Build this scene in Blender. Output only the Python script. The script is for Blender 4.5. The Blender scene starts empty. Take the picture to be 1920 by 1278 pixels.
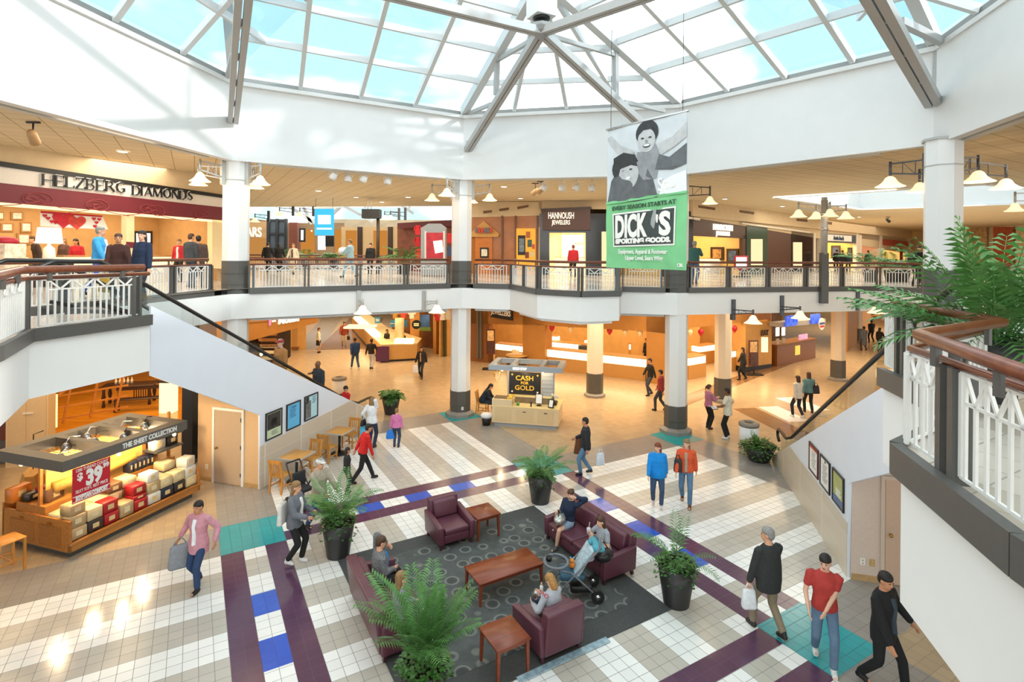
import bpy, math, random
from math import sin, cos, pi, radians
from mathutils import Vector, Matrix
from mathutils.geometry import tessellate_polygon
random.seed(7)
SC = bpy.context.scene
COL = SC.collection
# ---------------------------------------------------------------- camera
FPX, HORIZON, EYE, ROLL = 1022.5, 474.4, 6.4, radians(0.5)
cam = bpy.data.cameras.new('camera')
cam.sensor_fit = 'HORIZONTAL'; cam.sensor_width = 36.0
cam.lens = FPX / 1920 * 36.0
cam.shift_y = -(639 - HORIZON) / 1920
cam.clip_start = 0.05; cam.clip_end = 400
cam_o = bpy.data.objects.new('camera', cam); COL.objects.link(cam_o)
cam_o.matrix_world = Matrix.Translation((0, 0, EYE)) @ Matrix.Rotation(pi / 2, 4, 'X') @ Matrix.Rotation(ROLL, 4, 'Z')
SC.camera = cam_o
# ---------------------------------------------------------------- view, world and sun
SC.view_settings.view_transform = 'Standard'; SC.view_settings.look = 'None'
SC.view_settings.gamma = 1.0; SC.view_settings.use_curve_mapping = False
SC.view_settings.exposure = 0.45
try:
    SC.cycles.max_bounces = 7; SC.cycles.diffuse_bounces = 4; SC.cycles.glossy_bounces = 3
    SC.cycles.transmission_bounces = 4; SC.cycles.transparent_max_bounces = 10
    SC.cycles.caustics_reflective = False; SC.cycles.caustics_refractive = False
    SC.cycles.use_denoising = True
    SC.cycles.sample_clamp_indirect = 4.0
except Exception:
    pass
world = bpy.data.worlds.new('sky'); SC.world = world; world.use_nodes = True
wn = world.node_tree; wn.nodes.clear()
w_out = wn.nodes.new('ShaderNodeOutputWorld'); w_bg = wn.nodes.new('ShaderNodeBackground')
w_tc = wn.nodes.new('ShaderNodeTexCoord'); w_ns = wn.nodes.new('ShaderNodeTexNoise'); w_rp = wn.nodes.new('ShaderNodeValToRGB')
w_mp = wn.nodes.new('ShaderNodeMapping'); w_mp.inputs['Scale'].default_value = (1.0, 1.0, 2.2); w_mp.inputs['Location'].default_value = (1.7, 0.1, 0.3)
w_ns.inputs['Scale'].default_value = 1.9; w_ns.inputs['Detail'].default_value = 4.0; w_ns.inputs['Roughness'].default_value = 0.55
w_rp.color_ramp.elements[0].position = 0.44; w_rp.color_ramp.elements[0].color = (0.21, 0.315, 0.34, 1)
w_rp.color_ramp.elements[1].position = 0.6; w_rp.color_ramp.elements[1].color = (1.0, 0.99, 0.975, 1)
wn.links.new(w_tc.outputs['Generated'], w_mp.inputs['Vector']); wn.links.new(w_mp.outputs['Vector'], w_ns.inputs['Vector'])
wn.links.new(w_ns.outputs['Fac'], w_rp.inputs['Fac']); wn.links.new(w_rp.outputs['Color'], w_bg.inputs['Color'])
w_bg.inputs['Strength'].default_value = 2.7
wn.links.new(w_bg.outputs['Background'], w_out.inputs['Surface'])
sun = bpy.data.lights.new('sun', 'SUN'); sun.energy = 1.7; sun.angle = radians(3); sun.color = (1.0, 0.97, 0.92)
sun_o = bpy.data.objects.new('sun', sun); COL.objects.link(sun_o)
SUN_FROM = Vector((0.88, -0.30, 0.36))          # towards the sun
sun_o.rotation_euler = SUN_FROM.to_track_quat('Z', 'Y').to_euler()
sun_o.location = (20, -8, 30)


def area_light(loc, rot, sx, sy, power, color, name='ceiling_light_panel', spread=pi):  # overhead fill, added as a bare area light without a modelled fixture
    l = bpy.data.lights.new(name, 'AREA'); l.shape = 'RECTANGLE'; l.size = sx; l.size_y = sy
    l.energy = power * .85; l.color = color; l.spread = spread
    o = bpy.data.objects.new(name, l); COL.objects.link(o); o.location = loc; o.rotation_euler = rot
    return o


def point_light(loc, power, color, r=0.08, name='bulb_light'):
    l = bpy.data.lights.new(name, 'POINT'); l.energy = power * .85; l.color = color; l.shadow_soft_size = r
    o = bpy.data.objects.new(name, l); COL.objects.link(o); o.location = loc
    return o


# ---------------------------------------------------------------- pixel (1920x1278) to place
_c, _s = cos(ROLL), sin(ROLL)


def ray(x, y):
    a = (x - 960) / FPX; b = (HORIZON - y) / FPX
    return Vector((a * _c - b * _s, 1.0, a * _s + b * _c))


def P(x, y, z=0.0):
    """where the sight line of a photo pixel meets the level z"""
    d = ray(x, y); t = (z - EYE) / d.z
    return Vector((d.x * t, t, z))


def PY(x, y, Y):
    d = ray(x, y)
    return Vector((d.x * Y, Y, EYE + d.z * Y))


def PP(x, y, A, B):
    """... meets the upright plane through A and B (plan points)"""
    d = ray(x, y); ex, ey = B[0] - A[0], B[1] - A[1]
    t = (A[0] * -ey + ex * A[1]) / (d.x * -ey + ex * d.y)
    return Vector((d.x * t, t, EYE + d.z * t))


def PN(x, y, o, n):
    """... meets the plane through o with normal n"""
    d = ray(x, y); e = Vector((0, 0, EYE)); n = Vector(n)
    t = (Vector(o) - e).dot(n) / d.dot(n)
    return e + d * t


# ---------------------------------------------------------------- object helpers
def props(o, label=None, cat=None, group=None, kind=None):
    if label: o['label'] = label
    if cat: o['category'] = cat
    if group: o['group'] = group
    if kind: o['kind'] = kind
    return o


def empty(name, loc=(0, 0, 0), rz=0.0, label=None, cat=None, group=None):
    o = bpy.data.objects.new(name, None); COL.objects.link(o)
    o.location = loc; o.rotation_euler = (0, 0, rz); o.empty_display_size = 0.1
    return props(o, label, cat, group)


def copy_tree(o, loc=None, rz=None, label=None, group=None, parent=None):
    n = o.copy(); COL.objects.link(n)
    if parent is not None: n.parent = parent
    if loc is not None: n.location = loc
    if rz is not None: n.rotation_euler = (0, 0, rz)
    if label: n['label'] = label
    if group: n['group'] = group
    for ch in list(o.children): copy_tree(ch, parent=n)
    return n


class MB:
    """collects shapes into one mesh"""

    def __init__(self): self.v = []; self.f = []; self.m = []; self.sm = []; self.cur = 0

    def add(self, vs, fs, smooth=False):
        b = len(self.v); self.v += [tuple(p) for p in vs]
        for f in fs: self.f.append([i + b for i in f]); self.m.append(self.cur); self.sm.append(smooth)

    def box(self, x0, x1, y0, y1, z0, z1):
        self.add([(x0, y0, z0), (x1, y0, z0), (x1, y1, z0), (x0, y1, z0), (x0, y0, z1), (x1, y0, z1), (x1, y1, z1), (x0, y1, z1)],
                 [(0, 3, 2, 1), (4, 5, 6, 7), (0, 1, 5, 4), (1, 2, 6, 5), (2, 3, 7, 6), (3, 0, 4, 7)])

    def obox(self, c, sx, sy, sz, R=None):
        R = R or Matrix.Identity(3); c = Vector(c)
        vs = [c + R @ Vector((x * sx / 2, y * sy / 2, z * sz / 2)) for x, y, z in
              ((-1, -1, -1), (1, -1, -1), (1, 1, -1), (-1, 1, -1), (-1, -1, 1), (1, -1, 1), (1, 1, 1), (-1, 1, 1))]
        self.add(vs, [(0, 3, 2, 1), (4, 5, 6, 7), (0, 1, 5, 4), (1, 2, 6, 5), (2, 3, 7, 6), (3, 0, 4, 7)])

    def bbox(self, x0, x1, y0, y1, z0, z1, r=0.02, n=2):
        """box with rounded edges"""
        import bmesh
        bm = bmesh.new(); bmesh.ops.create_cube(bm, size=1.0)
        for v in bm.verts: v.co = Vector(((x0 + x1) / 2 + v.co.x * (x1 - x0), (y0 + y1) / 2 + v.co.y * (y1 - y0), (z0 + z1) / 2 + v.co.z * (z1 - z0)))
        r = min(r, (x1 - x0) * .49, (y1 - y0) * .49, (z1 - z0) * .49)
        bmesh.ops.bevel(bm, geom=list(bm.edges), offset=r, segments=n, affect='EDGES', profile=0.5)
        bm.verts.index_update()
        self.add([v.co.copy() for v in bm.verts], [[v.index for v in f.verts] for f in bm.faces], True); bm.free()

    def beam(self, a, b, w, h, up=(0, 0, 1), off=(0, 0)):
        """bar from a to b, w wide and h high, shifted sideways/up by off"""
        a, b = Vector(a), Vector(b); d = (b - a); L = d.length
        if L < 1e-6: return
        d /= L; u = Vector(up); x = d.cross(u)
        if x.length < 1e-5: x = d.cross(Vector((0, 1, 0)))
        x.normalize(); z = x.cross(d)
        o = x * off[0] + z * off[1]
        vs = []
        for p in (a, b):
            for sx, sz in ((-1, -1), (1, -1), (1, 1), (-1, 1)): vs.append(p + o + x * sx * w / 2 + z * sz * h / 2)
        self.add(vs, [(3, 2, 1, 0), (4, 5, 6, 7), (0, 1, 5, 4), (1, 2, 6, 5), (2, 3, 7, 6), (3, 0, 4, 7)])

    def prism(self, poly, z0, z1):
        n = len(poly); vs = [(p[0], p[1], z0) for p in poly] + [(p[0], p[1], z1) for p in poly]
        self.add(vs, [list(range(n))[::-1], list(range(n, 2 * n))] + [(i, (i + 1) % n, n + (i + 1) % n, n + i) for i in range(n)])

    def slab(self, poly, d):
        """planar polygon extruded by vector d"""
        n = len(poly); d = Vector(d); vs = [Vector(p) for p in poly] + [Vector(p) + d for p in poly]
        self.add(vs, [list(range(n))[::-1], list(range(n, 2 * n))] + [(i, (i + 1) % n, n + (i + 1) % n, n + i) for i in range(n)])

    def poly(self, pts, rev=False):
        self.add(pts, [list(range(len(pts)))[::-1] if rev else list(range(len(pts)))])

    def holed(self, outer, holes, z, flip=False):
        loops = [[Vector((p[0], p[1], z)) for p in outer]] + [[Vector((p[0], p[1], z)) for p in h] for h in holes]
        flat = [p for l in loops for p in l]
        for t in tessellate_polygon(loops):
            a, b, c = [flat[i] for i in t]
            up = (b - a).cross(c - a).z > 0
            self.add([a, b, c], [(0, 1, 2) if up != flip else (0, 2, 1)])

    def tube(self, pts, r, n=8, cap=True, smooth=True):
        pts = [Vector(p) for p in pts]; N = len(pts)
        rs = r if isinstance(r, (list, tuple)) else [r] * N
        t0 = (pts[1] - pts[0]).normalized()
        ref = Vector((0, 0, 1)) if abs(t0.z) < .9 else Vector((0, 1, 0))
        x = t0.cross(ref).normalized(); rings = []; vs = []
        for i, p in enumerate(pts):
            t = ((pts[min(i + 1, N - 1)] - pts[max(i - 1, 0)])).normalized()
            x = (x - t * x.dot(t)).normalized(); y = t.cross(x)
            rings.append([len(vs) + k for k in range(n)])
            for k in range(n): vs.append(p + (x * cos(2 * pi * k / n) + y * sin(2 * pi * k / n)) * rs[i])
        fs = []
        for a, b in zip(rings, rings[1:]):
            for k in range(n): fs.append((a[k], a[(k + 1) % n], b[(k + 1) % n], b[k]))
        if cap: fs.append(rings[0][::-1]); fs.append(rings[-1])
        self.add(vs, fs, smooth)

    def lathe(self, prof, n=20, c=(0, 0, 0), smooth=True, cap=True, sq=1.0, rot=0.0):
        """profile [(r, z)] turned about the upright axis through c"""
        vs = []; fs = []
        for r, z in prof:
            for k in range(n):
                a = 2 * pi * k / n + rot
                vs.append((c[0] + r * cos(a), c[1] + r * sin(a) * sq, c[2] + z))
        for i in range(len(prof) - 1):
            for k in range(n): fs.append((i * n + k, i * n + (k + 1) % n, (i + 1) * n + (k + 1) % n, (i + 1) * n + k))
        if cap:
            fs.append(list(range(n))[::-1]); fs.append([(len(prof) - 1) * n + k for k in range(n)])
        self.add(vs, fs, smooth)

    def ball(self, c, rx, ry=None, rz=None, n=10, m=7, R=None):
        ry = ry or rx; rz = rz or rx; c = Vector(c); vs = [c + (R @ Vector((0, 0, -rz)) if R else Vector((0, 0, -rz)))]; fs = []
        for i in range(1, m):
            a = -pi / 2 + pi * i / m
            for k in range(n):
                p = Vector((rx * cos(a) * cos(2 * pi * k / n), ry * cos(a) * sin(2 * pi * k / n), rz * sin(a)))
                vs.append(c + (R @ p if R else p))
        vs.append(c + (R @ Vector((0, 0, rz)) if R else Vector((0, 0, rz))))
        for k in range(n): fs.append((0, 1 + (k + 1) % n, 1 + k))
        for i in range(m - 2):
            for k in range(n): fs.append((1 + i * n + k, 1 + i * n + (k + 1) % n, 1 + (i + 1) * n + (k + 1) % n, 1 + (i + 1) * n + k))
        e = len(vs) - 1; b = 1 + (m - 2) * n
        for k in range(n): fs.append((b + k, b + (k + 1) % n, e))
        self.add(vs, fs, True)

    def xf(self, M):
        self.v = [tuple(M @ Vector(p)) for p in self.v]; return self

    def build(self, name, mats, parent=None, **kw):
        me = bpy.data.meshes.new(name); me.from_pydata(self.v, [], self.f)
        for m in (mats if isinstance(mats, (list, tuple)) else [mats]): me.materials.append(m)
        me.polygons.foreach_set('material_index', self.m); me.polygons.foreach_set('use_smooth', self.sm)
        me.update()
        o = bpy.data.objects.new(name, me); COL.objects.link(o)
        if parent is not None:
            o.parent = parent
            if kw.pop('world', False):      # built in world coordinates
                o.matrix_parent_inverse = parent_matrix(parent).inverted()
        return props(o, **kw)


def parent_matrix(o):
    M = Matrix.Translation(o.location) @ o.rotation_euler.to_matrix().to_4x4()
    return parent_matrix(o.parent) @ M if o.parent else M


def rotz(a): return Matrix.Rotation(a, 3, 'Z')


def frame(loc, rz): return Matrix.Translation(loc) @ Matrix.Rotation(rz, 4, 'Z')


def text_mesh(body, size, depth=0.01, bold=0.0, sx=1.0, align='CENTER', spacing=1.0, res=3):
    cu = bpy.data.curves.new('lettering', 'FONT'); cu.body = body; cu.size = size; cu.extrude = depth
    cu.offset = bold; cu.align_x = align; cu.align_y = 'CENTER'; cu.space_character = spacing; cu.resolution_u = res
    o = bpy.data.objects.new('lettering', cu); COL.objects.link(o)
    dg = bpy.context.evaluated_depsgraph_get()
    me = bpy.data.meshes.new_from_object(o.evaluated_get(dg))
    bpy.data.objects.remove(o); bpy.data.curves.remove(cu)
    if sx != 1.0:
        for v in me.vertices: v.co.x *= sx
    return me


TEXTS = []


def sign_text(body, size, o, ex, n, mat, parent=None, name='lettering', depth=0.01, bold=0.0, sx=1.0, align='CENTER', spacing=1.0, width=None, skew=0.0):
    """lettering on a surface: origin o, reading direction ex, facing n"""
    TEXTS.append((body, size, Vector(o), Vector(ex).normalized(), Vector(n).normalized(), mat, parent, name, depth, bold, sx, align, spacing, width, skew))


def flush_texts():
    for (body, size, o, ex, n, mat, parent, name, depth, bold, sx, align, spacing, width, skew) in TEXTS:
        me = text_mesh(body, size, depth, bold, sx, align, spacing)
        if len(me.vertices) == 0: continue
        if width:
            xs = [v.co.x for v in me.vertices]; k = width / (max(xs) - min(xs))
            for v in me.vertices: v.co.x *= k
        if skew:
            for v in me.vertices: v.co.y += v.co.x * skew
        ey = n.cross(ex).normalized(); nn = ex.cross(ey)
        M = Matrix(((ex.x, ey.x, nn.x, o.x), (ex.y, ey.y, nn.y, o.y), (ex.z, ey.z, nn.z, o.z), (0, 0, 0, 1)))
        me.transform(M); me.materials.clear(); me.materials.append(mat)
        ob = bpy.data.objects.new(name, me); COL.objects.link(ob)
        if parent is not None:
            ob.parent = parent; ob.matrix_parent_inverse = parent_matrix(parent).inverted()
    TEXTS.clear()
# ---------------------------------------------------------------- materials (all procedural)
def lin(h):
    h = h.lstrip('#'); r = []
    for i in (0, 2, 4):
        c = int(h[i:i + 2], 16) / 255
        r.append(c / 12.92 if c <= .04045 else ((c + .055) / 1.055) ** 2.4)
    return tuple(r) + (1.0,)


_mc = {}


def M(name, hexcol, rough=0.5, metal=0.0, var=0.06, scale=18.0, spec=0.5, bump=0.0, emit=None, estr=0.0, alpha=1.0, trans=0.0):
    if name in _mc: return _mc[name]
    m = bpy.data.materials.new(name); m.use_nodes = True; nt = m.node_tree; b = nt.nodes['Principled BSDF']
    col = lin(hexcol)
    b.inputs['Roughness'].default_value = rough; b.inputs['Metallic'].default_value = metal
    b.inputs['Specular IOR Level'].default_value = spec
    tc = nt.nodes.new('ShaderNodeTexCoord'); ns = nt.nodes.new('ShaderNodeTexNoise')
    ns.inputs['Scale'].default_value = scale; ns.inputs['Detail'].default_value = 3
    nt.links.new(tc.outputs['Object'], ns.inputs['Vector'])
    if var > 0:
        rp = nt.nodes.new('ShaderNodeValToRGB')
        rp.color_ramp.elements[0].position = .3; rp.color_ramp.elements[1].position = .7
        rp.color_ramp.elements[0].color = tuple(c * (1 - var) for c in col[:3]) + (1,)
        rp.color_ramp.elements[1].color = tuple(min(1, c * (1 + var)) for c in col[:3]) + (1,)
        nt.links.new(ns.outputs['Fac'], rp.inputs['Fac']); nt.links.new(rp.outputs['Color'], b.inputs['Base Color'])
    else:
        b.inputs['Base Color'].default_value = col
    if bump > 0:
        bp = nt.nodes.new('ShaderNodeBump'); bp.inputs['Strength'].default_value = bump; bp.inputs['Distance'].default_value = .01
        nt.links.new(ns.outputs['Fac'], bp.inputs['Height']); nt.links.new(bp.outputs['Normal'], b.inputs['Normal'])
    if emit:
        b.inputs['Emission Color'].default_value = lin(emit); b.inputs['Emission Strength'].default_value = estr
    if trans > 0: b.inputs['Transmission Weight'].default_value = trans
    if alpha < 1: b.inputs['Alpha'].default_value = alpha
    _mc[name] = m
    return m


def glass(name, tint='#ffffff', refl=0.08, rough=0.0):
    """thin pane: mostly clear, a little mirror"""
    if name in _mc: return _mc[name]
    m = bpy.data.materials.new(name); m.use_nodes = True; nt = m.node_tree; nt.nodes.clear()
    o = nt.nodes.new('ShaderNodeOutputMaterial'); mx = nt.nodes.new('ShaderNodeMixShader')
    t = nt.nodes.new('ShaderNodeBsdfTransparent'); g = nt.nodes.new('ShaderNodeBsdfGlossy')
    lw = nt.nodes.new('ShaderNodeLayerWeight'); mt = nt.nodes.new('ShaderNodeMath'); mt.operation = 'MULTIPLY'
    lw.inputs['Blend'].default_value = .35; mt.inputs[1].default_value = refl * 4
    t.inputs['Color'].default_value = lin(tint); g.inputs['Roughness'].default_value = rough
    nt.links.new(lw.outputs['Fresnel'], mt.inputs[0]); nt.links.new(mt.outputs[0], mx.inputs['Fac'])
    nt.links.new(t.outputs[0], mx.inputs[1]); nt.links.new(g.outputs[0], mx.inputs[2]); nt.links.new(mx.outputs[0], o.inputs['Surface'])
    _mc[name] = m
    return m


def wood(name, c1, c2, rough=0.4, scale=3.0, axis=0):
    if name in _mc: return _mc[name]
    m = bpy.data.materials.new(name); m.use_nodes = True; nt = m.node_tree; b = nt.nodes['Principled BSDF']
    b.inputs['Roughness'].default_value = rough
    tc = nt.nodes.new('ShaderNodeTexCoord'); mp = nt.nodes.new('ShaderNodeMapping'); ns = nt.nodes.new('ShaderNodeTexNoise'); rp = nt.nodes.new('ShaderNodeValToRGB')
    sc = [scale * 8] * 3; sc[axis] = scale * .6; mp.inputs['Scale'].default_value = sc
    ns.inputs['Scale'].default_value = 1.0; ns.inputs['Detail'].default_value = 5; ns.inputs['Distortion'].default_value = .5
    rp.color_ramp.elements[0].position = .3; rp.color_ramp.elements[1].position = .7
    rp.color_ramp.elements[0].color = lin(c1); rp.color_ramp.elements[1].color = lin(c2)
    nt.links.new(tc.outputs['Object'], mp.inputs['Vector']); nt.links.new(mp.outputs['Vector'], ns.inputs['Vector'])
    nt.links.new(ns.outputs['Fac'], rp.inputs['Fac']); nt.links.new(rp.outputs['Color'], b.inputs['Base Color'])
    _mc[name] = m
    return m


TILE = 0.2105
GRID = radians(30.3)       # the tile grid against the view


def tile_mat(name, c1, c2=None, period=6, axis=0, phase=0, size=TILE, rot=GRID, rough=0.22, grout='#7d7670', gw=0.035, var=0.05, bands=None):
    """ceramic tiles on the plaza grid; c1/c2 alternate in bands 'period/2' tiles wide along one axis"""
    if name in _mc: return _mc[name]
    m = bpy.data.materials.new(name); m.use_nodes = True; nt = m.node_tree; b = nt.nodes['Principled BSDF']; N = nt.nodes.new; Lk = nt.links.new
    b.inputs['Roughness'].default_value = rough
    ge = N('ShaderNodeNewGeometry'); mp = N('ShaderNodeMapping'); mp.vector_type = 'TEXTURE'
    mp.inputs['Rotation'].default_value = (0, 0, rot); mp.inputs['Scale'].default_value = (size, size, size)
    Lk(ge.outputs['Position'], mp.inputs['Vector'])
    sp = N('ShaderNodeSeparateXYZ'); Lk(mp.outputs['Vector'], sp.inputs[0])

    def math_(op, a, bb=None):
        n = N('ShaderNodeMath'); n.operation = op
        for i, x in enumerate((a, bb)):
            if x is None: continue
            if isinstance(x, (int, float)): n.inputs[i].default_value = x
            else: Lk(x, n.inputs[i])
        return n.outputs[0]
    fx = math_('FRACT', sp.outputs[0]); fy = math_('FRACT', sp.outputs[1])
    g = math_('MAXIMUM', math_('LESS_THAN', fx, gw), math_('LESS_THAN', fy, gw))
    cb = N('ShaderNodeCombineXYZ'); Lk(math_('FLOOR', sp.outputs[0]), cb.inputs[0]); Lk(math_('FLOOR', sp.outputs[1]), cb.inputs[1])
    wn_ = N('ShaderNodeTexWhiteNoise'); wn_.noise_dimensions = '2D'; Lk(cb.outputs[0], wn_.inputs['Vector'])
    if c2:
        a = math_('FLOOR', math_('ADD', sp.outputs[axis], phase)); t = math_('MODULO', math_('ADD', a, 6000), period)
        st = math_('LESS_THAN', t, period / 2)
        mx = N('ShaderNodeMix'); mx.data_type = 'RGBA'; Lk(st, mx.inputs['Factor']); mx.inputs['A'].default_value = lin(c1); mx.inputs['B'].default_value = lin(c2)
        base = mx.outputs['Result']
    else:
        rg = N('ShaderNodeRGB'); rg.outputs[0].default_value = lin(c1); base = rg.outputs[0]
    hv = N('ShaderNodeHueSaturation'); Lk(base, hv.inputs['Color'])
    Lk(math_('ADD', math_('MULTIPLY', wn_.outputs['Value'], var * 2), 1 - var), hv.inputs['Value'])
    m2 = N('ShaderNodeMix'); m2.data_type = 'RGBA'; Lk(g, m2.inputs['Factor']); Lk(hv.outputs['Color'], m2.inputs['A']); m2.inputs['B'].default_value = lin(grout)
    Lk(m2.outputs['Result'], b.inputs['Base Color'])
    Lk(math_('ADD', math_('MULTIPLY', g, .5), rough), b.inputs['Roughness'])
    _mc[name] = m
    return m


def emis(name, hexcol, strength):
    if name in _mc: return _mc[name]
    m = bpy.data.materials.new(name); m.use_nodes = True; nt = m.node_tree; nt.nodes.clear()
    o = nt.nodes.new('ShaderNodeOutputMaterial'); e = nt.nodes.new('ShaderNodeEmission')
    e.inputs['Color'].default_value = lin(hexcol); e.inputs['Strength'].default_value = strength
    nt.links.new(e.outputs[0], o.inputs['Surface']); _mc[name] = m
    return m


WHITE = M('white_paint', '#e6e5e3', .55, var=.015, scale=2)
WHITE_STEEL = M('white_steel', '#e2e0dd', .4, var=.02)
GREY_STEEL = M('grey_steel', '#b3b1ae', .45, var=.03)
RAIL_GREY = M('rail_grey', '#54524f', .42, var=.05)
RAIL_WOOD = wood('rail_wood', '#63301c', '#7f4428', .28, 2.0, 0)
BALUSTER = M('baluster_white', '#dedcd8', .4, var=.02)
COL_DARK = M('column_dark', '#55534f', .5, var=.06)
COL_PLINTH = M('column_plinth', '#8d8882', .5, var=.06)
BEIGE = M('beige_wall', '#d9c7ab', .7, var=.03, scale=4)
TAN = M('tan_wall', '#a9763c', .65, var=.05, scale=5)
TAN_D = M('tan_wall_deep', '#8a5a2a', .65, var=.06, scale=5)
BLACK = M('black_plastic', '#161514', .45, var=.1)
BLACKGLOSS = M('black_gloss', '#1c1c1e', .12, var=.05)
CHROME = M('chrome', '#cfd0d2', .18, 1.0, var=.0)
BRASS = M('brass', '#b8863c', .25, 1.0, var=.05)
PAPER = M('paper_white', '#efece6', .6, var=.02)
GOLD_LIT = emis('gold_lit', '#ffcf7a', 1.1)
LIT_WHITE = emis('lit_white', '#fff6e2', 1.6)
LIT_WARM = emis('lit_warm', '#ffdca0', 1.5)
LIT_SIGN = emis('lit_sign', '#fff0d2', 1.25)
GLASS_ROOF = glass('roof_glass', '#f4fbff', .02)
GLASS_CLEAR = glass('clear_glass', '#f2f6f6', .05)
# ---------------------------------------------------------------- the place: levels and plan
ZU = 5.2            # upper floor
ZB = 5.04           # lower edge of the railing beam
ZS = 4.26           # underside of the slab edge
ZC = 9.22           # lower edge of the upper fascia
ZT = 11.62          # upper edge of the fascia, skylight curb
ZCEIL = 9.36        # upper ceiling
CL = Vector((-8.86, 17.5, 0)); CC1 = Vector((-2.0, 21.55, 0)); CC2 = Vector((5.97, 19.72, 0)); CR = Vector((10.62, 13.45, 0))
VL, VC1, VC2, VR = (-8.76, 17.03), (-1.91, 21.07), (5.86, 19.3), (10.6, 13.75)
VL2, VR2 = (-10.0, 8.6), (8.9, 6.6)
eB = Vector((cos(GRID), sin(GRID), 0)); eA = Vector((-sin(GRID), cos(GRID), 0)); UV = 0.2105


def G(u, v, z=0.0): return eB * (u * UV) + eA * (v * UV) + Vector((0, 0, z))


def up2(p, z): return Vector((p[0], p[1], z))


# ---- lower floor: one mesh, each tile field lies flush in it
TU, TV = 1.0145, 1.04
# per-field materials on the plaza grid


def plaza_mat(name, c1, c2=None, axis=0, rough=0.16, **k):
    m = tile_mat(name, c1, c2, 6, axis, {0: 1, 1: 1}[axis], rough=rough, **k)
    for n in m.node_tree.nodes:
        if n.type == 'MAPPING':
            n.inputs['Location'].default_value = eB * (8.65 * UV) + eA * (28.1 * UV)
            n.inputs['Scale'].default_value = (TU * UV, TV * UV, 1)
    return m


W_T, G_T = '#f3f0eb', '#c3bbaf'
F_U = plaza_mat('tiles_striped_across', G_T, W_T, 0)
F_V = plaza_mat('tiles_striped_along', G_T, W_T, 1)
F_W = plaza_mat('tiles_white', W_T); F_G = plaza_mat('tiles_light_grey', G_T)
F_P = plaza_mat('tiles_purple', '#5b3d55', var=.06, grout='#573a52'); F_TE = plaza_mat('tiles_teal', '#2ba0a6', var=.05, grout='#1d6a72')
F_BL = plaza_mat('tiles_blue', '#2f5bc2', var=.05, grout='#2448a0'); F_GR = plaza_mat('tiles_mid_grey', '#9a938c', var=.04, grout='#6c665f')
F_BE = plaza_mat('tiles_beige', '#b6a082', var=.07, grout='#8c7a64', rough=.2)
F_BR = plaza_mat('tiles_brown', '#8a6a4c', var=.06, grout='#5c4632')
FM = [F_BE, F_U, F_V, F_W, F_G, F_P, F_TE, F_BL, F_GR, F_BR]
fl = MB(); fl.holed([(-40, -6), (60, -6), (60, 72), (-40, 72)], [], 0.0)
lev = [0]


def field(mi, u0, u1, v0, v1):
    lev[0] += 1; z = 0.0004 + lev[0] * 0.00004
    fl.cur = mi; fl.poly([G(u0, v0, z), G(u1, v0, z), G(u1, v1, z), G(u0, v1, z)])


field(8, 2.6, 46.5, 61.5, 96.3); field(8, 40.1, 72.7, 22, 67.5); field(8, -40, 8.6, 22, 67.9); field(8, 2.6, 46.5, -8, 28)
field(1, 8.65, 40.1, 67.5, 89.9); field(1, 8.65, 40.1, 28.1, 61.4); field(1, 8.65, 40.1, 0, 22)
field(2, 46.2, 66.8, 28.1, 61.4); field(2, -23, 2.6, 28.1, 61.4)
vs_ = [61.4, 59.35, 56.2, 53.0, 49.75, 46.5, 42.9, 39.7, 36.5, 33.3, 30.15, 28.1]
for q in (((8.65, 28.1), (12.5, 33.3), (12.5, 55.25), (8.65, 61.4)), ((40.1, 28.1), (40.1, 61.4), (35.6, 55.25), (35.6, 33.3))):
    lev[0] += 1; fl.cur = 2; z = .0004 + lev[0] * .00004
    pts = [G(a, b, z) for a, b in q]; fl.poly(pts, (pts[1] - pts[0]).cross(pts[2] - pts[0]).z < 0)
for u0, u1 in ((2.6, 8.65), (40.1, 46.2)):          # purple double bands with white, grey and blue blocks between
    field(5, u0, u1, 28.1, 61.4)
    m = (u0 + u1) / 2
    for i, (a, b) in enumerate(zip(vs_, vs_[1:])): field([3, 4, 3, 7, 3, 7, 3, 7, 3, 4, 3][i], m - 1.03, m + 1.0, b, a)
us_ = [8.65, 10.7, 13.75, 16.85, 19.9, 22.95, 25.95, 28.95, 32.0, 35.05, 38.1, 40.1]
for v0, v1 in ((61.4, 67.5), (22.0, 28.1)):
    field(5, 8.65, 40.1, v0, v1); m = (v0 + v1) / 2
    for i, (a, b) in enumerate(zip(us_, us_[1:])): field([3, 4, 3, 7, 3, 7, 3, 7, 3, 4, 3][i], a, b, m - 1.02, m + 1.02)
for u, v in ((2.6, 61.4), (40.1, 61.4), (40.1, 22.0), (2.6, 22.0)): field(6, u, u + 6.1, v, v + 6.4)
for u, v in ((40.3, 89.9), (66.8, 61.4), (2.4, 89.9)): field(6, u, u + 6.1, v, v + 6.3)
# corridor patterns: brown bands with cream diamonds
for (a, b, w) in (((1260, 760), (1500, 668), .45), ((1395, 765), (1540, 835), .5), ((1470, 640), (1600, 628), .5)):
    p, q = P(*a), P(*b); d = (q - p).normalized(); n = Vector((-d.y, d.x, 0)) * w; lev[0] += 1; z = Vector((0, 0, .0004 + lev[0] * .00004))
    fl.cur = 9; fl.poly([p - n + z, q - n + z, q + n + z, p + n + z])
for k, (a, b) in enumerate((((1440, 762), (1500, 790)), ((1470, 745), (1540, 770)))):
    p, q = P(*a), P(*b); d = (q - p).normalized(); n = Vector((-d.y, d.x, 0)) * .45; lev[0] += 1; z = Vector((0, 0, .0004 + lev[0] * .00004))
    fl.cur = 3; fl.poly([p - n + z, q - n + z, q + n + z, p + n + z])
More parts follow.
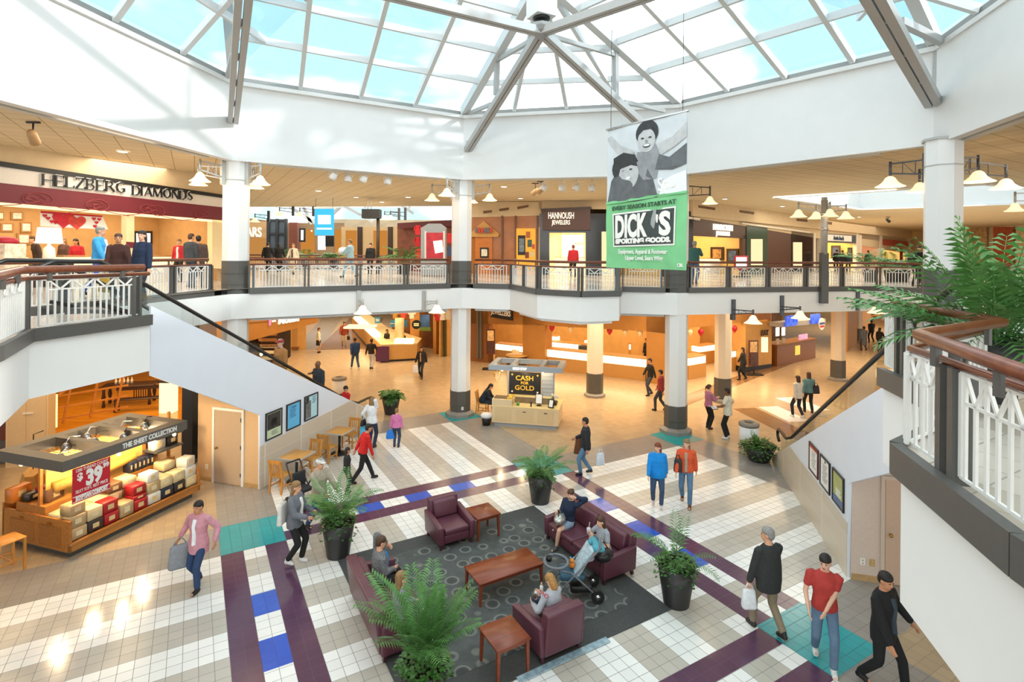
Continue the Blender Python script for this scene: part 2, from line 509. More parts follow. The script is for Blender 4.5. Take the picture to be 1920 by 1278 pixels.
# far corridor on the left: dark carpet strips
for x0, x1, y in ((575, 600, 640), (640, 672, 615)):
    p = P(x0, 655); q = P(x0 + 48, 596); d = (q - p).normalized(); n = Vector((-d.y, d.x, 0)) * (.9 if x0 == 575 else 1.6); lev[0] += 1; z = Vector((0, 0, .0004 + lev[0] * .00004))
    fl.cur = 8 if x0 == 575 else 9; fl.poly([p - n + z, q - n + z, q + n + z, p + n + z])
fl.build('floor', FM, kind='structure')

# ---- upper floor slab with its open well
E1, E2 = (14.43, 21.5), (15.25, 20.4)
B1, B2, B3, B4 = (-.06, 20.62), (.85, 18.05), (2.18, 17.1), (3.45, 17.5)      # the bay between the two middle columns
B5 = (3.95, 19.7)
RA, RB, RC, RD = P(1656.5, 694, ZU), P(1846, 0, 0), P(1690, 840, ZU), P(1925, 1014, ZU)
RB = Vector((3.62, 4.25, ZU))
LA_, LB_, LC_ = P(281.5, 592, ZU), P(55, 620, ZU), P(-6, 652, ZU)
well = [VL2, VL, VC1, B1, B2, B3, B4, B5, VC2, E1, E2, (19.5, 15.0), (12.5, 6.2), (5.0, 5.9), (RA.x, RA.y), (RB.x, RB.y), (RC.x, RC.y), (RD.x, RD.y), (2.0, 1.4), (1.2, .9), (-1.2, .9), (-4.5, 2.6), (LC_.x, LC_.y), (LB_.x, LB_.y), (LA_.x, LA_.y), (-7.95, 10.25)]
TILE_UP = tile_mat('tiles_upper_floor', '#cfc6ba', '#b9afa2', 8, 0, 0, size=.3, rough=.16, grout='#8f877c')
us = MB(); us.holed([(-34, -6), (48, -6), (48, 66), (-34, 66)], [well], ZU); us.cur = 1
us.holed([(-34, -6), (48, -6), (48, 66), (-34, 66)], [well], ZS + .06, flip=True)
us.build('floor_upper', [TILE_UP, M('soffit', '#d8c8ae', .7, var=.02)], kind='structure')


def band(name, pts, z0, z1, mat, t=0.12, closed=False, out=1):
    """upright band along a plan line, t thick behind its face"""
    mb = MB(); n = len(pts); q = [Vector((p[0], p[1], 0)) for p in pts]
    nor = []
    for i in range(n):
        a = q[max(i - 1, 0)]; b = q[min(i + 1, n - 1)]
        d1 = (q[i] - a).normalized() if i > 0 else None; d2 = (b - q[i]).normalized() if i < n - 1 else None
        n1 = Vector((-d1.y, d1.x, 0)) if d1 else None; n2 = Vector((-d2.y, d2.x, 0)) if d2 else None
        if n1 and n2: m = (n1 + n2).normalized(); m /= max(.3, m.dot(n1))
        else: m = n1 or n2
        nor.append(m * out)
    for i in range(n - 1):
        a, b = q[i], q[i + 1]; c, d = b + nor[i + 1] * t, a + nor[i] * t
        Z0, Z1 = Vector((0, 0, z0)), Vector((0, 0, z1))
        mb.add([a + Z0, b + Z0, c + Z0, d + Z0, a + Z1, b + Z1, c + Z1, d + Z1],
               [(0, 3, 2, 1), (4, 5, 6, 7), (0, 1, 5, 4), (1, 2, 6, 5), (2, 3, 7, 6), (3, 0, 4, 7)])
    return mb.build(name, mat, kind='structure')


# slab edges (white fascia under the railings)
band('trim_1', [VL2, VL, VC1], ZS, ZB, WHITE)
band('trim_2', [VC1, B1, B2, B3, B4, B5, VC2], ZS, ZB, WHITE)
band('trim_3', [VC2, E1, E2, (19.5, 15.0)], ZS, ZB, WHITE)
band('trim_4', [(VL[0] + .45, VL[1] + .35), (VC1[0] - .5, VC1[1] - .2)], ZS - .09, ZS + .02, GREY_STEEL, .3)
band('trim_5', [(VC1[0] + .5, VC1[1] - .02), (B1[0] - .1, B1[1] + .1)], ZS - .09, ZS + .02, GREY_STEEL, .3)
band('trim_6', [(B5[0], B5[1] + .12), (VC2[0] - .4, VC2[1] + .2)], ZS - .09, ZS + .02, GREY_STEEL, .3)
band('trim_7', [(B1[0] + .35, B1[1] - .6), (B2[0] + .15, B2[1] + .12), (B3[0], B3[1] + .16), (B4[0] - .2, B4[1] + .12)], ZS - .1, ZS + .02, WHITE, .3)
# upper fascia around the skylight well
fas = [(-10.7, 3.0), VL2, VL, VC1, VC2, VR, VR2, (8.0, 2.0)]
band('wall_fascia', fas, ZC, ZT, WHITE, .25)
TRIM = M('trim_grey', '#c9c4bb', .5, var=.02)
for i, (a, b, s0, s1) in enumerate(((VL2, VL, 0, .62), (VL, VC1, .75, .78), (VC1, VC2, .75, .95), (VC2, VR, .6, 1.25), (VR, VR2, .35, 0))):
    A_, B_ = Vector((a[0], a[1], 0)), Vector((b[0], b[1], 0)); d = (B_ - A_).normalized(); n = Vector((-d.y, d.x, 0))
    p, q = A_ + d * s0 + n * .10, B_ - d * s1 + n * .10
    band('trim_%d' % (8 + i), [p + n * .22, q + n * .22], ZC - .02, ZC + .16, TRIM, .2)
# upper ceiling with its opening and the side light well
ceil_hole = [(p[0] * 1.012, p[1] * 1.012 + .1) for p in fas[1:-1]] + [(8.3, 1.0), (4, -4.0), (-6, -4.0), (-10.8, 2.0)]
cw0 = P(1452, 368, ZCEIL); cw1 = P(1612, 391, ZCEIL); wd = (cw1 - cw0).normalized(); wn2 = Vector((wd.y, -wd.x, 0))
well2 = [cw0, cw1, cw1 + wn2 * 11.5 + wd * 3, cw0 + wn2 * 8.0 + wd * 1.0]
CEIL_T = tile_mat('ceiling_tiles', '#dcc8a4', None, size=.61, rot=GRID, rough=.8, grout='#a08a68', gw=.035, var=.025)
far_court = [(-24, 37.5), (-2.6, 34.5), (-2.6, 66), (-24, 66)]
ce = MB(); ce.holed([(-34, -6), (48, -6), (48, 66), (-34, 66)], [ceil_hole, [(p.x, p.y) for p in well2], [(-23.9, 37.5), (-2.7, 34.5), (-2.7, 65.9), (-23.9, 65.9)]], ZCEIL, flip=True)
ce.build('ceiling', CEIL_T, kind='structure')
w2 = MB(); w2.cur = 0
for i in range(4):
    a, b = well2[i], well2[(i + 1) % 4]; w2.poly([a, b, b + Vector((0, 0, 2.6)), a + Vector((0, 0, 2.6))])
w2.build('wall_light_well', WHITE, kind='structure')
w2 = MB()
for i in range(4):
    a, b = well2[i], well2[(i + 1) % 4]; w2.beam(a + Vector((0, 0, -.03)), b + Vector((0, 0, -.03)), .3, .12)
w2.build('trim_13', WHITE_STEEL, kind='structure')
gl = MB(); gl.slab([p + Vector((0, 0, 2.6)) for p in well2], (0, 0, .02)); gl.build('window_9', GLASS_ROOF, kind='structure')

# ---- columns
def octagon(r, c, z0, z1, mb, rot=pi / 8): mb.lathe([(r, z0), (r, z1)], 8, (c.x, c.y, 0), smooth=False, rot=rot)


def column(c, top, label, upper=True, base=True, r=.40):
    rr = radians(22.5) + GRID / 2
    o = empty('column', (c.x, c.y, 0), 0, label, 'column')
    z = Vector((0, 0, 0))
    m = MB(); octagon(r, z, 1.0, top, m, rr); m.build('shaft', WHITE, o)
    m = MB(); octagon(r + .012, z, .12, 1.0, m, rr); m.lathe([(r + .03, .44), (r + .03, .46)], 8, smooth=False, rot=rr); m.build('base_cladding', COL_DARK, o)
    m = MB(); m.lathe([(r + .17, 0), (r + .17, .12), (r + .02, .2)], 8, smooth=False, rot=rr); m.build('plinth', COL_PLINTH, o)
    if upper:
        m = MB(); octagon(r + .012, z, ZB, ZU + .88, m, rr); m.lathe([(r + .03, ZU + .48), (r + .03, ZU + .5)], 8, smooth=False, rot=rr); m.lathe([(r + .03, ZU + .13), (r + .03, ZU + .15)], 8, smooth=False, rot=rr)
        m.build('upper_base_cladding', COL_DARK, o)
        m = MB(); m.lathe([(r + .012, 8.62), (r + .012, 8.65)], 8, smooth=False, rot=rr); m.lathe([(r + .06, top - .06), (r + .06, top)], 8, smooth=False, rot=rr); m.build('collar', GREY_STEEL, o)
    return o


column(CL, ZCEIL - .05, 'white column left of the long straight railing, beside the jewellery shop with the burgundy band')
column(CC1, ZCEIL - .05, 'white column standing left of the cash for gold kiosk, with a socket on its dark base')
column(CC2, ZCEIL - .05, 'white column passing behind the green and white hanging banner')
column(CR, ZCEIL - .05, 'white column on the right behind the big palm, carrying warm bell lamps')
CREAM = M('cream_paint', '#e2d6c2', .6, var=.02)


def small_column(px, py, label, r=.36, top=ZS + .02):
    c = P(px, py); o = empty('column', c, 0, label, 'column', None)
    rr = radians(22.5) + GRID / 2
    m = MB(); m.lathe([(r, 1.05), (r, top)], 8, smooth=False, rot=rr); m.build('shaft', CREAM, o)
    m = MB(); m.lathe([(r + .015, .1), (r + .015, 1.05)], 8, smooth=False, rot=rr); m.build('base_cladding', COL_DARK, o)
    m = MB(); m.lathe([(r + .12, 0), (r + .12, .1), (r + .02, .16)], 8, smooth=False, rot=rr); m.build('plinth', COL_PLINTH, o)
    return o


small_column(1115, 742, 'cream lower column in front of the long lit jewellery counters')
small_column(1355, 752, 'cream lower column beside the two people talking over papers')
small_column(1571, 712, 'cream lower column in the right corridor, standing alone above the escalator rail')
small_column(1605, 641, 'cream lower column farthest back in the right corridor by the book shop', .42)

# ---- skylight
ZK = ZT + .22
def V3(p, z): return Vector((p[0], p[1], z))


dA = Vector((.416, -.91, .35)); dC = Vector((-.773, -.634, .35)); dLft = Vector((.825, -.565, .35)); dRgt = Vector((-.95, .1, .35))
pC1, pC2, pL, pR, pL2, pR2 = V3(VC1, ZK), V3(VC2, ZK), V3(VL, ZK), V3(VR, ZK), V3(VL2, ZK), V3(VR2, ZK)
MUL = M('mullion_white', '#d9dad9', .4, var=.02)
apex = PY(1015, -45, 15.2)


def roof_side(name, a, b, da, db, n, la, lb, offs, w=.13, h=.22):
    """sloping glazed side from the curb a-b up along da/db; bars are part of the window, the panes one sheet"""
    fr = MB()
    for k in range(1, n):
        t = k / n; p = a.lerp(b, t); d = da.lerp(db, t); L = la + (lb - la) * t
        fr.beam(p, p + d * L, w, h, up=(0, 0, 1))
    for s in offs:
        fr.beam(a + da * s, b + db * min(s, lb), .10, .2, up=(0, 0, 1))
    f = fr.build(name, MUL, kind='structure')
    g = MB(); g.slab([a + Vector((0, 0, .1)), b + Vector((0, 0, .1)), b + db * lb + Vector((0, 0, .1)), a + da * la + Vector((0, 0, .1))], (0, 0, .012))
    g.build('pane', GLASS_ROOF, f)


roof_side('window_1', pL, pC1, dA, dA, 4, 7.0, 6.4, (1.84, 3.44, 5.1))
roof_side('window_2', pC1, pC2, (apex - pC1).normalized(), (apex - pC2).normalized(), 4, (apex - pC1).length - .2, (apex - pC2).length - .2, ())
roof_side('window_3', pC2, pR, dC, dC, 4, 6.3, 7.0, (1.84, 3.44, 5.1))
roof_side('window_4', pL2, pL, dLft, dLft, 4, 7, 7, (1.9, 3.9))
roof_side('window_5', pR, pR2, dRgt, dRgt, 4, 7, 7, (1.9, 3.9))
# bars across the middle triangle
nB = (pC2 - pC1).cross(apex - pC1)
fb = MB()
for (x0, y0, x1, y1) in ((893, 156, 1206, 146), (932, 97, 1147, 89)):
    fb.beam(PN(x0, y0, pC1, nB), PN(x1, y1, pC1, nB), .10, .18)
fb.build('window_6', MUL, kind='structure')
# big rafters along the roof edges
RAF = M('rafter_white', '#cfd0cf', .4, var=.02)
for nm, a, d, L in (('window_7', pC1, (apex - pC1).normalized(), (apex - pC1).length), ('window_8', pC2, (apex - pC2).normalized(), (apex - pC2).length), ('window_10', pL, dA, 7.4), ('window_11', pR, dC, 7.4)):
    m = MB(); m.beam(a, a + d * L, .26, .34); m.build(nm, RAF, kind='structure')
# curb: white ledge below, dark gutter above it
CURB_D = M('curb_grey', '#8f8f8c', .5, var=.04)
cf = [(-10.7, 3.0), VL2, VL, VC1, VC2, VR, VR2, (8.0, 2.0)]
band('trim_20', [(p[0] * .992, p[1] * .992) for p in cf], ZT - .06, ZT + .06, WHITE_STEEL, .2)
band('trim_21', [(p[0] * 1.004, p[1] * 1.004) for p in cf], ZT + .06, ZT + .25, CURB_D, .1)

# warm fill added under the upper ceiling over the walkways, no real panels
for (x, y, sx, sy, p_) in ((-11.5, 16, 2, 9, 260), (-7, 27, 9, 4, 330), (-11, 32, 8, 5, 300), (3, 25.5, 9, 4, 260), (14, 25, 5, 5, 240), (22, 33, 9, 9, 420), (16, 12, 5, 8, 200)):
    area_light((x, y, ZCEIL - .02), (0, 0, GRID), sx, sy, p_ * 1.3, (1, .9, .73))
# ---------------------------------------------------------------- railings
def post_pair(mb, p, d, z0, z1, w=.05, gap=.07, depth=.12):
    n = Vector((-d.y, d.x, 0)); R = Matrix((d, n, Vector((0, 0, 1)))).transposed()
    for s in (-1, 1): mb.obox(Vector((p.x, p.y, (z0 + z1) / 2)) + d * s * (gap / 2 + w / 2), w, depth, z1 - z0, R)
    for k in (.06, .15):
        for s in (-1, 1): mb.ball(Vector((p.x, p.y, z0 + k)) + d * s * .05 - n * depth * .55, .016, n=6, m=4)


def railing(label, pts, zf, hl=.77, hh=.93, panel=1.55, hand=None, zb=None, side=1, group=None, ends=(0.05, 0.05), pattern='zigzag', bar=.022, hr=.045, posts=None):
    """pts: plan line of the slab edge; side = +1 when the floor lies left of the line"""
    zb = zb if zb is not None else zf - .16
    P0 = [Vector((p[0], p[1], 0)) for p in pts]
    root = empty('railing', (P0[0].x, P0[0].y, zf), 0, label, 'railing', group)
    T = Matrix.Translation(-root.location)
    km, lm = MB(), MB()
    for a, b in zip(P0, P0[1:]):
        L = (b - a).length; d = (b - a) / L; n = Vector((-d.y, d.x, 0)) * side
        km.beam(a + Vector((0, 0, (zf + .03 + zb) / 2)) - n * .03, b + Vector((0, 0, (zf + .03 + zb) / 2)) - n * .03, .07, zf + .03 - zb)
        N = max(1, round(L / panel)); brk = [k * L / N for k in range(N + 1)]; pt = [min(max(k, ends[0] if a == P0[0] else 0), L - ends[1] if b == P0[-1] else L) for i, k in enumerate(brk) if not (i == N and b != P0[-1])]
        if posts: pt = [f * L for f in posts[P0.index(a)]]; brk = [-.13] + pt + [L + .13]
        for t in pt:
            m = MB(); post_pair(m, a + d * t + n * .06, d, zb + .02, zf + hl - .02); m.xf(T); m.build('post', RAIL_GREY, root)
        for t0, t1 in zip(brk, brk[1:]):
            mg, ig, zw = (.09, .04, .2) if posts else (.16, .12, .36); t0 += mg; t1 -= mg
            if t1 - t0 < .12: continue
            m = MB(); z0, z1 = zf + .05, zf + hl - .035; zm = z1 - .15
            q = lambda t, z: a + d * t + n * .04 + Vector((0, 0, z))
            for z in (z0, z1): m.beam(q(t0, z), q(t1, z), bar, bar)
            for t in (t0, t1): m.beam(q(t, z0), q(t, z1), bar * 1.3, bar * 1.3)
            s0, s1 = t0 + ig, t1 - ig
            if s1 - s0 > (.12 if posts else .3):
                m.beam(q(s0, zm), q(s1, zm), bar, bar)
                nb = max(4, int((s1 - s0) / (.095 if posts else .105))); nb += nb % 2
                for i in range(nb + 1):
                    t = s0 + (s1 - s0) * i / nb
                    full = (i in (0, nb)) or pattern == 'grid' and i % 2 == 0
                    m.beam(q(t, z0), q(t, z1 if full else zm), bar, bar)
                if pattern == 'zigzag':
                    nz = max(2, round((s1 - s0) / zw))
                    for i in range(nz):
                        ta, tb = s0 + (s1 - s0) * i / nz, s0 + (s1 - s0) * (i + 1) / nz; tm = (ta + tb) / 2
                        m.beam(q(ta, z1), q(tm, zm), bar, bar); m.beam(q(tm, zm), q(tb, z1), bar, bar)
                        if i: m.beam(q(ta, zm), q(ta, z1), bar, bar)
            else:
                for i in (1, 2): m.beam(q(t0 + (t1 - t0) * i / 3, z0), q(t0 + (t1 - t0) * i / 3, z1), bar, bar)
            m.xf(T); m.build('baluster_panel', BALUSTER, root)
    km.xf(T); km.build('kick_beam', RAIL_GREY, root)

    def run(off, z):
        r = []
        for i, p in enumerate(P0):
            dd = [(P0[i] - P0[i - 1]).normalized()] if i else []
            if i < len(P0) - 1: dd.append((P0[i + 1] - P0[i]).normalized())
            ns = [Vector((-e.y, e.x, 0)) * side for e in dd]; m_ = sum(ns, Vector()).normalized(); m_ /= max(.4, m_.dot(ns[0]))
            r.append(p + m_ * off + Vector((0, 0, z)))
        return r
    lm.tube(run(.04, zf + hl), hr * .62, 8, smooth=True); lm.xf(T); lm.build('lower_handrail', RAIL_WOOD, root)
    m = MB(); h = hand or run(.16, zf + hh)
    m.tube(h, hr, 10); m.xf(T); m.build('handrail', RAIL_WOOD, root)
    for p, q_ in zip(h, h[1:]):
        for t in (.2, .8):
            c = Vector(p).lerp(Vector(q_), t); m = MB(); m.beam(c + Vector((0, 0, -.02)), Vector((c.x, c.y, zf + hl * .95)), hr * .6, hr * 1.1); m.xf(T); m.build('bracket', RAIL_GREY, root)
    return root


railing('far left railing along the balcony in front of the burgundy banded jewellery shop', [VL2, (VL[0] - .28, VL[1] - .55)], ZU, panel=1.5)
railing('long straight railing between the two left white columns', [(VL[0] + .45, VL[1] + .26), (VC1[0] - .45, VC1[1] - .24)], ZU, panel=1.65)
railing('railing bulging out in a bay under the hanging banner, left of the banner column', [(VC1[0] + .45, VC1[1] - .08), B1, B2, B3, B4, B5, (VC2[0] - .42, VC2[1] + .1)], ZU, panel=1.4)
railing('dark right-hand railing running from the banner column toward the pretzel shop', [(VC2[0] + .42, VC2[1] + .1), E1, E2, (19.5, 15.0)], ZU, panel=1.62)
railing('near left railing around the escalator landing, one waving walker behind it', [(LA_.x, LA_.y), (LB_.x, LB_.y), (LC_.x, LC_.y), (-4.6, 3.2)], ZU, .77, .89, panel=1.5, side=-1, ends=(0.25, 0), hr=.06,
        hand=[P(269, 501, ZU + .9), P(40, 506, ZU + .9), P(-8, 518, ZU + .9), (-4.9, 3.0, ZU + .9)])
railing('close right railing zigzagging past the big potted palm', [(RA.x, RA.y), (RB.x, RB.y), (RC.x, RC.y), (RD.x, RD.y), (2.1, 1.5)], ZU, .63, .74, panel=.95, side=1, ends=(.22, 0), bar=.016, hr=.036, posts=[[.2], [.5], [.42], [.5]],
        hand=[P(1676, 567, ZU + .74), P(1880, 604, ZU + .74), P(1723, 627, ZU + .74), P(1930, 703, ZU + .74), (2.25, 1.4, ZU + .74)])
band('trim_14', [(-7.95, 10.25), (LA_.x, LA_.y), (LB_.x, LB_.y), (LC_.x, LC_.y), (-4.6, 3.2)], ZS - .06, ZB + .02, WHITE, out=-1)
band('trim_15', [(5.2, 5.9), (RA.x, RA.y), (RB.x, RB.y), (RC.x, RC.y), (RD.x, RD.y), (2.1, 1.5)], ZS - .02, ZB + .02, WHITE, out=1)

# ---------------------------------------------------------------- escalators and the walls under them
KL0, KL1 = (-6.72, 14.65), (-5.21, 19.95)
KR0, KR1 = (6.72, 10.81), (8.15, 16.73)
WHITE_COOL = M('stringer_white', '#dfe4ee', .5, var=.012, scale=2)
WAINS = tile_mat('wainscot_tiles', '#cdc0ad', None, size=.42, rough=.35, grout='#e2d8c8', gw=.03, var=.05)
for n in list(WAINS.node_tree.nodes):       # upright tiles: rows in z
    if n.type == 'MAPPING':
        n.vector_type = 'POINT'; n.inputs['Rotation'].default_value = (radians(90), 0, 0); n.inputs['Scale'].default_value = (2.4, 2.4, 2.4)


def stringer(name, A, B, pix, wpix, toward):
    d = Vector((B[0] - A[0], B[1] - A[1], 0)).normalized(); n = Vector((d.y, -d.x, 0)) * toward
    pts = [PP(x, y, A, B) for x, y in pix]
    m = MB(); m.slab(pts, -n * .05); m.build(name, WHITE_COOL, kind='structure')
    pts = [PP(x, y, A, B) + n * .012 for x, y in wpix]
    m = MB(); m.slab(pts, -n * .03); return m, n, d


m, NL, DL = stringer('wall_left_stringer', KL0, KL1, [(487, 917), (692, 799), (699, 770), (283, 573), (283, 704), (487, 778)], [(487, 917), (692, 799), (697, 770), (656, 751), (487, 837)], 1)
m.build('wall_left_wainscot', WAINS, kind='structure')
m, NR, DR = stringer('wall_right_stringer', KR0, KR1, [(1588, 1085), (1452, 868), (1447, 856), (1692, 702), (1692, 880), (1592, 905)], [(1588, 1085), (1452, 868), (1447, 855), (1481, 836), (1589, 980)], -1)
m.build('wall_right_wainscot', WAINS, kind='structure')
DOORW = M('door_wall_left', '#cfae86', .6, var=.03)
DOOR_L = M('door_paint', '#b9a48c', .35, var=.03)
KNOB = BRASS


def door_wall(side, K, n, d, length, h, door0, door1, doorh, mats, nm, hinge_far):
    """end wall under the escalator with a flush door; runs from K away from the stringer"""
    K = Vector((K[0], K[1], 0)); e = -n
    ins = K + e * .055 + d * .02
    w = MB(); R = Matrix((e, d, Vector((0, 0, 1)))).transposed()
    w.obox(ins + e * length / 2 + d * .08 + Vector((0, 0, h / 2)), length, .16, h, R); w.build('wall_%s_door' % side, mats[0], kind='structure')
    b = MB(); b.obox(ins + e * length / 2 - d * .006 + Vector((0, 0, .06)), length, .014, .12, R); b.build('baseboard_%s' % side, wood('base_wood', '#a98657', '#c29f6d', .5, 2), kind='structure')
    fr = MB()
    for t in (door0 - .04, door1 + .04): fr.obox(ins + e * t - d * .015 + Vector((0, 0, doorh / 2)), .07, .05, doorh, R)
    fr.obox(ins + e * (door0 + door1) / 2 - d * .015 + Vector((0, 0, doorh + .03)), door1 - door0 + .15, .05, .07, R)
    f = fr.build('trim_%s_door' % side, mats[2], kind='structure')
    dm = MB(); dm.obox(ins + e * (door0 + door1) / 2 - d * .012 + Vector((0, 0, doorh / 2 + .01)), door1 - door0 - .01, .035, doorh - .02, R); do = dm.build(nm, mats[1], kind='structure')
    k = MB(); kt = door1 - .09 if hinge_far else door0 + .09
    k.ball(ins + e * kt - d * .075 + Vector((0, 0, .98)), .035); k.tube([ins + e * kt - d * .02 + Vector((0, 0, .98)), ins + e * kt - d * .07 + Vector((0, 0, .98))], .014, 8); k.build('door_knob', KNOB, do)
    h_ = MB(); ht = door0 + .01 if hinge_far else door1 - .01
    for z in (.3, 1.05, 1.8): h_.obox(ins + e * ht - d * .035 + Vector((0, 0, z)), .03, .02, .1, R)
    h_.build('hinge', BLACK, do)
    return ins, e, R


ins, eL, RLm = door_wall('left', KL0, NL, DL, 2.05, 2.7, .55, 1.45, 2.02, (DOORW, DOOR_L, WHITE), 'door_1', True)
ins2, eR, RRm = door_wall('right', KR0, NR, DR, 2.6, 2.6, .58, 1.5, 2.05, (M('door_wall_right', '#d3bfb0', .6, var=.03), M('door_paint_right', '#c9ab94', .35, var=.03), M('frame_right', '#cdb9a8', .5, var=.02)), 'door_2', False)


def outlet(c, e, d, label, mat):
    o = empty('wall_outlet', c, 0, label, 'outlet'); R = Matrix((e, d, Vector((0, 0, 1)))).transposed()
    m = MB(); m.obox((0, 0, 0), .085, .012, .13, R); m.build('cover_plate', mat, o)
    for z in (-.03, .03):
        m = MB(); m.obox(Vector((0, 0, z)) - d * .008, .035, .006, .03, R); m.build('socket', M('socket_ivory', '#b9ad97', .4), o)


OUT_W = M('outlet_white', '#efece4', .4, var=.01); OUT_B = M('outlet_brass', '#c59b52', .35, var=.02)
outlet(ins2 + eR * .2 - DR * .012 + Vector((0, 0, .38)), eR, DR, 'white socket plate on the pink wall left of the right-hand door', OUT_W)
outlet(ins2 + eR * .37 - DR * .012 + Vector((0, 0, .38)), eR, DR, 'brass socket plate nearest the right-hand door', OUT_B)
outlet(ins + eL * 1.72 - DL * .012 + Vector((0, 0, .40)), eL, DL, 'white socket plate left of the tan door behind the sheet kiosk', OUT_W)
cc = CC1 + Vector((.13, -.395, .36)); outlet(cc, Vector((.96, .26, 0)), Vector((-.26, .96, 0)), 'white socket plate low on the dark base of the kiosk column', OUT_W)

STEP = M('escalator_step', '#6c6d70', .35, .6, var=.05, scale=40)
RUBBER = M('handrail_rubber', '#1b1a1a', .35, var=.04)


def escalator(label, base, d, zt, w=1.1, newel_top=True):
    """base: middle of the lower end on the floor; d: level direction in which it climbs"""
    d = Vector((d[0], d[1], 0)).normalized(); n = Vector((-d.y, d.x, 0)); slope = math.tan(radians(30)); run = zt / slope
    o = empty('escalator', base, 0, label, 'escalator')
    at = lambda t, s, z: d * t + n * s + Vector((0, 0, z))
    st = MB(); N = int(zt / .2)
    for i in range(N):
        t0 = i * run / N; z1 = (i + 1) * zt / N
        st.slab([at(t0, -w / 2, z1 - .26), at(t0, w / 2, z1 - .26), at(t0, w / 2, z1), at(t0, -w / 2, z1)], d * (run / N + .01))
    st.slab([at(-1.3, -w / 2, .0), at(-1.3, w / 2, .0), at(-1.3, w / 2, .03), at(-1.3, -w / 2, .03)], d * 1.3)
    st.build('steps', STEP, o)
    for s in (-1, 1):
        S = s * (w / 2 + .07)
        prof = [(-.95, .62), (-1.12, .72), (-1.15, .86), (-1.02, .96), (-.7, .985), (-.1, .98), (.5, 1.2)] + [(t, t * slope + .92) for t in (1.2, 3, 5, 7, run - .4)] + [(run + .2, zt + .97), (run + 1.0, zt + .98), (run + 1.22, zt + .9), (run + 1.22, zt + .74), (run + 1.0, zt + .64)]
        m = MB(); m.tube([at(t, S, z) for t, z in prof], .045, 8); m.build('handrail', RUBBER, o)
        g = MB(); pr = prof[4:-4]
        low = [(t, max(.14, (t * slope + .16) if t > 0 else .14)) for t, z in pr]; low = [(t, min(z, zt + .14)) for t, z in low]
        for (a, b, c, e_) in zip(pr, pr[1:], low, low[1:]):
            g.slab([at(a[0], S - .006, a[1] - .05), at(b[0], S - .006, b[1] - .05), at(e_[0], S - .006, e_[1]), at(c[0], S - .006, c[1])], n * .012)
        g.build('glass_balustrade', GLASS_CLEAR, o)
        k = MB()
        for a, b in zip(low, low[1:]): k.beam(at(a[0], S, a[1]), at(b[0], S, b[1]), .14, .07)
        k.slab([at(-1.15, S - .07, 0), at(-1.15, S + .07, 0), at(-.7, S + .07, .17), at(-.7, S - .07, .17)], d * .05)
        k.build('skirt_rail', RUBBER, o)
    return o


ESC_L = Vector((KL1[0], KL1[1], 0)) - NL * .78 - DL * .55
ESC_R = Vector((KR1[0], KR1[1], 0)) - NR * .78 - DR * .62
escalator('left escalator with black handrails, three riders coming down', ESC_L, -DL, ZU, newel_top=True)
escalator('right escalator rising behind the framed notices, empty of riders', ESC_R, -DR, ZU)
band('trim_16', [Vector((KL1[0], KL1[1], 0)) - NL * 1.6, Vector((KL0[0], KL0[1], 0)) - NL * 1.6], 0, .1, BLACK)

# ---------------------------------------------------------------- framed notices on the stringers
def framed(px, A, B, n, fm, cm, label, name='framed_poster', deco=None, border=.035):
    q = [PP(x, y, A, B) for x, y in px]; c = sum(q, Vector()) / 4
    ex = (q[1] - q[0]); ex.z = 0; w = ex.length; ex.normalize(); h = (q[0].z - q[3].z + q[1].z - q[2].z) / 2
    o = empty(name, c + n * .02, 0, label, 'poster')
    R = Matrix((ex, n, Vector((0, 0, 1)))).transposed()
    m = MB()
    for s in (-1, 1):
        m.obox(ex * s * (w / 2 - border / 2), border, .035, h, R); m.obox(Vector((0, 0, s * (h / 2 - border / 2))), w - 2 * border, .035, border, R)
    m.build('frame', fm, o)
    m = MB(); m.obox(n * -.005, w - 2 * border, .012, h - 2 * border, R); m.build('print', cm, o)
    W_, H_ = w - 2 * border, h - 2 * border
    if deco:
        mats = {}
        for (x0, x1, z0, z1, mt) in deco:
            k = mats.setdefault(mt.name, (MB(), mt))[0]
            k.obox(ex * ((x0 + x1) / 2 - .5) * W_ + Vector((0, 0, (.5 - (z0 + z1) / 2) * H_)) + n * .004, (x1 - x0) * W_, .008, (z1 - z0) * H_, R)
        for k, mt in mats.values(): k.build('printed_block', mt, o)
    return o


FR_K = M('frame_black', '#191817', .3, var=.05); FR_B = wood('frame_brown', '#43180f', '#63281b', .35)
PH_G = M('photo_grey', '#6d6d6c', .4, var=.5, scale=14); PH_D = M('photo_dark', '#2f2f30', .4, var=.6, scale=11); INK = M('ink_grey', '#75777c', .5, var=.1)
SKYB = M('print_blue', '#5fb7e6', .4, var=.03); PALEB = M('print_pale_blue', '#b5dde6', .4, var=.03); GRN_P = M('print_pale_green', '#c5d6b4', .4, var=.03)
INKB = M('ink_blue', '#28557a', .5)
lines = lambda x0, x1, z0, z1, n, mt, seed=1: [(x0 + .04 * ((i * 7 + seed) % 3), x1 - .05 * ((i * 5 + seed) % 4), z0 + (z1 - z0) * i / n, z0 + (z1 - z0) * i / n + .012, mt) for i in range(n)]
framed([(496.7, 775.8), (527.4, 763.3), (527.4, 813), (497.8, 826.9)], KL0, KL1, NL, FR_K, GRN_P, 'black framed poster with a dark team photograph over a pale green foot', deco=[(.05, .95, .03, .66, PH_D), (.3, .7, .25, .55, PH_G)] + lines(.3, .8, .74, .93, 5, INK))
framed([(535.7, 759.4), (562, 748.4), (562.9, 796.2), (536.1, 807.6)], KL0, KL1, NL, FR_K, SKYB, 'black framed poster all in sky blue with blue handwriting', deco=[(.42, .72, .14, .17, INKB)] + lines(.16, .72, .1, .6, 9, INKB))
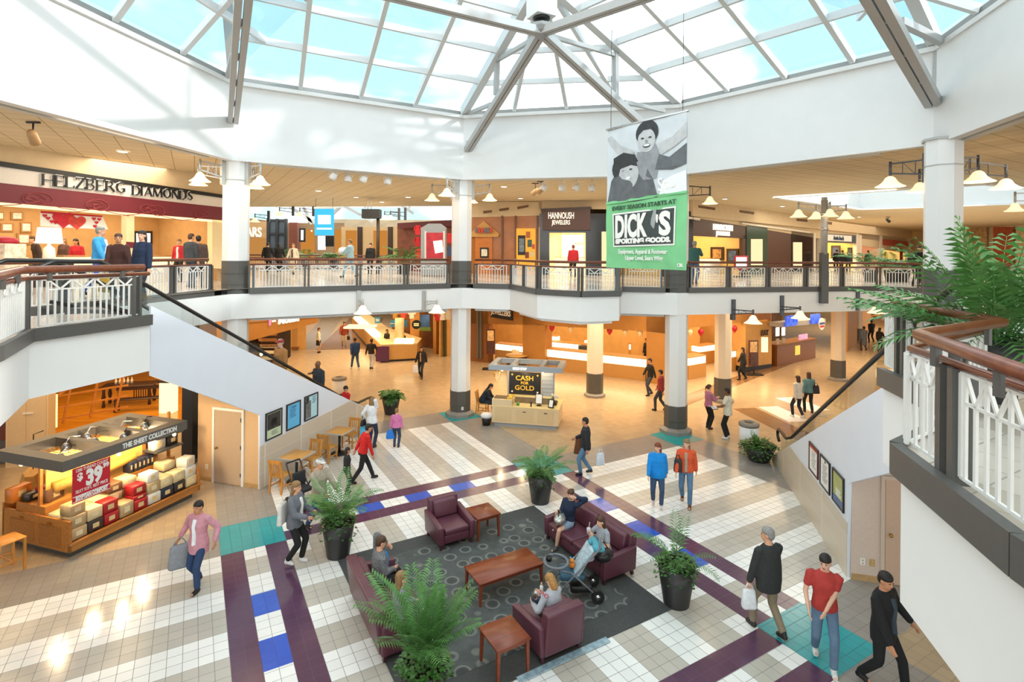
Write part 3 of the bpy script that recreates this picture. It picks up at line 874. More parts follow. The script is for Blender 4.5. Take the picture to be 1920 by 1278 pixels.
framed([(569.6, 744), (594.6, 734.2), (594.6, 778.7), (570.7, 790)], KL0, KL1, NL, FR_K, PALEB, 'black framed poster with a grey photograph on its left half and pale blue right half', deco=[(.03, .46, .2, .96, PH_G), (.06, .3, .02, .3, PH_D)] + lines(.55, .95, .08, .4, 7, INKB))
framed([(1519.3, 826.5), (1536, 844.7), (1535, 900), (1519.3, 877.5)], KR0, KR1, NR, FR_B, PAPER, 'reddish brown framed notice, first of three up the right escalator wall', deco=lines(.25, .8, .2, .85, 8, INK) + [(.05, .95, .03, .12, M('print_red', '#b4453a', .5))])
framed([(1540.3, 849.4), (1558.1, 870), (1557.2, 929), (1539.4, 905.6)], KR0, KR1, NR, FR_K, PAPER, 'black framed white letter, middle of three up the right escalator wall', deco=[(.45, .58, .06, .12, PH_D)] + lines(.2, .8, .2, .85, 10, INK))
framed([(1563, 875.4), (1584, 896.9), (1583.4, 962.3), (1563, 935.8)], KR0, KR1, NR, FR_K, M('print_olive', '#a9b06a', .4, var=.12, scale=9), 'black framed olive and blue poster nearest the right-hand door', deco=[(.03, .97, .78, .97, M('print_navy', '#3c5e9a', .4))] + lines(.25, .85, .5, .75, 6, PAPER))

# ---------------------------------------------------------------- roof trusses meeting at a hub
ST = M('truss_steel', '#aeadab', .42, var=.03); STD = M('truss_shade', '#8f8e8c', .42, var=.03)  # second steel is a darker grey, used on the hub node
HUBP = PY(1015, 60, 15.2)


def double_bar(mb, a, b, w=.13, h=.2, gap=.035):
    mb.beam(a, b, w, h, off=(-(w + gap) / 2, 0)); mb.beam(a, b, w, h, off=((w + gap) / 2, 0))
    a, b = Vector(a), Vector(b); L = (b - a).length; k = max(2, int(L / 1.6))
    for i in range(k + 1): p = a.lerp(b, i / k); mb.beam(p, p + (b - a).normalized() * .08, gap + .02, h * .8)


def truss(label, foot, head, webs=(), w=.13):
    o = empty('roof_truss', foot, 0, label, 'roof truss'); T = Matrix.Translation(-Vector(foot))
    m = MB(); double_bar(m, foot, head, w); m.xf(T); m.build('bottom_chord', ST, o)
    for nm, a, b, ww in webs:
        m = MB(); m.beam(a, b, ww, ww); m.xf(T); m.build(nm, ST, o)
    return o


pl = lambda A, B: (lambda x, y: PP(x, y, A, B))
fC1 = PP(877, 281, VC1, VC2); q = pl((fC1.x, fC1.y), (HUBP.x, HUBP.y))
truss('roof truss coming down above the kiosk column', fC1, HUBP, [('post', q(930, 178), q(932, 113), .16), ('brace', q(932, 113), q(1006, 70), .12), ('brace', q(868, 217), q(922, 195), .12), ('post', fC1 + Vector((0, 0, .1)), q(872, 217), .10)])
fC2 = PP(1262, 285, VC2, VR) + Vector((-.1, -.1, 0)); q = pl((fC2.x, fC2.y), (HUBP.x, HUBP.y))
truss('roof truss running down behind the hanging banner', fC2, HUBP, [('post', q(1154, 178), q(1154, 100), .16), ('brace', q(1150, 102), q(1030, 67), .12), ('brace', q(1170, 191), q(1245, 208), .12)])
eL2 = PY(770, 0, 13.1); eL2 = HUBP + (eL2 - HUBP) * 3.0
truss('roof truss heading from the hub to the upper left', eL2, HUBP, [('post', HUBP.lerp(eL2, .35), HUBP.lerp(eL2, .35) + Vector((0, 0, 1.4)), .14)])
eR2 = PY(1190, 0, 13.0); eR2 = HUBP + (eR2 - HUBP) * 2.9
truss('roof truss heading from the hub to the upper right', eR2, HUBP, [('post', HUBP.lerp(eR2, .5), HUBP.lerp(eR2, .5) + Vector((0, 0, 1.4)), .14)])
fL = PP(437, 228, VL, VC1); hL = PY(457, -6, 9.6)
truss('roof truss above the column left of the long straight railing', fL + Vector((.06, -.12, 0)), hL + (hL - fL) * .5, [('brace', PP(428, 150, VL, VC1) + Vector((0, -.1, 0)), PY(436, 100, 15.2), .12)])
fR = PP(1752, 196, VC2, VR); hR = PY(1640, -4, 9.6)
truss('dark roof truss above the column carrying bell lamps on the right', fR + Vector((-.1, -.1, 0)), hR + (hR - fR) * .4, [('brace', PP(1772, 85, VC2, VR) + Vector((-.05, -.1, 0)), PY(1688, 40, 12.0), .16), ('post', fR + Vector((-.02, -.02, .1)), PP(1757, 90, VC2, VR) + Vector((-.03, -.03, 0)), .1)], .16)
hub = empty('truss_hub', HUBP, 0, 'white boxed hub where the roof trusses meet under the skylight', 'truss hub')
m = MB(); m.lathe([(.05, -.22), (.28, -.02), (.34, .1), (.3, .2), (.1, .26)], 8, smooth=False); m.build('node', STD, hub)
m = MB(); m.obox((0, 0, .95), .62, .62, 1.1, rotz(.5)); m.build('speaker_box', WHITE_STEEL, hub)
m = MB(); m.tube([(0, 0, 1.45), (0, 0, 1.75)], .16, 10); m.build('post', WHITE_STEEL, hub)
m = MB(); m.lathe([(.2, .32), (.24, .34), (.24, .4)], 12); m.build('camera_ring', BLACK, hub)
# ---------------------------------------------------------------- upper shops
def panel(parent, name, A, B, pix, mat, t=.06, out=0.0, n=None):
    """upright panel filling a photo outline on the plane A-B, t thick, its face 'out' in front of the plane"""
    d = Vector((B[0] - A[0], B[1] - A[1], 0)).normalized(); nn = Vector((d.y, -d.x, 0))
    if nn.y > 0: nn = -nn
    if len(pix) == 4 and not isinstance(pix[0], (tuple, list)):
        x0, y0, x1, y1 = pix; pix = [(x0, y0), (x1, y0), (x1, y1), (x0, y1)]
    A2, B2 = (A[0] + nn.x * out, A[1] + nn.y * out), (B[0] + nn.x * out, B[1] + nn.y * out)
    pts = [PP(x, y, A2, B2) for x, y in pix]
    m = MB(); m.slab(pts, -nn * t)
    o = m.build(name, mat)
    if parent is not None: o.parent = parent; o.matrix_parent_inverse = parent_matrix(parent).inverted()
    return o


def front(name, label, A, B, z, cat='shop front'):
    return empty(name, ((A[0] + B[0]) / 2, (A[1] + B[1]) / 2, z), 0, label, cat)


def pl_text(body, size, x, y, A, B, mat, parent, out=.04, depth=.02, bold=0.0, width=None, name='lettering', spacing=1.0, skew=0):
    d = Vector((B[0] - A[0], B[1] - A[1], 0)).normalized(); nn = Vector((d.y, -d.x, 0))
    if nn.y > 0: nn = -nn
    if d.x < 0: d = -d
    A2, B2 = (A[0] + nn.x * out, A[1] + nn.y * out), (B[0] + nn.x * out, B[1] + nn.y * out)
    sign_text(body, size, PP(x, y, A2, B2), d, nn, mat, parent, name, depth, bold, width=width, spacing=spacing, skew=skew)


def room(tag, A, B, depth, z0, z1, wall, ceil_=None, sides=(1, 1)):
    """back wall, side walls and lid of a shop behind the front A-B"""
    A, B = Vector((A[0], A[1], 0)), Vector((B[0], B[1], 0)); d = (B - A).normalized(); nn = Vector((-d.y, d.x, 0))
    if nn.y < 0: nn = -nn
    C, D = B + nn * depth, A + nn * depth; up = Vector((0, 0, 1))
    m = MB()
    m.slab([D + up * z0, C + up * z0, C + up * z1, D + up * z1], nn * .1)
    if sides[0]: m.slab([A + up * z0, D + up * z0, D + up * z1, A + up * z1], -d * .1)
    if sides[1]: m.slab([B + up * z0, C + up * z0, C + up * z1, B + up * z1], d * .1)
    m.build('wall_' + tag, wall, kind='structure')
    m = MB(); m.slab([A + up * z1, B + up * z1, C + up * z1, D + up * z1], (0, 0, .08)); m.build('ceiling_' + tag, ceil_ or CREAM, kind='structure')
    return d, nn, (D.x, D.y), (C.x, C.y)


def shop_light(A, B, depth, z, power, color=(1, .78, .48), k=.5):
    A, B = Vector((A[0], A[1], 0)), Vector((B[0], B[1], 0)); d = (B - A); L = d.length; d /= L; nn = Vector((-d.y, d.x, 0))
    if nn.y < 0: nn = -nn
    c = (A + B) / 2 + nn * depth * k
    area_light((c.x, c.y, z), (0, 0, math.atan2(d.y, d.x)), L * .85, depth * .6, power, color)


INTERIOR = M('shop_cream', '#e9d3a6', .7, var=.04, scale=3); INTERIOR_Y = M('shop_yellow', '#e8c67c', .7, var=.05, scale=3)
BURG = M('burgundy_band', '#6d1f2c', .45, var=.06, scale=3); WOOD_D = wood('dark_walnut', '#2c1a12', '#3f2619', .35); BRONZE = M('bronze_panel', '#4a2a1c', .4, var=.08)
GRANITE = M('black_granite', '#20201f', .15, var=.5, scale=60); GRANITE_G = M('green_granite', '#2f4a3e', .15, var=.5, scale=50)
CASE_W = M('case_white', '#efe8da', .5, var=.02); SHELF = wood('shelf_oak', '#a4713a', '#b9854a', .45)
RED = M('red_cloth', '#a3182a', .6, var=.1); LETTER_K = M('letter_black', '#15161b', .35); LETTER_EDGE = M('letter_edge', '#e8e4da', .4)

# burgundy banded jewellery shop on the left
HA, HB = (-15.2, 14.4), (-11.55, 21.7)
hz = front('shop', 'long jewellery shop front with white sign band over a burgundy scroll band', HA, HB, ZU)
panel(hz, 'bulkhead', HA, HB, [(-60, 250), (440, 325), (440, 372), (-60, 292)], M('bulkhead_beige', '#d3bb96', .75, var=.04, scale=3), .15)
panel(hz, 'cornice', HA, HB, [(-60, 293), (440, 368), (440, 374), (-60, 303)], BLACK, .1, .08)
panel(hz, 'sign_band', HA, HB, [(-60, 303), (440, 372), (440, 391), (-60, 336)], M('sign_band', '#e0d8cf', .5, var=.01), .1, .03)
panel(hz, 'burgundy_band', HA, HB, [(-60, 336), (440, 391), (440, 415), (-60, 374)], BURG, .14, .06)
panel(hz, 'lit_edge', HA, HB, [(-60, 374), (440, 415), (440, 419), (-60, 381)], LIT_WARM, .08, .02)
scr = MB(); d_h = Vector((HB[0] - HA[0], HB[1] - HA[1], 0)).normalized(); n_h = Vector((d_h.y, -d_h.x, 0))
for k, (x, y, s, fl_) in enumerate(((40, 372, .5, 1), (100, 376, .6, -1), (160, 385, .45, 1), (205, 388, .6, -1), (262, 392, .5, 1), (310, 398, .6, -1), (365, 402, .5, 1))):
    o_ = PP(x, y, (HA[0] + n_h.x * .075, HA[1] + n_h.y * .075), (HB[0] + n_h.x * .075, HB[1] + n_h.y * .075))
    pts = []
    for i in range(22):
        a = i / 21 * 2.6 * pi; r = s * .42 * (1 - i / 27); pts.append(o_ + d_h * (r * cos(a) * 1.6 * fl_ + s * .5 * fl_) + Vector((0, 0, r * sin(a))))
    scr.tube([o_ + d_h * (-s * fl_) + Vector((0, 0, -.25)), o_ + d_h * (-.3 * s * fl_) + Vector((0, 0, -.2))] + pts, .012, 4)
scr.build('scroll_pattern', M('scroll_red', '#9a3a3c', .5), hz, world=True)
# serif capitals with thick and thin strokes
GLY = {'H': ([((0, 0), (0, 1), 2), ((.72, 0), (.72, 1), 1), ((0, .5), (.72, .5), 0)], .78), 'E': ([((0, 0), (0, 1), 2), ((0, 1), (.56, 1), 0), ((0, .52), (.46, .52), 0), ((0, 0), (.58, 0), 0), ((.56, 1), (.56, .8), 0), ((.58, 0), (.6, .2), 0)], .64),
       'L': ([((0, 0), (0, 1), 2), ((0, 0), (.55, 0), 0), ((.55, 0), (.57, .22), 0)], .6), 'Z': ([((0, 1), (.62, 1), 0), ((.62, 1), (0, 0), 2), ((0, 0), (.66, 0), 0), ((0, 1), (0, .8), 0), ((.66, 0), (.66, .2), 0)], .7),
       'B': ([((0, 0), (0, 1), 2), ((0, 1), (.36, .98), 0), ((.36, .98), (.5, .76), 1), ((.5, .76), (.34, .53), 1), ((0, .53), (.34, .53), 0), ((.34, .53), (.58, .28), 1), ((.58, .28), (.38, 0), 1), ((0, 0), (.38, 0), 0)], .66),
       'R': ([((0, 0), (0, 1), 2), ((0, 1), (.36, .98), 0), ((.36, .98), (.52, .74), 1), ((.52, .74), (.32, .5), 1), ((0, .5), (.32, .5), 0), ((.3, .5), (.66, 0), 2)], .7),
       'G': ([((.66, .82), (.42, 1), 0), ((.42, 1), (.12, .82), 1), ((.12, .82), (.03, .5), 2), ((.03, .5), (.14, .16), 2), ((.14, .16), (.42, 0), 1), ((.42, 0), (.68, .12), 0), ((.68, .12), (.68, .42), 2), ((.48, .42), (.74, .42), 0)], .82),
       'D': ([((0, 0), (0, 1), 2), ((0, 1), (.36, .98), 0), ((.36, .98), (.62, .78), 1), ((.62, .78), (.68, .5), 2), ((.68, .5), (.62, .22), 2), ((.62, .22), (.36, .0), 1), ((0, 0), (.36, 0), 0)], .78),
       'I': ([((0, 0), (0, 1), 2)], .2), 'A': ([((0, 0), (.36, 1), 0), ((.36, 1), (.72, 0), 2), ((.14, .34), (.6, .34), 0)], .78),
       'M': ([((0, 0), (.06, 1), 0), ((.06, 1), (.44, .05), 2), ((.44, .05), (.84, 1), 0), ((.84, 1), (.9, 0), 2)], .98),
       'O': ([((.4, 1), (.12, .82), 1), ((.12, .82), (.03, .5), 2), ((.03, .5), (.12, .18), 2), ((.12, .18), (.4, 0), 1), ((.4, 0), (.68, .18), 1), ((.68, .18), (.77, .5), 2), ((.77, .5), (.68, .82), 2), ((.68, .82), (.4, 1), 1)], .86),
       'N': ([((0, 0), (0, 1), 0), ((0, 1), (.66, 0), 2), ((.66, 0), (.66, 1), 0)], .76), 'S': ([((.5, .84), (.3, 1), 0), ((.3, 1), (.08, .8), 1), ((.08, .8), (.16, .6), 2), ((.16, .6), (.46, .4), 2), ((.46, .4), (.52, .2), 2), ((.52, .2), (.3, 0), 1), ((.3, 0), (.03, .16), 0)], .62), ' ': ([], .5)}


def serif_word(body, x0, y0, x1, y1, hpx0, A, B, out, parent):
    d = Vector((B[0] - A[0], B[1] - A[1], 0)).normalized(); nn = Vector((d.y, -d.x, 0))
    A2, B2 = (A[0] + nn.x * out, A[1] + nn.y * out), (B[0] + nn.x * out, B[1] + nn.y * out)
    p, q = PP(x0, y0, A2, B2), PP(x1, y1, A2, B2); h = (PP(x0, y0 - hpx0, A2, B2) - p).z
    W_ = (Vector((q.x - p.x, q.y - p.y, 0))).length; tot = sum(GLY[c][1] + .12 for c in body) - .12; sx = W_ / tot
    x = 0.0
    for c in body:
        st, w = GLY[c]
        if st:
            mb = MB(); hm = MB()
            for (a, b, k) in st:
                pa, pb = [p + d * ((x + u[0]) * sx) + Vector((0, 0, u[1] * h)) for u in (a, b)]
                wd = (.05, .085, .16)[k] * h
                mb.beam(pa + nn * .05, pb + nn * .05, wd, .05, up=nn); hm.beam(pa + nn * .01, pb + nn * .01, wd + .045, .03, up=nn)
                for e in (pa, pb):
                    if k == 2 and abs(a[0] - b[0]) < .05: mb.beam(e + nn * .05 - d * wd * .9, e + nn * .05 + d * wd * .9, .022 * h, .05, up=nn)
            o = mb.build('letter', LETTER_K, parent, world=True); hm.build('letter_edge', PAPER, parent, world=True)
        x += w + .12


serif_word('HELZBERG', 79, 347, 234, 364, 21, HA, HB, .06, hz)
serif_word('DIAMONDS', 247, 365, 360, 379, 17.5, HA, HB, .06, hz)
panel(hz, 'pilaster', HA, HB, [(237, 400), (252, 402), (252, 487), (237, 486)], INTERIOR, .3, .02); panel(hz, 'pilaster_stripe', HA, HB, [(237, 453), (252, 454), (252, 465), (237, 464)], BURG, .02, .04)
panel(hz, 'pilaster', HA, HB, [(398, 412), (424, 414), (424, 505), (398, 502)], INTERIOR, .3, .02)
d1, n1, RD0, RC0 = room('jeweller_left', HA, HB, 4.2, ZU, 8.15, M('shop_tan_wall', '#b98f58', .7, var=.06, scale=3))
shop_light(HA, HB, 4.2, 8.1, 260, (1, .85, .62))
# counters along the front
def case(label, A, B, pix, depth=.6, group=None, zf=ZU, lit=LIT_WARM, glass_h=.3, top=.98, mat=None, name='display_counter'):
    """glass topped shop counter: pix = ((x0,y0),(x1,y1)) ends of the front, measured at its foot on plane A-B"""
    d = Vector((B[0] - A[0], B[1] - A[1], 0)).normalized(); nn = Vector((-d.y, d.x, 0))
    if nn.y < 0: nn = -nn
    p, q = [PP(x, y, A, B) for x, y in pix]; p.z = q.z = zf
    o = empty(name, (p + q) / 2, 0, label, 'display counter', group); L = (q - p).length; R = Matrix((d, nn, Vector((0, 0, 1)))).transposed()
    b = MB(); b.obox(nn * depth / 2 + Vector((0, 0, (top - glass_h) / 2)), L, depth, top - glass_h, R); b.build('cabinet', mat or CASE_W, o)
    g = MB(); g.obox(nn * depth / 2 + Vector((0, 0, top - glass_h / 2 - .02)), L - .04, depth - .04, glass_h - .04, R); g.build('lit_case', lit, o)
    t = MB(); t.obox(nn * depth / 2 + Vector((0, 0, top)), L + .04, depth + .06, .035, R); t.build('counter_top', SHELF, o)
    return o


CI = (HA[0] - n_h.x * .9, HA[1] - n_h.y * .9), (HB[0] - n_h.x * .9, HB[1] - n_h.y * .9)
case('white lit jewellery counter left of the white table lamp', *CI, ((18, 520), (55, 520)), group=None)
case('long white lit jewellery counter behind the white table lamp and pilaster', *CI, ((120, 520), (234, 520)))
case('white lit jewellery counter on the right under two wall screens', *CI, ((272, 520), (398, 520)))
BK = RD0, RC0
def wall_pic(x0, y0, x1, y1, label, A, B, fm, pm, name='picture_frame', cat='picture', out=.05):
    o = empty(name, PP((x0 + x1) / 2, (y0 + y1) / 2, A, B), 0, label, cat)
    panel(o, 'frame', A, B, (x0, y0, x1, y1), fm, .04, out); w, h = (x1 - x0) * .16, (y1 - y0) * .16
    panel(o, 'picture', A, B, (x0 + w, y0 + h, x1 - w, y1 - h), pm, .02, out + .015); return o


OAK_F = wood('frame_oak', '#9a6a38', '#b07e46', .4)
PALEPIC = M('picture_pale', '#e7dcc6', .5, var=.3, scale=9)
for (x0, y0, x1, y1, t) in ((-2, 397, 7, 412, 'small oak framed picture at the far left of the cream shop wall'), (21, 397, 44, 412, 'oak framed picture upper right on the cream shop wall'), (2, 418, 26, 434, 'oak framed picture lower left on the cream shop wall'), (39, 416, 60, 436, 'oak framed picture right of two others on the cream wall'), (32, 437, 58, 458, 'oak framed picture lowest on the cream shop wall')):
    wall_pic(x0, y0, x1, y1, t, *BK, OAK_F, PALEPIC)
for x0, x1, t in ((252, 286, 'wall screen nearest the burgundy striped pilaster'), (303, 343, 'wall screen on the right of the jewellery shop')):
    o = empty('wall_screen', PP((x0 + x1) / 2, 446, *BK), 0, t, 'screen'); panel(o, 'bezel', *BK, (x0, 433, x1, 458), BLACK, .06, .06); panel(o, 'display', *BK, (x0 + 4, 437, x1 - 4, 454), LIT_WHITE, .02, .075)
hb = empty('heart_banner', PP(133, 410, *CI), 0, 'white hanging banner with two big red valentine hearts', 'banner')
HPL = ((HA[0] - n_h.x * .5, HA[1] - n_h.y * .5), (HB[0] - n_h.x * .5, HB[1] - n_h.y * .5))
panel(hb, 'sheet', *HPL, [(76, 395), (192, 404), (203, 430), (76, 424)], PAPER, .02); panel(hb, 'red_strip', *HPL, [(76, 395), (192, 404), (192, 407), (76, 399)], M('heart_red', '#c3142a', .5), .01, .02)


def heart(px, py, size, A, B, out, mat, parent, name='heart'):
    d = Vector((B[0] - A[0], B[1] - A[1], 0)).normalized(); nn = Vector((d.y, -d.x, 0))
    if nn.y > 0: nn = -nn
    A2, B2 = (A[0] + nn.x * out, A[1] + nn.y * out), (B[0] + nn.x * out, B[1] + nn.y * out); c = PP(px, py, A2, B2)
    pts = []
    for i in range(24):
        t = 2 * pi * i / 24; pts.append(c + d * (size * sin(t) ** 3) + Vector((0, 0, size * (13 * cos(t) - 5 * cos(2 * t) - 2 * cos(3 * t) - cos(4 * t)) / 16)))
    m = MB(); m.slab(pts, nn * .012); m.build(name, mat, parent, world=True)


HRED = M('heart_red', '#c3142a', .5)
heart(119, 411, .30, *HPL, .02, HRED, hb); heart(144, 416, .26, *HPL, .03, M('heart_orange', '#c8382e', .5, var=.3, scale=12), hb)
for x, y in ((84, 404), (90, 409), (97, 415), (104, 417), (176, 410), (186, 411), (181, 417), (178, 424)): heart(x, y, .06, *HPL, .02, HRED, hb)


def table_lamp(c, label, s=1.0, lit=LIT_WHITE):
    o = empty('table_lamp', c, 0, label, 'lamp')
    m = MB(); m.lathe([(.09 * s, 0), (.1 * s, .05 * s), (.085 * s, .24 * s), (.03 * s, .29 * s), (.02 * s, .34 * s)], 14); m.build('base', CASE_W, o)
    m = MB(); m.lathe([(.2 * s, .33 * s), (.17 * s, .62 * s)], 18, cap=False); m.build('lamp_shade', lit, o)
    return o


CI2 = ((CI[0][0] - n_h.x * .3, CI[0][1] - n_h.y * .3), (CI[1][0] - n_h.x * .3, CI[1][1] - n_h.y * .3))
dk = empty('lamp_table', PP(92, 520, *CI2), 0, 'low dark table carrying a big white lamp in the jewellery shop', 'table'); dk.location.z = ZU
m = MB(); m.obox((0, 0, .38), 1.1, .6, .76, rotz(1.1)); m.build('cabinet', WOOD_D, dk)
m = MB(); m.obox((0, 0, .78), 1.2, .7, .05, rotz(1.1)); m.build('table_top', WOOD_D, dk)
pl_ = PP(92, 478, *CI2); pl_.z = ZU + .806; table_lamp(pl_, 'big white table lamp with lit shade near the heart banner', 1.75)
pl_ = PP(388, 470, *BK) + Vector((0.4, -.8, 0)); pl_.z = ZU + .0
sb = empty('lamp_cabinet', pl_, 0, 'cream cabinet under a small lamp at the right end of the jewellery shop', 'cabinet'); m = MB(); m.obox((0, 0, .5), .5, .4, 1.0); m.build('body', CASE_W, sb); m = MB(); m.obox((0, 0, 1.01), .55, .45, .03); m.build('cabinet_top', SHELF, sb)
table_lamp(pl_ + Vector((0, 0, 1.026)), 'small table lamp with pale shade at the shop\'s right end', 1.1, LIT_WARM)
vt = empty('vending_globe', PP(8, 505, *HPL), 0, 'tall glass case with a red lid at the left edge of the photo', 'display case'); vt.location.z = ZU
m = MB(); m.bbox(-.35, .35, -.35, .35, 0, 1.35, .03); m.build('glass_case', M('case_frost', '#d8c8b2', .2, var=.25, scale=8), vt); m = MB(); m.lathe([(.36, 1.36), (.3, 1.5), (.12, 1.56)], 12); m.build('lid', RED, vt)
dc_ = MB()
for i in range(3): dc_.beam(PP(55 + i * 110, 300 + i * 16, HA, HB) + n_h * 1.5, PP(130 + i * 110, 310 + i * 16, HA, HB) + n_h * 1.5, .2, .02)

# ---- middle right: shops behind the bay and the banner
QA, QB, QC = (-2.9, 31.6), (9.6, 29.8), (25.5, 44.4)
BULK = M('bulkhead_beige', '#d3bb96', .75, var=.04, scale=3)
mid = front('shop', 'brown gabled glass shop front left of the two dark jewellery fronts', QA, (1.4, 31), ZU)
panel(mid, 'bulkhead', QA, QB, [(862, 378), (1016, 378), (1016, 404), (862, 408)], BULK, .2)
panel(mid, 'glass_wall', QA, QB, (868, 404, 1014, 520), M('brown_glass', '#a8672a', .25, var=.12, scale=2), .06, -.1)
panel(mid, 'gable', QA, QB, [(880, 438), (907, 414), (936, 438), (934, 444), (882, 444)], M('gable_tan', '#c39048', .5, var=.05), .2, .1)
panel(mid, 'door', QA, QB, (891, 444, 923, 520), wood('door_orange', '#b5661c', '#c97a2c', .4), .05, .0)
panel(mid, 'shop_window', QA, QB, (968, 428, 1004, 520), emis('window_amber', '#f0a840', .9), .05, .0)
for i, (x, mt) in enumerate(((894, 'g'), (899, 'r'), (905, 'r'), (911, 'g'), (916, 'g'), (921, 'r'))):
    m = MB(); c = PP(x, 432, QA, QB) + Vector((0, -.25, 0)); m.ball(c, .09, .03, .17); m.build('sign_letter', M('letter_rust', '#c1422f', .5) if mt == 'r' else M('letter_slate', '#6a6870', .5), mid, world=True)
for x in (868, 940, 965, 1006): panel(mid, 'mullion', QA, QB, (x, 404, x + 3, 520), M('mullion_brown', '#6f431d', .4), .08, .04)
wall_pic(900, 464, 916, 483, 'black framed notice on the orange door of the brown shop', QA, QB, BLACK, PALEPIC, 'notice_board', 'notice', .06)
wall_pic(971, 441, 985, 478, 'tall dark poster with a blue medallion in the amber window', QA, QB, BLACK, M('poster_slate', '#6f7f8c', .5, var=.4, scale=7), 'poster_board', 'poster', .1)
for k, (x, y, w_, h_, c) in enumerate(((990, 440, 8, 12, '#b3622a'), (993, 456, 8, 14, '#3d5a55'), (997, 476, 9, 10, '#d9c08a'), (988, 478, 7, 12, '#7a3c22'), (1000, 462, 5, 9, '#c94a36'))):
    o = empty('window_display_item', PP(x, y, QA, QB), 0, ('rust coloured', 'dark green', 'cream', 'brown', 'red')[k] + ' boxed item shown in the amber window of the brown shop', 'display item', None); panel(o, 'box', QA, QB, (x - w_ / 2, y - h_ / 2, x + w_ / 2, y + h_ / 2), M('item_%d' % k, c, .5, var=.2), .08, .12)
j1 = front('shop', 'dark jewellery front left of the hanging banner with a lit white opening', (1.4, 31), (5.6, 30.4), ZU)
panel(j1, 'bulkhead', QA, QB, [(1010, 366), (1300, 366), (1300, 392), (1010, 392)], BULK, .2)
panel(j1, 'sign_box', QA, QB, [(1017, 391), (1107, 387), (1107, 431), (1017, 431)], BRONZE, .5, .45); panel(j1, 'cornice', QA, QB, [(1014, 391), (1109, 387), (1109, 391), (1014, 395)], WOOD_D, .5, .5)
for (x0, x1) in ((1012, 1030), (1098, 1150)): panel(j1, 'pilaster', QA, QB, [(x0, 400), (x1, 400), (x1, 525), (x0, 525)], GRANITE, .3, .1)
panel(j1, 'pilaster', QA, QB, [(1240, 396), (1300, 396), (1300, 525), (1240, 525)], GRANITE, .3, .1)
panel(j1, 'transom', QA, QB, [(1030, 428), (1100, 428), (1100, 436), (1030, 436)], GRANITE, .3, .08)
pl_text('HANNOUSH', .5, 1052, 404.5, QA, QB, LIT_SIGN, j1, .5, .03, .005, width=1.42); pl_text('JEWELERS', .34, 1052, 417, QA, QB, LIT_SIGN, j1, .5, .03, .004, width=1.02)
room('jeweller_mid', (1.6, 30.95), (5.6, 30.4), 4.0, ZU, 7.9, INTERIOR); shop_light((1.6, 30.95), (5.6, 30.4), 4, 7.85, 260, (1, .88, .66))
QI = (QA[0] + .3, QA[1] + 2.2), (QB[0] + .3, QB[1] + 2.2)
case('white lit counter seen through the opening left of the banner', *QI, ((1040, 530), (1065, 530)), zf=ZU)
case('white lit counter right of the red shirted shopper in the opening', *QI, ((1079, 530), (1096, 530)), zf=ZU)
QW = (QA[0] + .5, QA[1] + 3.8), (QB[0] + .5, QB[1] + 3.8)
dp = empty('wall_display', PP(1072, 460, *QW), 0, 'lit white wall display with small square niches and a brand name', 'wall display'); panel(dp, 'board', *QW, (1053, 440, 1094, 490), CASE_W, .08, .1)
for i in range(2):
    for j in range(3): panel(dp, 'niche', *QW, (1056 + j * 10, 463 + i * 11, 1063 + j * 10, 472 + i * 11), LIT_WHITE, .03, .13)
pl_text('PANDORA', .26, 1085, 456, *QW, INK, dp, .14, .01, width=.62)
panel(j1, 'side_window', QA, QB, [(1128, 434), (1150, 434), (1150, 525), (1128, 525)], emis('window_soft', '#ffe3ae', .9), .05, .14)
# second dark jewellery front and its neighbours
j2 = front('shop', 'brown jewellery front right of the banner column, warm open shop under lit lettering', (9.6, 29.8), (14.5, 34.3), ZU)
panel(j2, 'bulkhead', QB, QC, [(1278, 366), (1700, 445), (1735, 462), (1735, 480), (1278, 404)], BULK, .3, .05)
panel(j2, 'sign_panel', QB, QC, [(1285, 404), (1400, 421), (1400, 447), (1285, 441)], BRONZE, .2, .02)
panel(j2, 'side_panel', QB, QC, [(1392, 440), (1400, 441), (1400, 515), (1392, 515)], BRONZE, .2, .02)
pl_text('HANNOUSH', .5, 1356, 427, QB, QC, LIT_SIGN, j2, .08, .03, .005, width=2.4); pl_text('JEWELERS', .36, 1356, 438, QB, QC, LIT_SIGN, j2, .08, .03, .004, width=1.7)
panel(j2, 'lamp_strip', QB, QC, [(1280, 404), (1313, 409), (1313, 413), (1280, 408)], CREAM, .2, .25); panel(j2, 'lamp_strip', QB, QC, [(1392, 417), (1520, 434), (1520, 437), (1392, 420)], CREAM, .2, .25)
panel(j2, 'pilaster', QB, QC, [(1400, 421), (1439, 427), (1439, 515), (1400, 515)], GRANITE_G, .3, .06); panel(j2, 'show_window', QB, QC, (1409, 448, 1430, 497), emis('window_soft', '#ffe3ae', .9), .05, .09)
panel(j2, 'bronze_wall', QB, QC, [(1439, 427), (1484, 433), (1484, 515), (1439, 515)], BRONZE, .3, .03)
panel(j2, 'black_wall', QB, QC, [(1484, 433), (1527, 438), (1527, 515), (1484, 515)], GRANITE, .3, .05); panel(j2, 'show_window', QB, QC, (1488, 454, 1504, 498), emis('window_soft', '#ffe3ae', .9), .05, .08)
tb = lambda a: (QB[0] + (QC[0] - QB[0]) * a, QB[1] + (QC[1] - QB[1]) * a)
room('jeweller_right', tb(.0), tb(.315), 4.5, ZU, 8.1, INTERIOR_Y); shop_light(tb(0), tb(.315), 4.5, 8.05, 210)
RI = (QB[0] - .9, QB[1] + 1.2), (QC[0] - .9, QC[1] + 1.2)
case('lit counter in the warm shop right of the banner column', *RI, ((1320, 525), (1356, 523)))
case('lit counter in the warm shop near the red framed board', *RI, ((1360, 523), (1392, 521)))
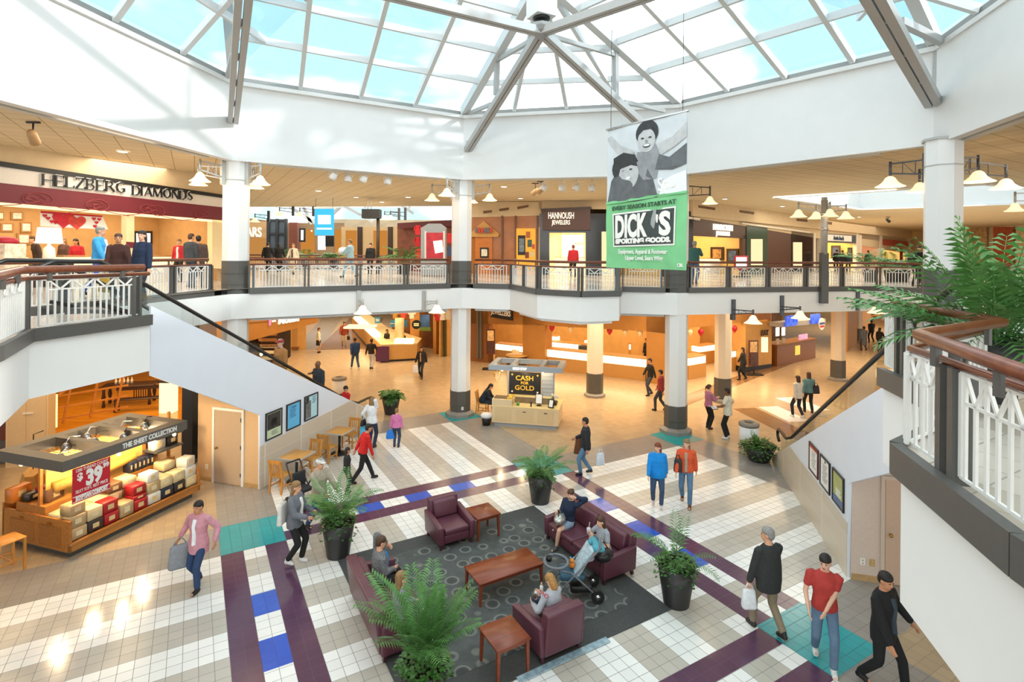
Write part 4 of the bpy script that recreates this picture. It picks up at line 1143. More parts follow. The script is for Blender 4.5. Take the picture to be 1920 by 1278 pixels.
for k, (x0, y0, x1, y1, t) in enumerate(((1332, 463, 1356, 488, 'dark glass cabinet in the warm shop left of a screen'), (1362, 466, 1384, 492, 'dark framed screen glowing blue in the warm shop'))):
    RW = (14.5, 34.45), (11.46, 37.77); o = empty('wall_cabinet', PP((x0 + x1) / 2, (y0 + y1) / 2, *RW), 0, t, 'cabinet'); panel(o, 'frame', *RW, (x0, y0, x1, y1), WOOD_D, .2, .1); panel(o, 'front', *RW, (x0 + 4, y0 + 4, x1 - 4, y1 - 4), [M('cabinet_goods', '#b58a54', .4, var=.5, scale=6), M('screen_blue', '#48607e', .3, var=.6, scale=6)][k], .03, .12)
an = front('shop', 'pretzel shop front with blue grey sign board, right of the black jewellery wall', tb(.97), tb(1.38), ZU)
panel(an, 'sign_board', QB, QC, [(1544, 437), (1606, 441), (1606, 456), (1544, 454)], M('sign_slate', '#48525f', .4, var=.08), .2, .06)
panel(an, 'name_plate', QB, QC, [(1549, 439), (1597, 442), (1597, 453), (1549, 451)], PAPER, .04, .1)
pl_text("Auntie Anne's", .5, 1573, 446.5, QB, QC, M('letter_blue', '#34506e', .4), an, .13, .02, .005, width=2.6)
for x in (1526, 1539, 1606): panel(an, 'post', QB, QC, (x, 436, x + 4, 516), CREAM, .3, .1)
room('pretzel', tb(.97), tb(1.38), 3.5, ZU, 8.0, INTERIOR_Y); shop_light(tb(.97), tb(1.38), 3.5, 7.95, 380, (1, .85, .5))
PW = (31.3, 49.75), (28.9, 52.35)
wall_pic(1558, 460, 1576, 484, 'framed poster with a big golden pretzel in the yellow shop', *PW, WOOD_D, M('poster_navy', '#3b4668', .5, var=.4, scale=5), 'framed_poster', 'poster', .1)
wall_pic(1589, 464, 1598, 484, 'narrow dark menu board in the yellow pretzel shop', *PW, BLACK, M('menu_dark', '#393632', .5, var=.4, scale=8), 'menu_board', 'menu board', .1)
case('pretzel shop counter with jars behind a crowd of customers', *RI, ((1547, 520), (1604, 519)), mat=CREAM)
g3 = front('shop', 'cream framed shop front with red and pink goods, right of the pretzel shop', tb(1.4), tb(1.73), ZU)
panel(g3, 'header', QB, QC, [(1612, 438), (1735, 452), (1735, 462), (1612, 447)], CREAM, .2, .05); panel(g3, 'goods_window', QB, QC, [(1614, 447), (1650, 450), (1650, 515), (1614, 515)], emis('goods_glow', '#d88a5c', .8), .05, -.2)
for x in (1611, 1650, 1702, 1712, 1722): panel(g3, 'post', QB, QC, (x, 440, x + 5, 516), CREAM, .25, .1)
r4 = front('shop', 'red lettered shop sign board in a cream frame behind the right palm tips', tb(1.75), tb(2.2), ZU)
panel(r4, 'sign_board', QB, QC, [(1655, 448), (1703, 453), (1703, 463), (1655, 459)], M('sign_red', '#b8473f', .5, var=.15, scale=14), .1, .12)
panel(r4, 'yellow_wall', QB, QC, [(1655, 461), (1735, 466), (1735, 520), (1655, 516)], emis('window_yellow', '#f2c26a', .85), .05, -.3); panel(r4, 'red_curtain', QB, QC, (1688, 466, 1693, 505), RED, .06, .1)
ww = MB(); ww.slab([up2(tb(0), 8.5), up2(tb(2.3), 8.5), up2(tb(2.3), 9.36), up2(tb(0), 9.36)], (.2, -.2, 0)); ww.build('wall_bulkhead_right', BULK, kind='structure')
# beyond: a far wall closes the right corridor
fw = MB(); fw.slab([(47, 65, ZU), (47, 3, ZU), (47, 3, 9.36), (47, 65, 9.36)], (.3, 0, 0)); fw.slab([(-2.6, 65.5, ZU), (47, 65.5, ZU), (47, 65.5, 9.36), (-2.6, 65.5, 9.36)], (0, .3, 0)); fw.build('wall_far_right', INTERIOR, kind='structure')
area_light((33, 40, 9.25), (0, 0, 0), 16, 26, 1500, (1, .9, .74))
for k, (x0, x1, c) in enumerate(((1822, 1850, '#c9aa7c'), (1862, 1900, '#b9603f'), (1905, 1935, '#d8c49a'))):
    o = empty('shop_window', PP((x0 + x1) / 2, 470, (46.8, 65), (46.8, 4)), 0, ('tan', 'rust coloured', 'pale')[k] + ' shop window far behind the big palm on the right', 'shop window'); panel(o, 'pane', (46.8, 65), (46.8, 4), (x0, 425, x1, 505), M('far_window_%d' % k, c, .5, var=.3, scale=4), .05, .1); panel(o, 'frame', (46.8, 65), (46.8, 4), (x0 - 2, 421, x1 + 2, 425), CREAM, .1, .12)
bd = empty('sign_stand', PP(1391, 508, (QB[0] + 1.2, QB[1] - 1.6), (QC[0] + 1.2, QC[1] - 1.6)), 0, 'white board in a red frame standing in front of the warm shop', 'sign stand'); bd.location.z = ZU; SB = (QB[0] + 1.2, QB[1] - 1.6), (QC[0] + 1.2, QC[1] - 1.6)
panel(bd, 'frame', *SB, (1378, 479, 1403, 505), RED, .06); panel(bd, 'board', *SB, (1381, 482, 1400, 502), LIT_WHITE, .02, .02); m = MB(); m.bbox(-.4, .4, -.2, .2, 0, .06, .02); m.tube([(0, 0, .05), (0, 0, .5)], .03, 6); m.build('stand_base', BLACK, bd)
# ceiling vents and down-lights (one thing each)
VENT = M('vent_dark', '#6a4a2c', .6, var=.1)
def vent(x0, y0, x1, y1, k):
    A_, B_ = (QB, QC) if x0 > 1285 else (QA, QB)
    o = empty('air_vent', PP((x0 + x1) / 2, (y0 + y1) / 2, A_, B_), 0, k, 'air vent'); panel(o, 'grille', A_, B_, [(x0, y0), (x1, y1), (x1, y1 + 5), (x0, y0 + 5)], VENT, .04, .3); panel(o, 'frame', A_, B_, [(x0 - 1, y0 - 1), (x1 + 1, y1 - 1), (x1 + 1, y1 + .3), (x0 - 1, y0 + .3)], BULK, .04, .32)


for a in ((906, 395, 922, 393, 'narrow vent slot above the brown shop, left one'), (936, 391, 954, 388, 'narrow vent slot above the brown shop, middle one'), (970, 387, 991, 383, 'narrow vent slot above the brown shop, right one'), (1310, 384, 1341, 389, 'vent slot above the warm shop nearest the banner'), (1387, 393, 1414, 397, 'vent slot above the lamp strip right of the banner'), (1494, 409, 1514, 411, 'vent slot left of the dark lamp mast'), (1545, 414, 1560, 416, 'vent slot right of the dark lamp mast')): vent(*a)
DL_W = emis('downlight', '#fff3da', 3.0)
spots = [(228, 283), (590, 357), (598, 349), (665, 369), (735, 370), (765, 369), (715, 378), (800, 392), (905, 350), (908, 379), (946, 350), (976, 372), (1468, 385), (1467, 398), (1358, 371), (1465, 387), (1609, 406), (1611, 402), (640, 366), (1230, 352)]
for k, (x, y) in enumerate(((230, 283), (597, 357), (668, 369), (716, 378), (765, 369), (801, 392), (945, 349), (908, 380), (976, 371), (1359, 372), (1467, 386), (1611, 406))):
    p = P(x, y, ZCEIL)
    o = empty('recessed_light', p, 0, 'small round recessed ceiling light ' + ('above the burgundy banded shop', 'leftmost ahead of the blue hanging banner', 'behind the blue hanging banner, near row', 'far back above the speaker box', 'in front of the far speaker box', 'nearest the kiosk column on its left', 'first right of the kiosk column bell lamps', 'low above the brown shop', 'above the four white spotlights on the right', 'right of the banner above the warm shop', 'left of the skylight well edge', 'beyond the dark lamp mast')[k], 'ceiling light')
    m = MB(); m.lathe([(.16, -.025), (.13, -.03), (.13, .0)], 14); m.build('trim_ring', WHITE, o); m = MB(); m.lathe([(.12, -.035), (.12, -.02)], 12); m.build('lens', DL_W, o)
# ---- far court behind the long straight railing
fc = MB(); fc.slab([(-24, 64, ZU), (-2.6, 64, ZU), (-2.6, 64, 10.2), (-24, 64, 10.2)], (0, .3, 0)); fc.slab([(-2.9, 34.5, ZU), (-2.6, 64, ZU), (-2.6, 64, 9.4), (-2.9, 34.5, 9.4)], (.3, 0, 0)); fc.slab([(-24.5, 24, ZU), (-24, 64, ZU), (-24, 64, 9.4), (-24.5, 24, 9.4)], (-.3, 0, 0))
fc.slab([(-11.5, 21.9, ZU), (-24.5, 30, ZU), (-24.5, 30, 9.36), (-11.5, 21.9, 9.36)], (-.1, -.2, 0))
fc.build('wall_far_court', M('far_wall', '#b5a184', .7, var=.08, scale=1.2), kind='structure')
tr_ = MB()
for i in range(7): tr_.beam((-22 + i * 3, 37, 9.5), (-22 + i * 3, 64, 11.8), .14, .3)
for (a, b) in (((520, 372), (600, 424)), ((600, 424), (640, 385)), ((635, 380), (700, 416)), ((560, 368), (585, 420)), ((735, 372), (775, 400))): tr_.beam(PY(*a, 42), PY(*b, 42), .22, .22)
tr_.build('trim_17', GREY_STEEL, kind='structure')
FC = (-24, 63.6), (-2.6, 63.6); FR_ = (-24, 44.), (-2.6, 44.)
sr = front('shop', 'far department store entrance with pale lettering at the left end of the back court', (-24, 46), (-18, 46), ZU); SA = (-26, 46.), (-10, 46.)
panel(sr, 'facade', *SA, (440, 415, 500, 500), M('facade_tan', '#b08a5c', .6, var=.1), .2); pl_text('SEARS', 1.1, 468, 435.5, *SA, LIT_SIGN, sr, .06, .04, .02, width=2.0, skew=-.02); panel(sr, 'entrance', *SA, (455, 446, 498, 500), emis('entrance_warm', '#c08848', .75), .05, .04)
el = empty('lift_tower', PP(520, 470, *FR_), 0, 'dark steel framed lift tower in the far court', 'lift tower'); el.location.z = ZU
x_l, x_r = PP(503, 470, *FR_).x, PP(536, 470, *FR_).x
DK = M('dark_steel', '#2c2d31', .35, var=.1)
for x in (x_l, (x_l + x_r) / 2, x_r): m = MB(); m.obox((x - el.location.x, 0, 1.9), .22, .22, 3.8); m.build('upright', DK, el)
for z in (.2, 1.4, 2.6, 3.7): m = MB(); m.obox((0, 0, z), x_r - x_l, .18, .14); m.build('cross_bar', DK, el)
m = MB(); m.obox((0, .1, 1.9), x_r - x_l - .2, .04, 3.5); m.build('glass_front', M('tower_glass', '#59636b', .2, var=.2), el)
pb = empty('brick_pillar', PP(552, 470, *FR_), 0, 'rust brown pillar beside the lift tower with a small white sign', 'pillar'); pb.location.z = ZU
m = MB(); m.obox((0, 0, 1.75), .65, .65, 3.5); m.build('shaft', M('brick_rust', '#6c3320', .6, var=.12), pb); m = MB(); m.obox((.75, -.3, 2.5), .5, .06, 1.1); m.build('projecting_sign', BLACK, pb); m = MB(); m.obox((.75, -.35, 2.5), .2, .02, .8); m.build('sign_face', LIT_WHITE, pb)
bb = empty('hanging_banner', PY(608, 415, 30), 0, 'small bright blue hanging banner with a white panel, far behind the long railing', 'banner'); BA = (-16, 30.), (0, 30.)
panel(bb, 'sheet', *BA, (590, 391, 626, 441), emis('banner_cyan', '#49bdf0', .95), .03); panel(bb, 'white_panel', *BA, (596, 403, 620, 420), LIT_WHITE, .01, .02); panel(bb, 'white_line', *BA, (594, 427, 622, 430), LIT_WHITE, .01, .02); panel(bb, 'top_pole', *BA, (588, 388, 628, 391), WHITE_STEEL, .05, .01)
m = MB()
for x in (592, 624): m.tube([PY(x, 389, 30), Vector((PY(x, 389, 30).x, 30, ZCEIL))], .012, 4)
m.build('wires', BLACK, bb, world=True)
ws = empty('white_board', PP(608, 455, *BA), 0, 'small white lit board below the blue hanging banner', 'board'); BA2 = (-16, 40.), (0, 40.); panel(ws, 'board', *BA2, (596, 442, 610, 468), LIT_WHITE, .05); panel(ws, 'edge', *BA2, (610, 442, 626, 462), BLACK, .05)
sp = empty('speaker_box', PY(697, 401, 30), 0, 'black speaker box hanging on a dark pole behind the long railing', 'speaker')
m = MB(); c = PY(697, 401, 30); m.obox(c, .95, .6, .5); m.build('cabinet', BLACK, sp, world=True)
m = MB(); m.tube([PY(709, 405, 30), Vector((PY(709, 405, 30).x, 30, ZU))], .09, 8); m.build('pole', M('pole_brown', '#3a2c20', .5), sp, world=True)
m = MB()
for x in (690, 696): m.tube([PY(x, 392, 30), Vector((PY(x, 392, 30).x, 30, ZCEIL))], .02, 5)
m.build('hanger', WHITE_STEEL, sp, world=True)
# ad pillar
ap = empty('ad_pillar', PY(812, 480, 27.5), 0, 'grey illuminated advertising pillar with a red poster, left of the kiosk column', 'advertising pillar'); ap.location.z = ZU; AP = (-8, 27.5), (0, 27.5)
panel(ap, 'housing', *AP, [(789, 427), (803, 419), (825, 419), (836, 427), (836, 516), (789, 516)], M('pillar_grey', '#9a9c9c', .35, .4, var=.05), .5, .1); panel(ap, 'poster', *AP, (799, 436, 831, 484), M('poster_red', '#c0202f', .35, var=.25, scale=3), .02, .13); panel(ap, 'white_card', *AP, [(812, 452), (829, 450), (831, 472), (816, 475)], LIT_WHITE, .01, .145)
for x0, x1 in ((796, 799), (831, 834)): panel(ap, 'frame', *AP, (x0, 433, x1, 488), WHITE_STEEL, .03, .14)
# cap shop with red shirts
SH = (-9.5, 36.), (-2.8, 33.)
ts = front('shop', 'red sportswear shop front half hidden by the kiosk column', *SH, ZU)
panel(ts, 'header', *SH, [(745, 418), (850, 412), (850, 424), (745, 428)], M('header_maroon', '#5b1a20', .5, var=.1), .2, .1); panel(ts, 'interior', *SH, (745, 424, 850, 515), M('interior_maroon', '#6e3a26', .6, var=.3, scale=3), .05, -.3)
for k, (x, y, c) in enumerate(((783, 430, '#c2242c'), (783, 452, '#b01c26'), (784, 474, '#c7382c'), (842, 445, '#c2242c'), (843, 470, '#3c4a6e'))):
    o = empty('hanging_shirt', PP(x, y, (-8, 31.5), (0, 31.5)), 0, ('red shirt hanging highest left of the advertising pillar', 'red shirt hanging in the middle left of the advertising pillar', 'red shirt hanging lowest left of the advertising pillar', 'red shirt hanging beside the kiosk column', 'blue grey shirt hanging low beside the kiosk column')[k], 'shirt'); mt = M('shirt_%d' % k, c, .8, var=.15); A_, B_ = (-8, 31.5), (0, 31.5)
    panel(o, 'body', A_, B_, [(x - 4, y - 8), (x + 4, y - 8), (x + 5, y + 10), (x - 5, y + 10)], mt, .12); panel(o, 'sleeve', A_, B_, [(x - 4, y - 8), (x - 8, y), (x - 6, y + 2), (x - 3, y - 2)], mt, .1); panel(o, 'sleeve', A_, B_, [(x + 4, y - 8), (x + 3, y - 2), (x + 6, y + 2), (x + 8, y)], mt, .1)
lg = front('shop', 'amber lit shop fronts with string lights along the right of the far court', (-9, 44), (-3, 40), ZU); LG = (-15, 47.), (-3.4, 40.)
panel(lg, 'facade', *LG, (640, 425, 780, 505), M('facade_pale', '#b9976a', .6, var=.12), .2)
for x0, x1 in ((648, 668), (700, 725), (752, 772)): panel(lg, 'shop_window', *LG, (x0, 432, x1, 500), emis('amber_window', '#c9853c', .75), .05, .05)
for k in range(9): m = MB(); m.ball(PP(752 + k * 4, 430 + abs(k - 4) * .8, LG[0], LG[1]) + Vector((0, -.6, 0)), .05); m.build('string_bulb', LIT_SIGN, lg, world=True)
for x0, x1 in ((670, 678), (727, 735)): panel(lg, 'pilaster', *LG, (x0, 425, x1, 505), WOOD_D, .2, .1)
lf = front('shop', 'dim amber shop front behind the lift tower and brown pillar', (-20, 55), (-12, 55), ZU); LF = (-26, 55.), (-6, 55.)
panel(lf, 'facade', *LF, (496, 418, 645, 500), M('facade_dim', '#7d6142', .6, var=.15), .2)
for k, (x0, x1) in enumerate(((564, 590), (628, 644))): panel(lf, 'shop_window', *LF, (x0, 430, x1, 490), emis('amber_window', '#c9853c', .75), .05, .05)
for k in range(4): m = MB(); m.ball(PP(570 + k * 17, 433, *LF) + Vector((0, -.4, 0)), .09); m.build('wall_lamp', LIT_SIGN, lf, world=True)
area_light((-13, 50, 9.2), (0, 0, 0), 16, 20, 900, (1, .86, .66))
railing('dark far railing around the second court, behind the walkers', [PY(455, 480, 36).to_2d(), PY(660, 480, 38).to_2d(), PY(770, 480, 36).to_2d()], ZU, panel=2.2)
# ---------------------------------------------------------------- lower shops
LTAN = M('lower_tan', '#b07a38', .6, var=.05, scale=3); LTAN2 = M('lower_tan_pale', '#c89a58', .6, var=.05, scale=3); CASE_O = M('case_oak_pale', '#bb8a4c', .5, var=.06)
LORANGE = M('interior_orange', '#c69a5a', .65, var=.08, scale=2)
JA, JB, JC = (-4.6, 33.6), (7.95, 26.55), (14.9, 31.35)
Jt = lambda A, B, a: (A[0] + (B[0] - A[0]) * a, A[1] + (B[1] - A[1]) * a)
jl = front('shop', 'tan jewellery shop front on the lower level with long lit openings and balloons', JA, JB, 0)
ztop = ZS + .05
def upw(parent, name, A, B, a0, a1, z0, z1, mat, t=.25, out=0.0):
    d = Vector((B[0] - A[0], B[1] - A[1], 0)).normalized(); nn = Vector((d.y, -d.x, 0))
    if nn.y > 0: nn = -nn
    p, q = Jt(A, B, a0), Jt(A, B, a1); m = MB()
    m.slab([V3(p, z0) + nn * out, V3(q, z0) + nn * out, V3(q, z1) + nn * out, V3(p, z1) + nn * out], -nn * t)
    return m.build(name, mat, parent, world=True)


panel(jl, 'header', JA, JB, [(880, 560), (1262, 560), (1262, 627), (1212, 621), (1022, 610), (880, 606)], LTAN, .4)
panel(jl, 'pier', JA, JB, (980, 560, 1022, 695), LTAN, .9); panel(jl, 'pier', JA, JB, (1212, 560, 1262, 745), LTAN, .9)
panel(jl, 'pier', JA, JB, (880, 560, 915, 690), M('lower_brown', '#8a5626', .6, var=.08), .6)
for x in (893, 899): panel(jl, 'pipe', JA, JB, (x, 560, x + 4, 672), M('post_grey', '#6b655c', .4), .1, .08)
room('lower_jeweller', Jt(JA, JB, .02), JB, 6.5, 0, ztop - .1, LORANGE, LORANGE, sides=(1, 0)); shop_light(Jt(JA, JB, .05), JB, 6.5, ztop - .18, 620, (1, .72, .40))
room('lower_jeweller_right', JB, JC, 5.5, 0, ztop - .1, LORANGE, LORANGE, sides=(0, 1)); shop_light(JB, JC, 5.5, ztop - .18, 430, (1, .72, .40))
sgn = empty('hanging_sign', PP(940, 590, JA, JB), 0, 'dark hanging shop sign with white capitals, cut by the white slab edge', 'sign'); panel(sgn, 'board', JA, JB, [(920, 556), (960, 556), (960, 601), (920, 594)], BLACK, .15, 1.0)
pl_text('JEWELLERS', .42, 939, 586, JA, JB, PAPER, sgn, 1.05, .02, .008, width=1.25, skew=-.08)
JI = lambda k: ((JA[0] + .45 * k, JA[1] + .9 * k), (JB[0] + .45 * k, JB[1] + .9 * k))
cs = lambda *a, **k: case(*a, zf=0.0, mat=CASE_O, lit=emis('case_glow', '#ffe9b0', 2.2), **k)
cs('long lit jewellery counter nearest the walkway, passing behind the cream column', *JI(.25), ((1024, 706), (1210, 716)), depth=.7, glass_h=.42, top=1.12)
cs('second lit jewellery counter behind the long front one', *JI(3.0), ((1026, 660), (1118, 655)), depth=.6, glass_h=.3, top=1.05)
cs('short lit jewellery counter far inside beside the cream column', *JI(4.8), ((1095, 640), (1182, 642)), depth=.6, glass_h=.35, top=1.05)
cs('lit corner counter left of the brown pier', *JI(.4), ((928, 690), (984, 690)), depth=.6, glass_h=.35, top=1.1)
cs('small lit counter on the oak cabinet beside the window post', *JI(3.6), ((1026, 652), (1044, 652)), depth=.5, glass_h=.5, top=1.3)
KI = lambda k: ((JB[0] - .5 * k, JB[1] + .8 * k), (JC[0] - .5 * k, JC[1] + .8 * k))
upw(jl, 'header', JB, JC, 0, 1, 2.75, ztop, LTAN, .3); panel(jl, 'pier', JB, JC, (1366, 560, 1436, 706), LTAN2, .5, .0) if False else None
cs('bright counter right of the banner column', *KI(.5), ((1291, 712), (1324, 700)), depth=.8, glass_h=.4, top=1.12)
cs('narrow lit counter under a dark picture, right of the banner column', *KI(2.6), ((1312, 672), (1342, 666)), depth=.6, glass_h=.35, top=1.1)
cs('lit counter right of the cream column where a person in black passes', *KI(.5), ((1370, 698), (1392, 693)), depth=.7, glass_h=.35, top=1.12)
wall_pic(1318, 619, 1341, 641, 'dark picture of figures above the narrow lit counter', *KI(5.2), WOOD_D, PH_D, 'wall_picture', 'picture', .1)
pk = empty('shop_pier', V3(Jt(JB, JC, .93), 0), 0, 'tan end pier with a lit niche and three capitals of a shop name', 'pier')
panel(pk, 'body', KI(.0)[0], KI(.0)[1], [(1398, 604), (1447, 604), (1447, 686), (1398, 692)], LTAN2, .8, .1); panel(pk, 'lit_niche', *KI(.0), (1428, 632, 1440, 660), LIT_WARM, .05, .12); panel(pk, 'base', *KI(.0), [(1398, 688), (1447, 682), (1447, 690), (1398, 697)], BLACK, .85, .12)
pl_text('KAY', .42, 1434, 624, *KI(0), M('letter_brown', '#4a2c14', .5), pk, .14, .02, .01, width=.75); pl_text('KAY', .42, 1373, 628, *KI(3), M('letter_brown', '#4a2c14', .5), pk, .14, .02, .01, width=.7)
wb = MB()
# balloons on short strings
BAL_R = M('balloon_red', '#c01f34', .25, var=.02); BAL_W = M('balloon_cream', '#ecd6a4', .25, var=.02)
for (x, y, A_, B_, r, t) in ((921, 594, *JI(.2), 0, 'cream balloon under the left end of the dark hanging sign'), (945, 600, *JI(.2), 1, 'red balloon under the dark hanging sign'), (961, 605, *JI(.2), 0, 'cream balloon right of the dark hanging sign'),
                            (1035, 615, *JI(.2), 1, 'red balloon at the left end of the long opening'), (1070, 617, *JI(.2), 0, 'cream balloon in the long opening left of the cream column'), (1143, 621, *JI(.2), 1, 'red balloon just right of the cream column'),
                            (1172, 623, *JI(.2), 0, 'cream balloon in the long opening right of the cream column'), (1200, 625, *JI(.2), 0, 'cream balloon at the right end of the long opening'), (1293, 624, *KI(.1), 0, 'cream balloon just right of the banner column'),
                            (1314, 623, *KI(.1), 1, 'red balloon right of the banner column'), (1377, 617, *KI(.1), 1, 'red balloon between the two cream columns on the right'), (1409, 614, *KI(.1), 0, 'cream balloon before the tan end pier')):
    c = PP(x, y, A_, B_); o = empty('balloon', c, 0, t, 'balloon', 'balloons along the lower jewellery shop')
    m = MB(); m.lathe([(.01, -.2), (.03, -.17), (.12, -.06), (.155, .05), (.13, .14), (.06, .19), (.005, .2)], 14); m.build('bulb', BAL_R if r else BAL_W, o)
    m = MB(); m.tube([(0, 0, .2), (0, 0, max(.4, ztop - .35 - c.z) if False else .75)], .004, 4); m.build('string', PAPER, o)


def standee(label, A, B, pix, fm, pm, text=None):
    o = empty('poster_stand', PP((pix[0] + pix[2]) / 2, pix[3], A, B), 0, label, 'poster stand'); o.location.z = 0
    panel(o, 'frame', A, B, pix, fm, .06); w = (pix[2] - pix[0]) * .12; h = (pix[3] - pix[1])
    panel(o, 'upper_print', A, B, (pix[0] + w, pix[1] + h * .05, pix[2] - w, pix[1] + h * .46), pm[0], .02, .02); panel(o, 'lower_print', A, B, (pix[0] + w, pix[1] + h * .52, pix[2] - w, pix[3] - h * .08), pm[1], .02, .02)
    m = MB(); m.bbox(-.45, .45, -.22, .22, 0, .07, .02); m.tube([(0, 0, .05), (0, 0, .6)], .03, 6); m.build('stand_base', BLACK, o); return o


PS1 = M('stand_print_warm', '#d9b47c', .4, var=.4, scale=6); PS2 = M('stand_print_dark', '#4a2a20', .4, var=.6, scale=8)
s1 = Jt(JA, JB, .38); standee('dark poster stand with a warm photograph before the left jewellery counter', (s1[0] - 2, s1[1] - .8), (s1[0] + 2, s1[1] - 1.6), (912, 617, 928, 664), FR_B, (PS1, PS2))
standee('dark poster stand beside the tan end pier, a person in black walking past', (13, 29.2), (16, 31.2), (1405, 638, 1422, 686), FR_B, (PS1, PS2))
o = empty('round_table', P(968, 690), 0, 'round dark covered table with paper bags before the brown pier', 'table'); m = MB(); m.lathe([(.55, 0), (.56, .7)], 16); m.build('skirt', M('skirt_dark', '#2b241d', .8), o); m = MB(); m.lathe([(.62, .7), (.62, .75)], 16); m.build('table_top', LTAN2, o)
o = empty('gift_bag', P(966, 690) + Vector((0, 0, .751)), .3, 'pair of cream paper bags on the round dark table', 'bag'); m = MB(); m.obox((-.1, 0, .14), .2, .12, .28, rotz(.3)); m.build('bag_body', M('paper_cream', '#e6d3ac', .7), o); m = MB(); m.obox((.14, .05, .11), .2, .12, .22, rotz(-.2)); m.build('second_bag', M('paper_cream', '#e6d3ac', .7), o)
for x, t in ((905, 'dark litter bin at the foot of the grey posts'),): o = empty('bin', P(893, 672), 0, t, 'bin'); m = MB(); m.lathe([(.28, 0), (.3, .75), (.26, .85)], 12); m.build('body', BLACK, o); m = MB(); m.lathe([(.31, .85), (.3, .95), (.05, .98)], 12); m.build('lid', BLACK, o)
o = empty('register', PP(1093, 655, *JI(1.6)), 0, 'dark till standing behind the long front counter', 'till'); o.location.z = .9; m = MB(); m.obox((0, 0, .2), .5, .4, .3); m.build('screen', BLACK, o); m = MB(); m.obox((0, 0, -.42), .6, .5, .95); m.build('cabinet', CASE_O, o)
# phone shop with its pink and white sign
TA, TB = (-12.6, 22.5), (-10.3, 29.8)
TA0 = (-11.3, 26.0); ph = front('shop', 'tan phone shop fascia with a pink initial and white lettering at the left lower corridor', TA, TB, 0)
panel(ph, 'fascia', TA, TB, [(420, 590), (596, 586), (596, 604), (420, 652)], LTAN, .4); panel(ph, 'fascia_line', TA, TB, [(430, 607), (594, 594), (594, 595.5), (430, 609)], TAN_D, .02, .02)
pl_text('T', .62, 506, 602, TA, TB, M('sign_magenta', '#d8649a', .4, emit='#e59abf', estr=.5), ph, .06, .03, .012, width=.42); pl_text('·· Mobile', .55, 536, 599, TA, TB, LIT_SIGN, ph, .06, .03, .01, width=1.9)
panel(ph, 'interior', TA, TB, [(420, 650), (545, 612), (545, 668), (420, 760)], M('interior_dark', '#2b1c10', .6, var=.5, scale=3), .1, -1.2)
wl = MB(); wl.slab([V3((-24, 31.5), 0), V3((-13.4, 35.6), 0), V3((-13.4, 35.6), ztop), V3((-24, 31.5), ztop)], (-.1, .3, 0)); wl.slab([V3((-13.4, 35.6), 0), V3((-29, 64), 0), V3((-29, 64), ztop), V3((-13.4, 35.6), ztop)], (-.3, 0, 0)); wl.build('wall_lower_left', LTAN2, kind='structure')
pp_ = empty('shop_pier', P(548, 652), 0, 'tan pier at the corner of the phone shop beside the corridor', 'pier'); panel(pp_, 'body', (-18, 35.3), (-8, 35.3), (540, 600, 558, 653), LTAN2, .6); panel(pp_, 'base', (-18, 35.3), (-8, 35.3), (539, 650, 559, 655), TAN_D, .64, .02)
for k, (x, y, t) in enumerate(((505, 632, 'brown stepped shelf of bread coloured boxes in the phone shop'), (470, 655, 'black display machine with small red lights in the phone shop'), (505, 655, 'rack of small cream cards in the phone shop'))):
    o = empty('display_rack', PP(x, y, (-13.2, 24), (-11.4, 30)), 0, t, 'display rack'); A_, B_ = (-13.2, 24), (-11.4, 30)
    panel(o, 'back', A_, B_, (x - 16, y - 12, x + 16, y + 34), BLACK if k == 1 else WOOD_D, .3, .1)
    for i in range(3): panel(o, 'shelf', A_, B_, (x - 14, y - 9 + i * 11, x + 14, y - 3 + i * 11), (SHELF, M('machine', '#3c3a38', .4, var=.5, scale=9), PALEPIC)[k], .2, .2)
# far end of the left corridor
ec = MB(); ec.slab([(-30, 69, 0), (12, 69, 0), (12, 69, ztop), (-30, 69, ztop)], (0, .3, 0)); ec.slab([(12, 69, 0), (60, 69, 0), (60, 69, ztop), (12, 69, ztop)], (0, .3, 0)); ec.slab([(-33, 6, 0), (-33, 60, 0), (-33, 60, ztop), (-33, 6, ztop)], (-.3, 0, 0)); ec.build('wall_lower_far', LORANGE, kind='structure')
# counter kiosk with the blue 50 sign
kq = [P(713.5, 679), P(782, 675), P(790, 664), P(726, 640), P(690, 610), P(660, 618)]
ki = empty('kiosk', kq[0], 0, 'tan sales kiosk with a purple corner and a blue sign reading 50', 'kiosk'); TK = Matrix.Translation(-kq[0])
m = MB(); m.prism([(p.x, p.y) for p in kq], .12, .95); m.xf(TK); m.build('counter', LTAN2, ki); m = MB(); m.prism([(p.x, p.y) for p in kq], 0, .12); m.xf(Matrix.Translation(-kq[0])); m.build('base', BLACK, ki)
m = MB(); m.prism([(p.x + .02, p.y) for p in kq], .95, 1.02); m.xf(TK); m.build('counter_top', M('top_cream', '#d9c08e', .3), ki)
m = MB(); a = kq[0]; m.obox((.12, -.05, .5), .75, .12, .86, rotz(.1)); m.build('purple_corner', M('kiosk_purple', '#55264a', .4), ki)
m = MB(); m.obox((kq[1] - kq[0]) * .62 + Vector((0, .25, 1.14)), 1.1, .5, .26); m.build('glass_case', emis('case_glow', '#ffe9b0', 2.2), ki)
m = MB(); dd = (kq[5] - kq[0]); m.beam(dd * .2 + Vector((.2, .1, 1.15)), dd * .9 + Vector((.2, .1, 1.15)), .5, .22); m.build('glass_case', emis('case_glow', '#ffe9b0', 2.2), ki)
m = MB(); c = (kq[1] - kq[0]) * .25 + Vector((.3, 1.2, 0)); m.tube([c + Vector((0, 0, 1)), c + Vector((0, 0, 2.4))], .28, 12); m.build('poster_column', M('column_cream', '#d8bf90', .4, var=.2, scale=5), ki)
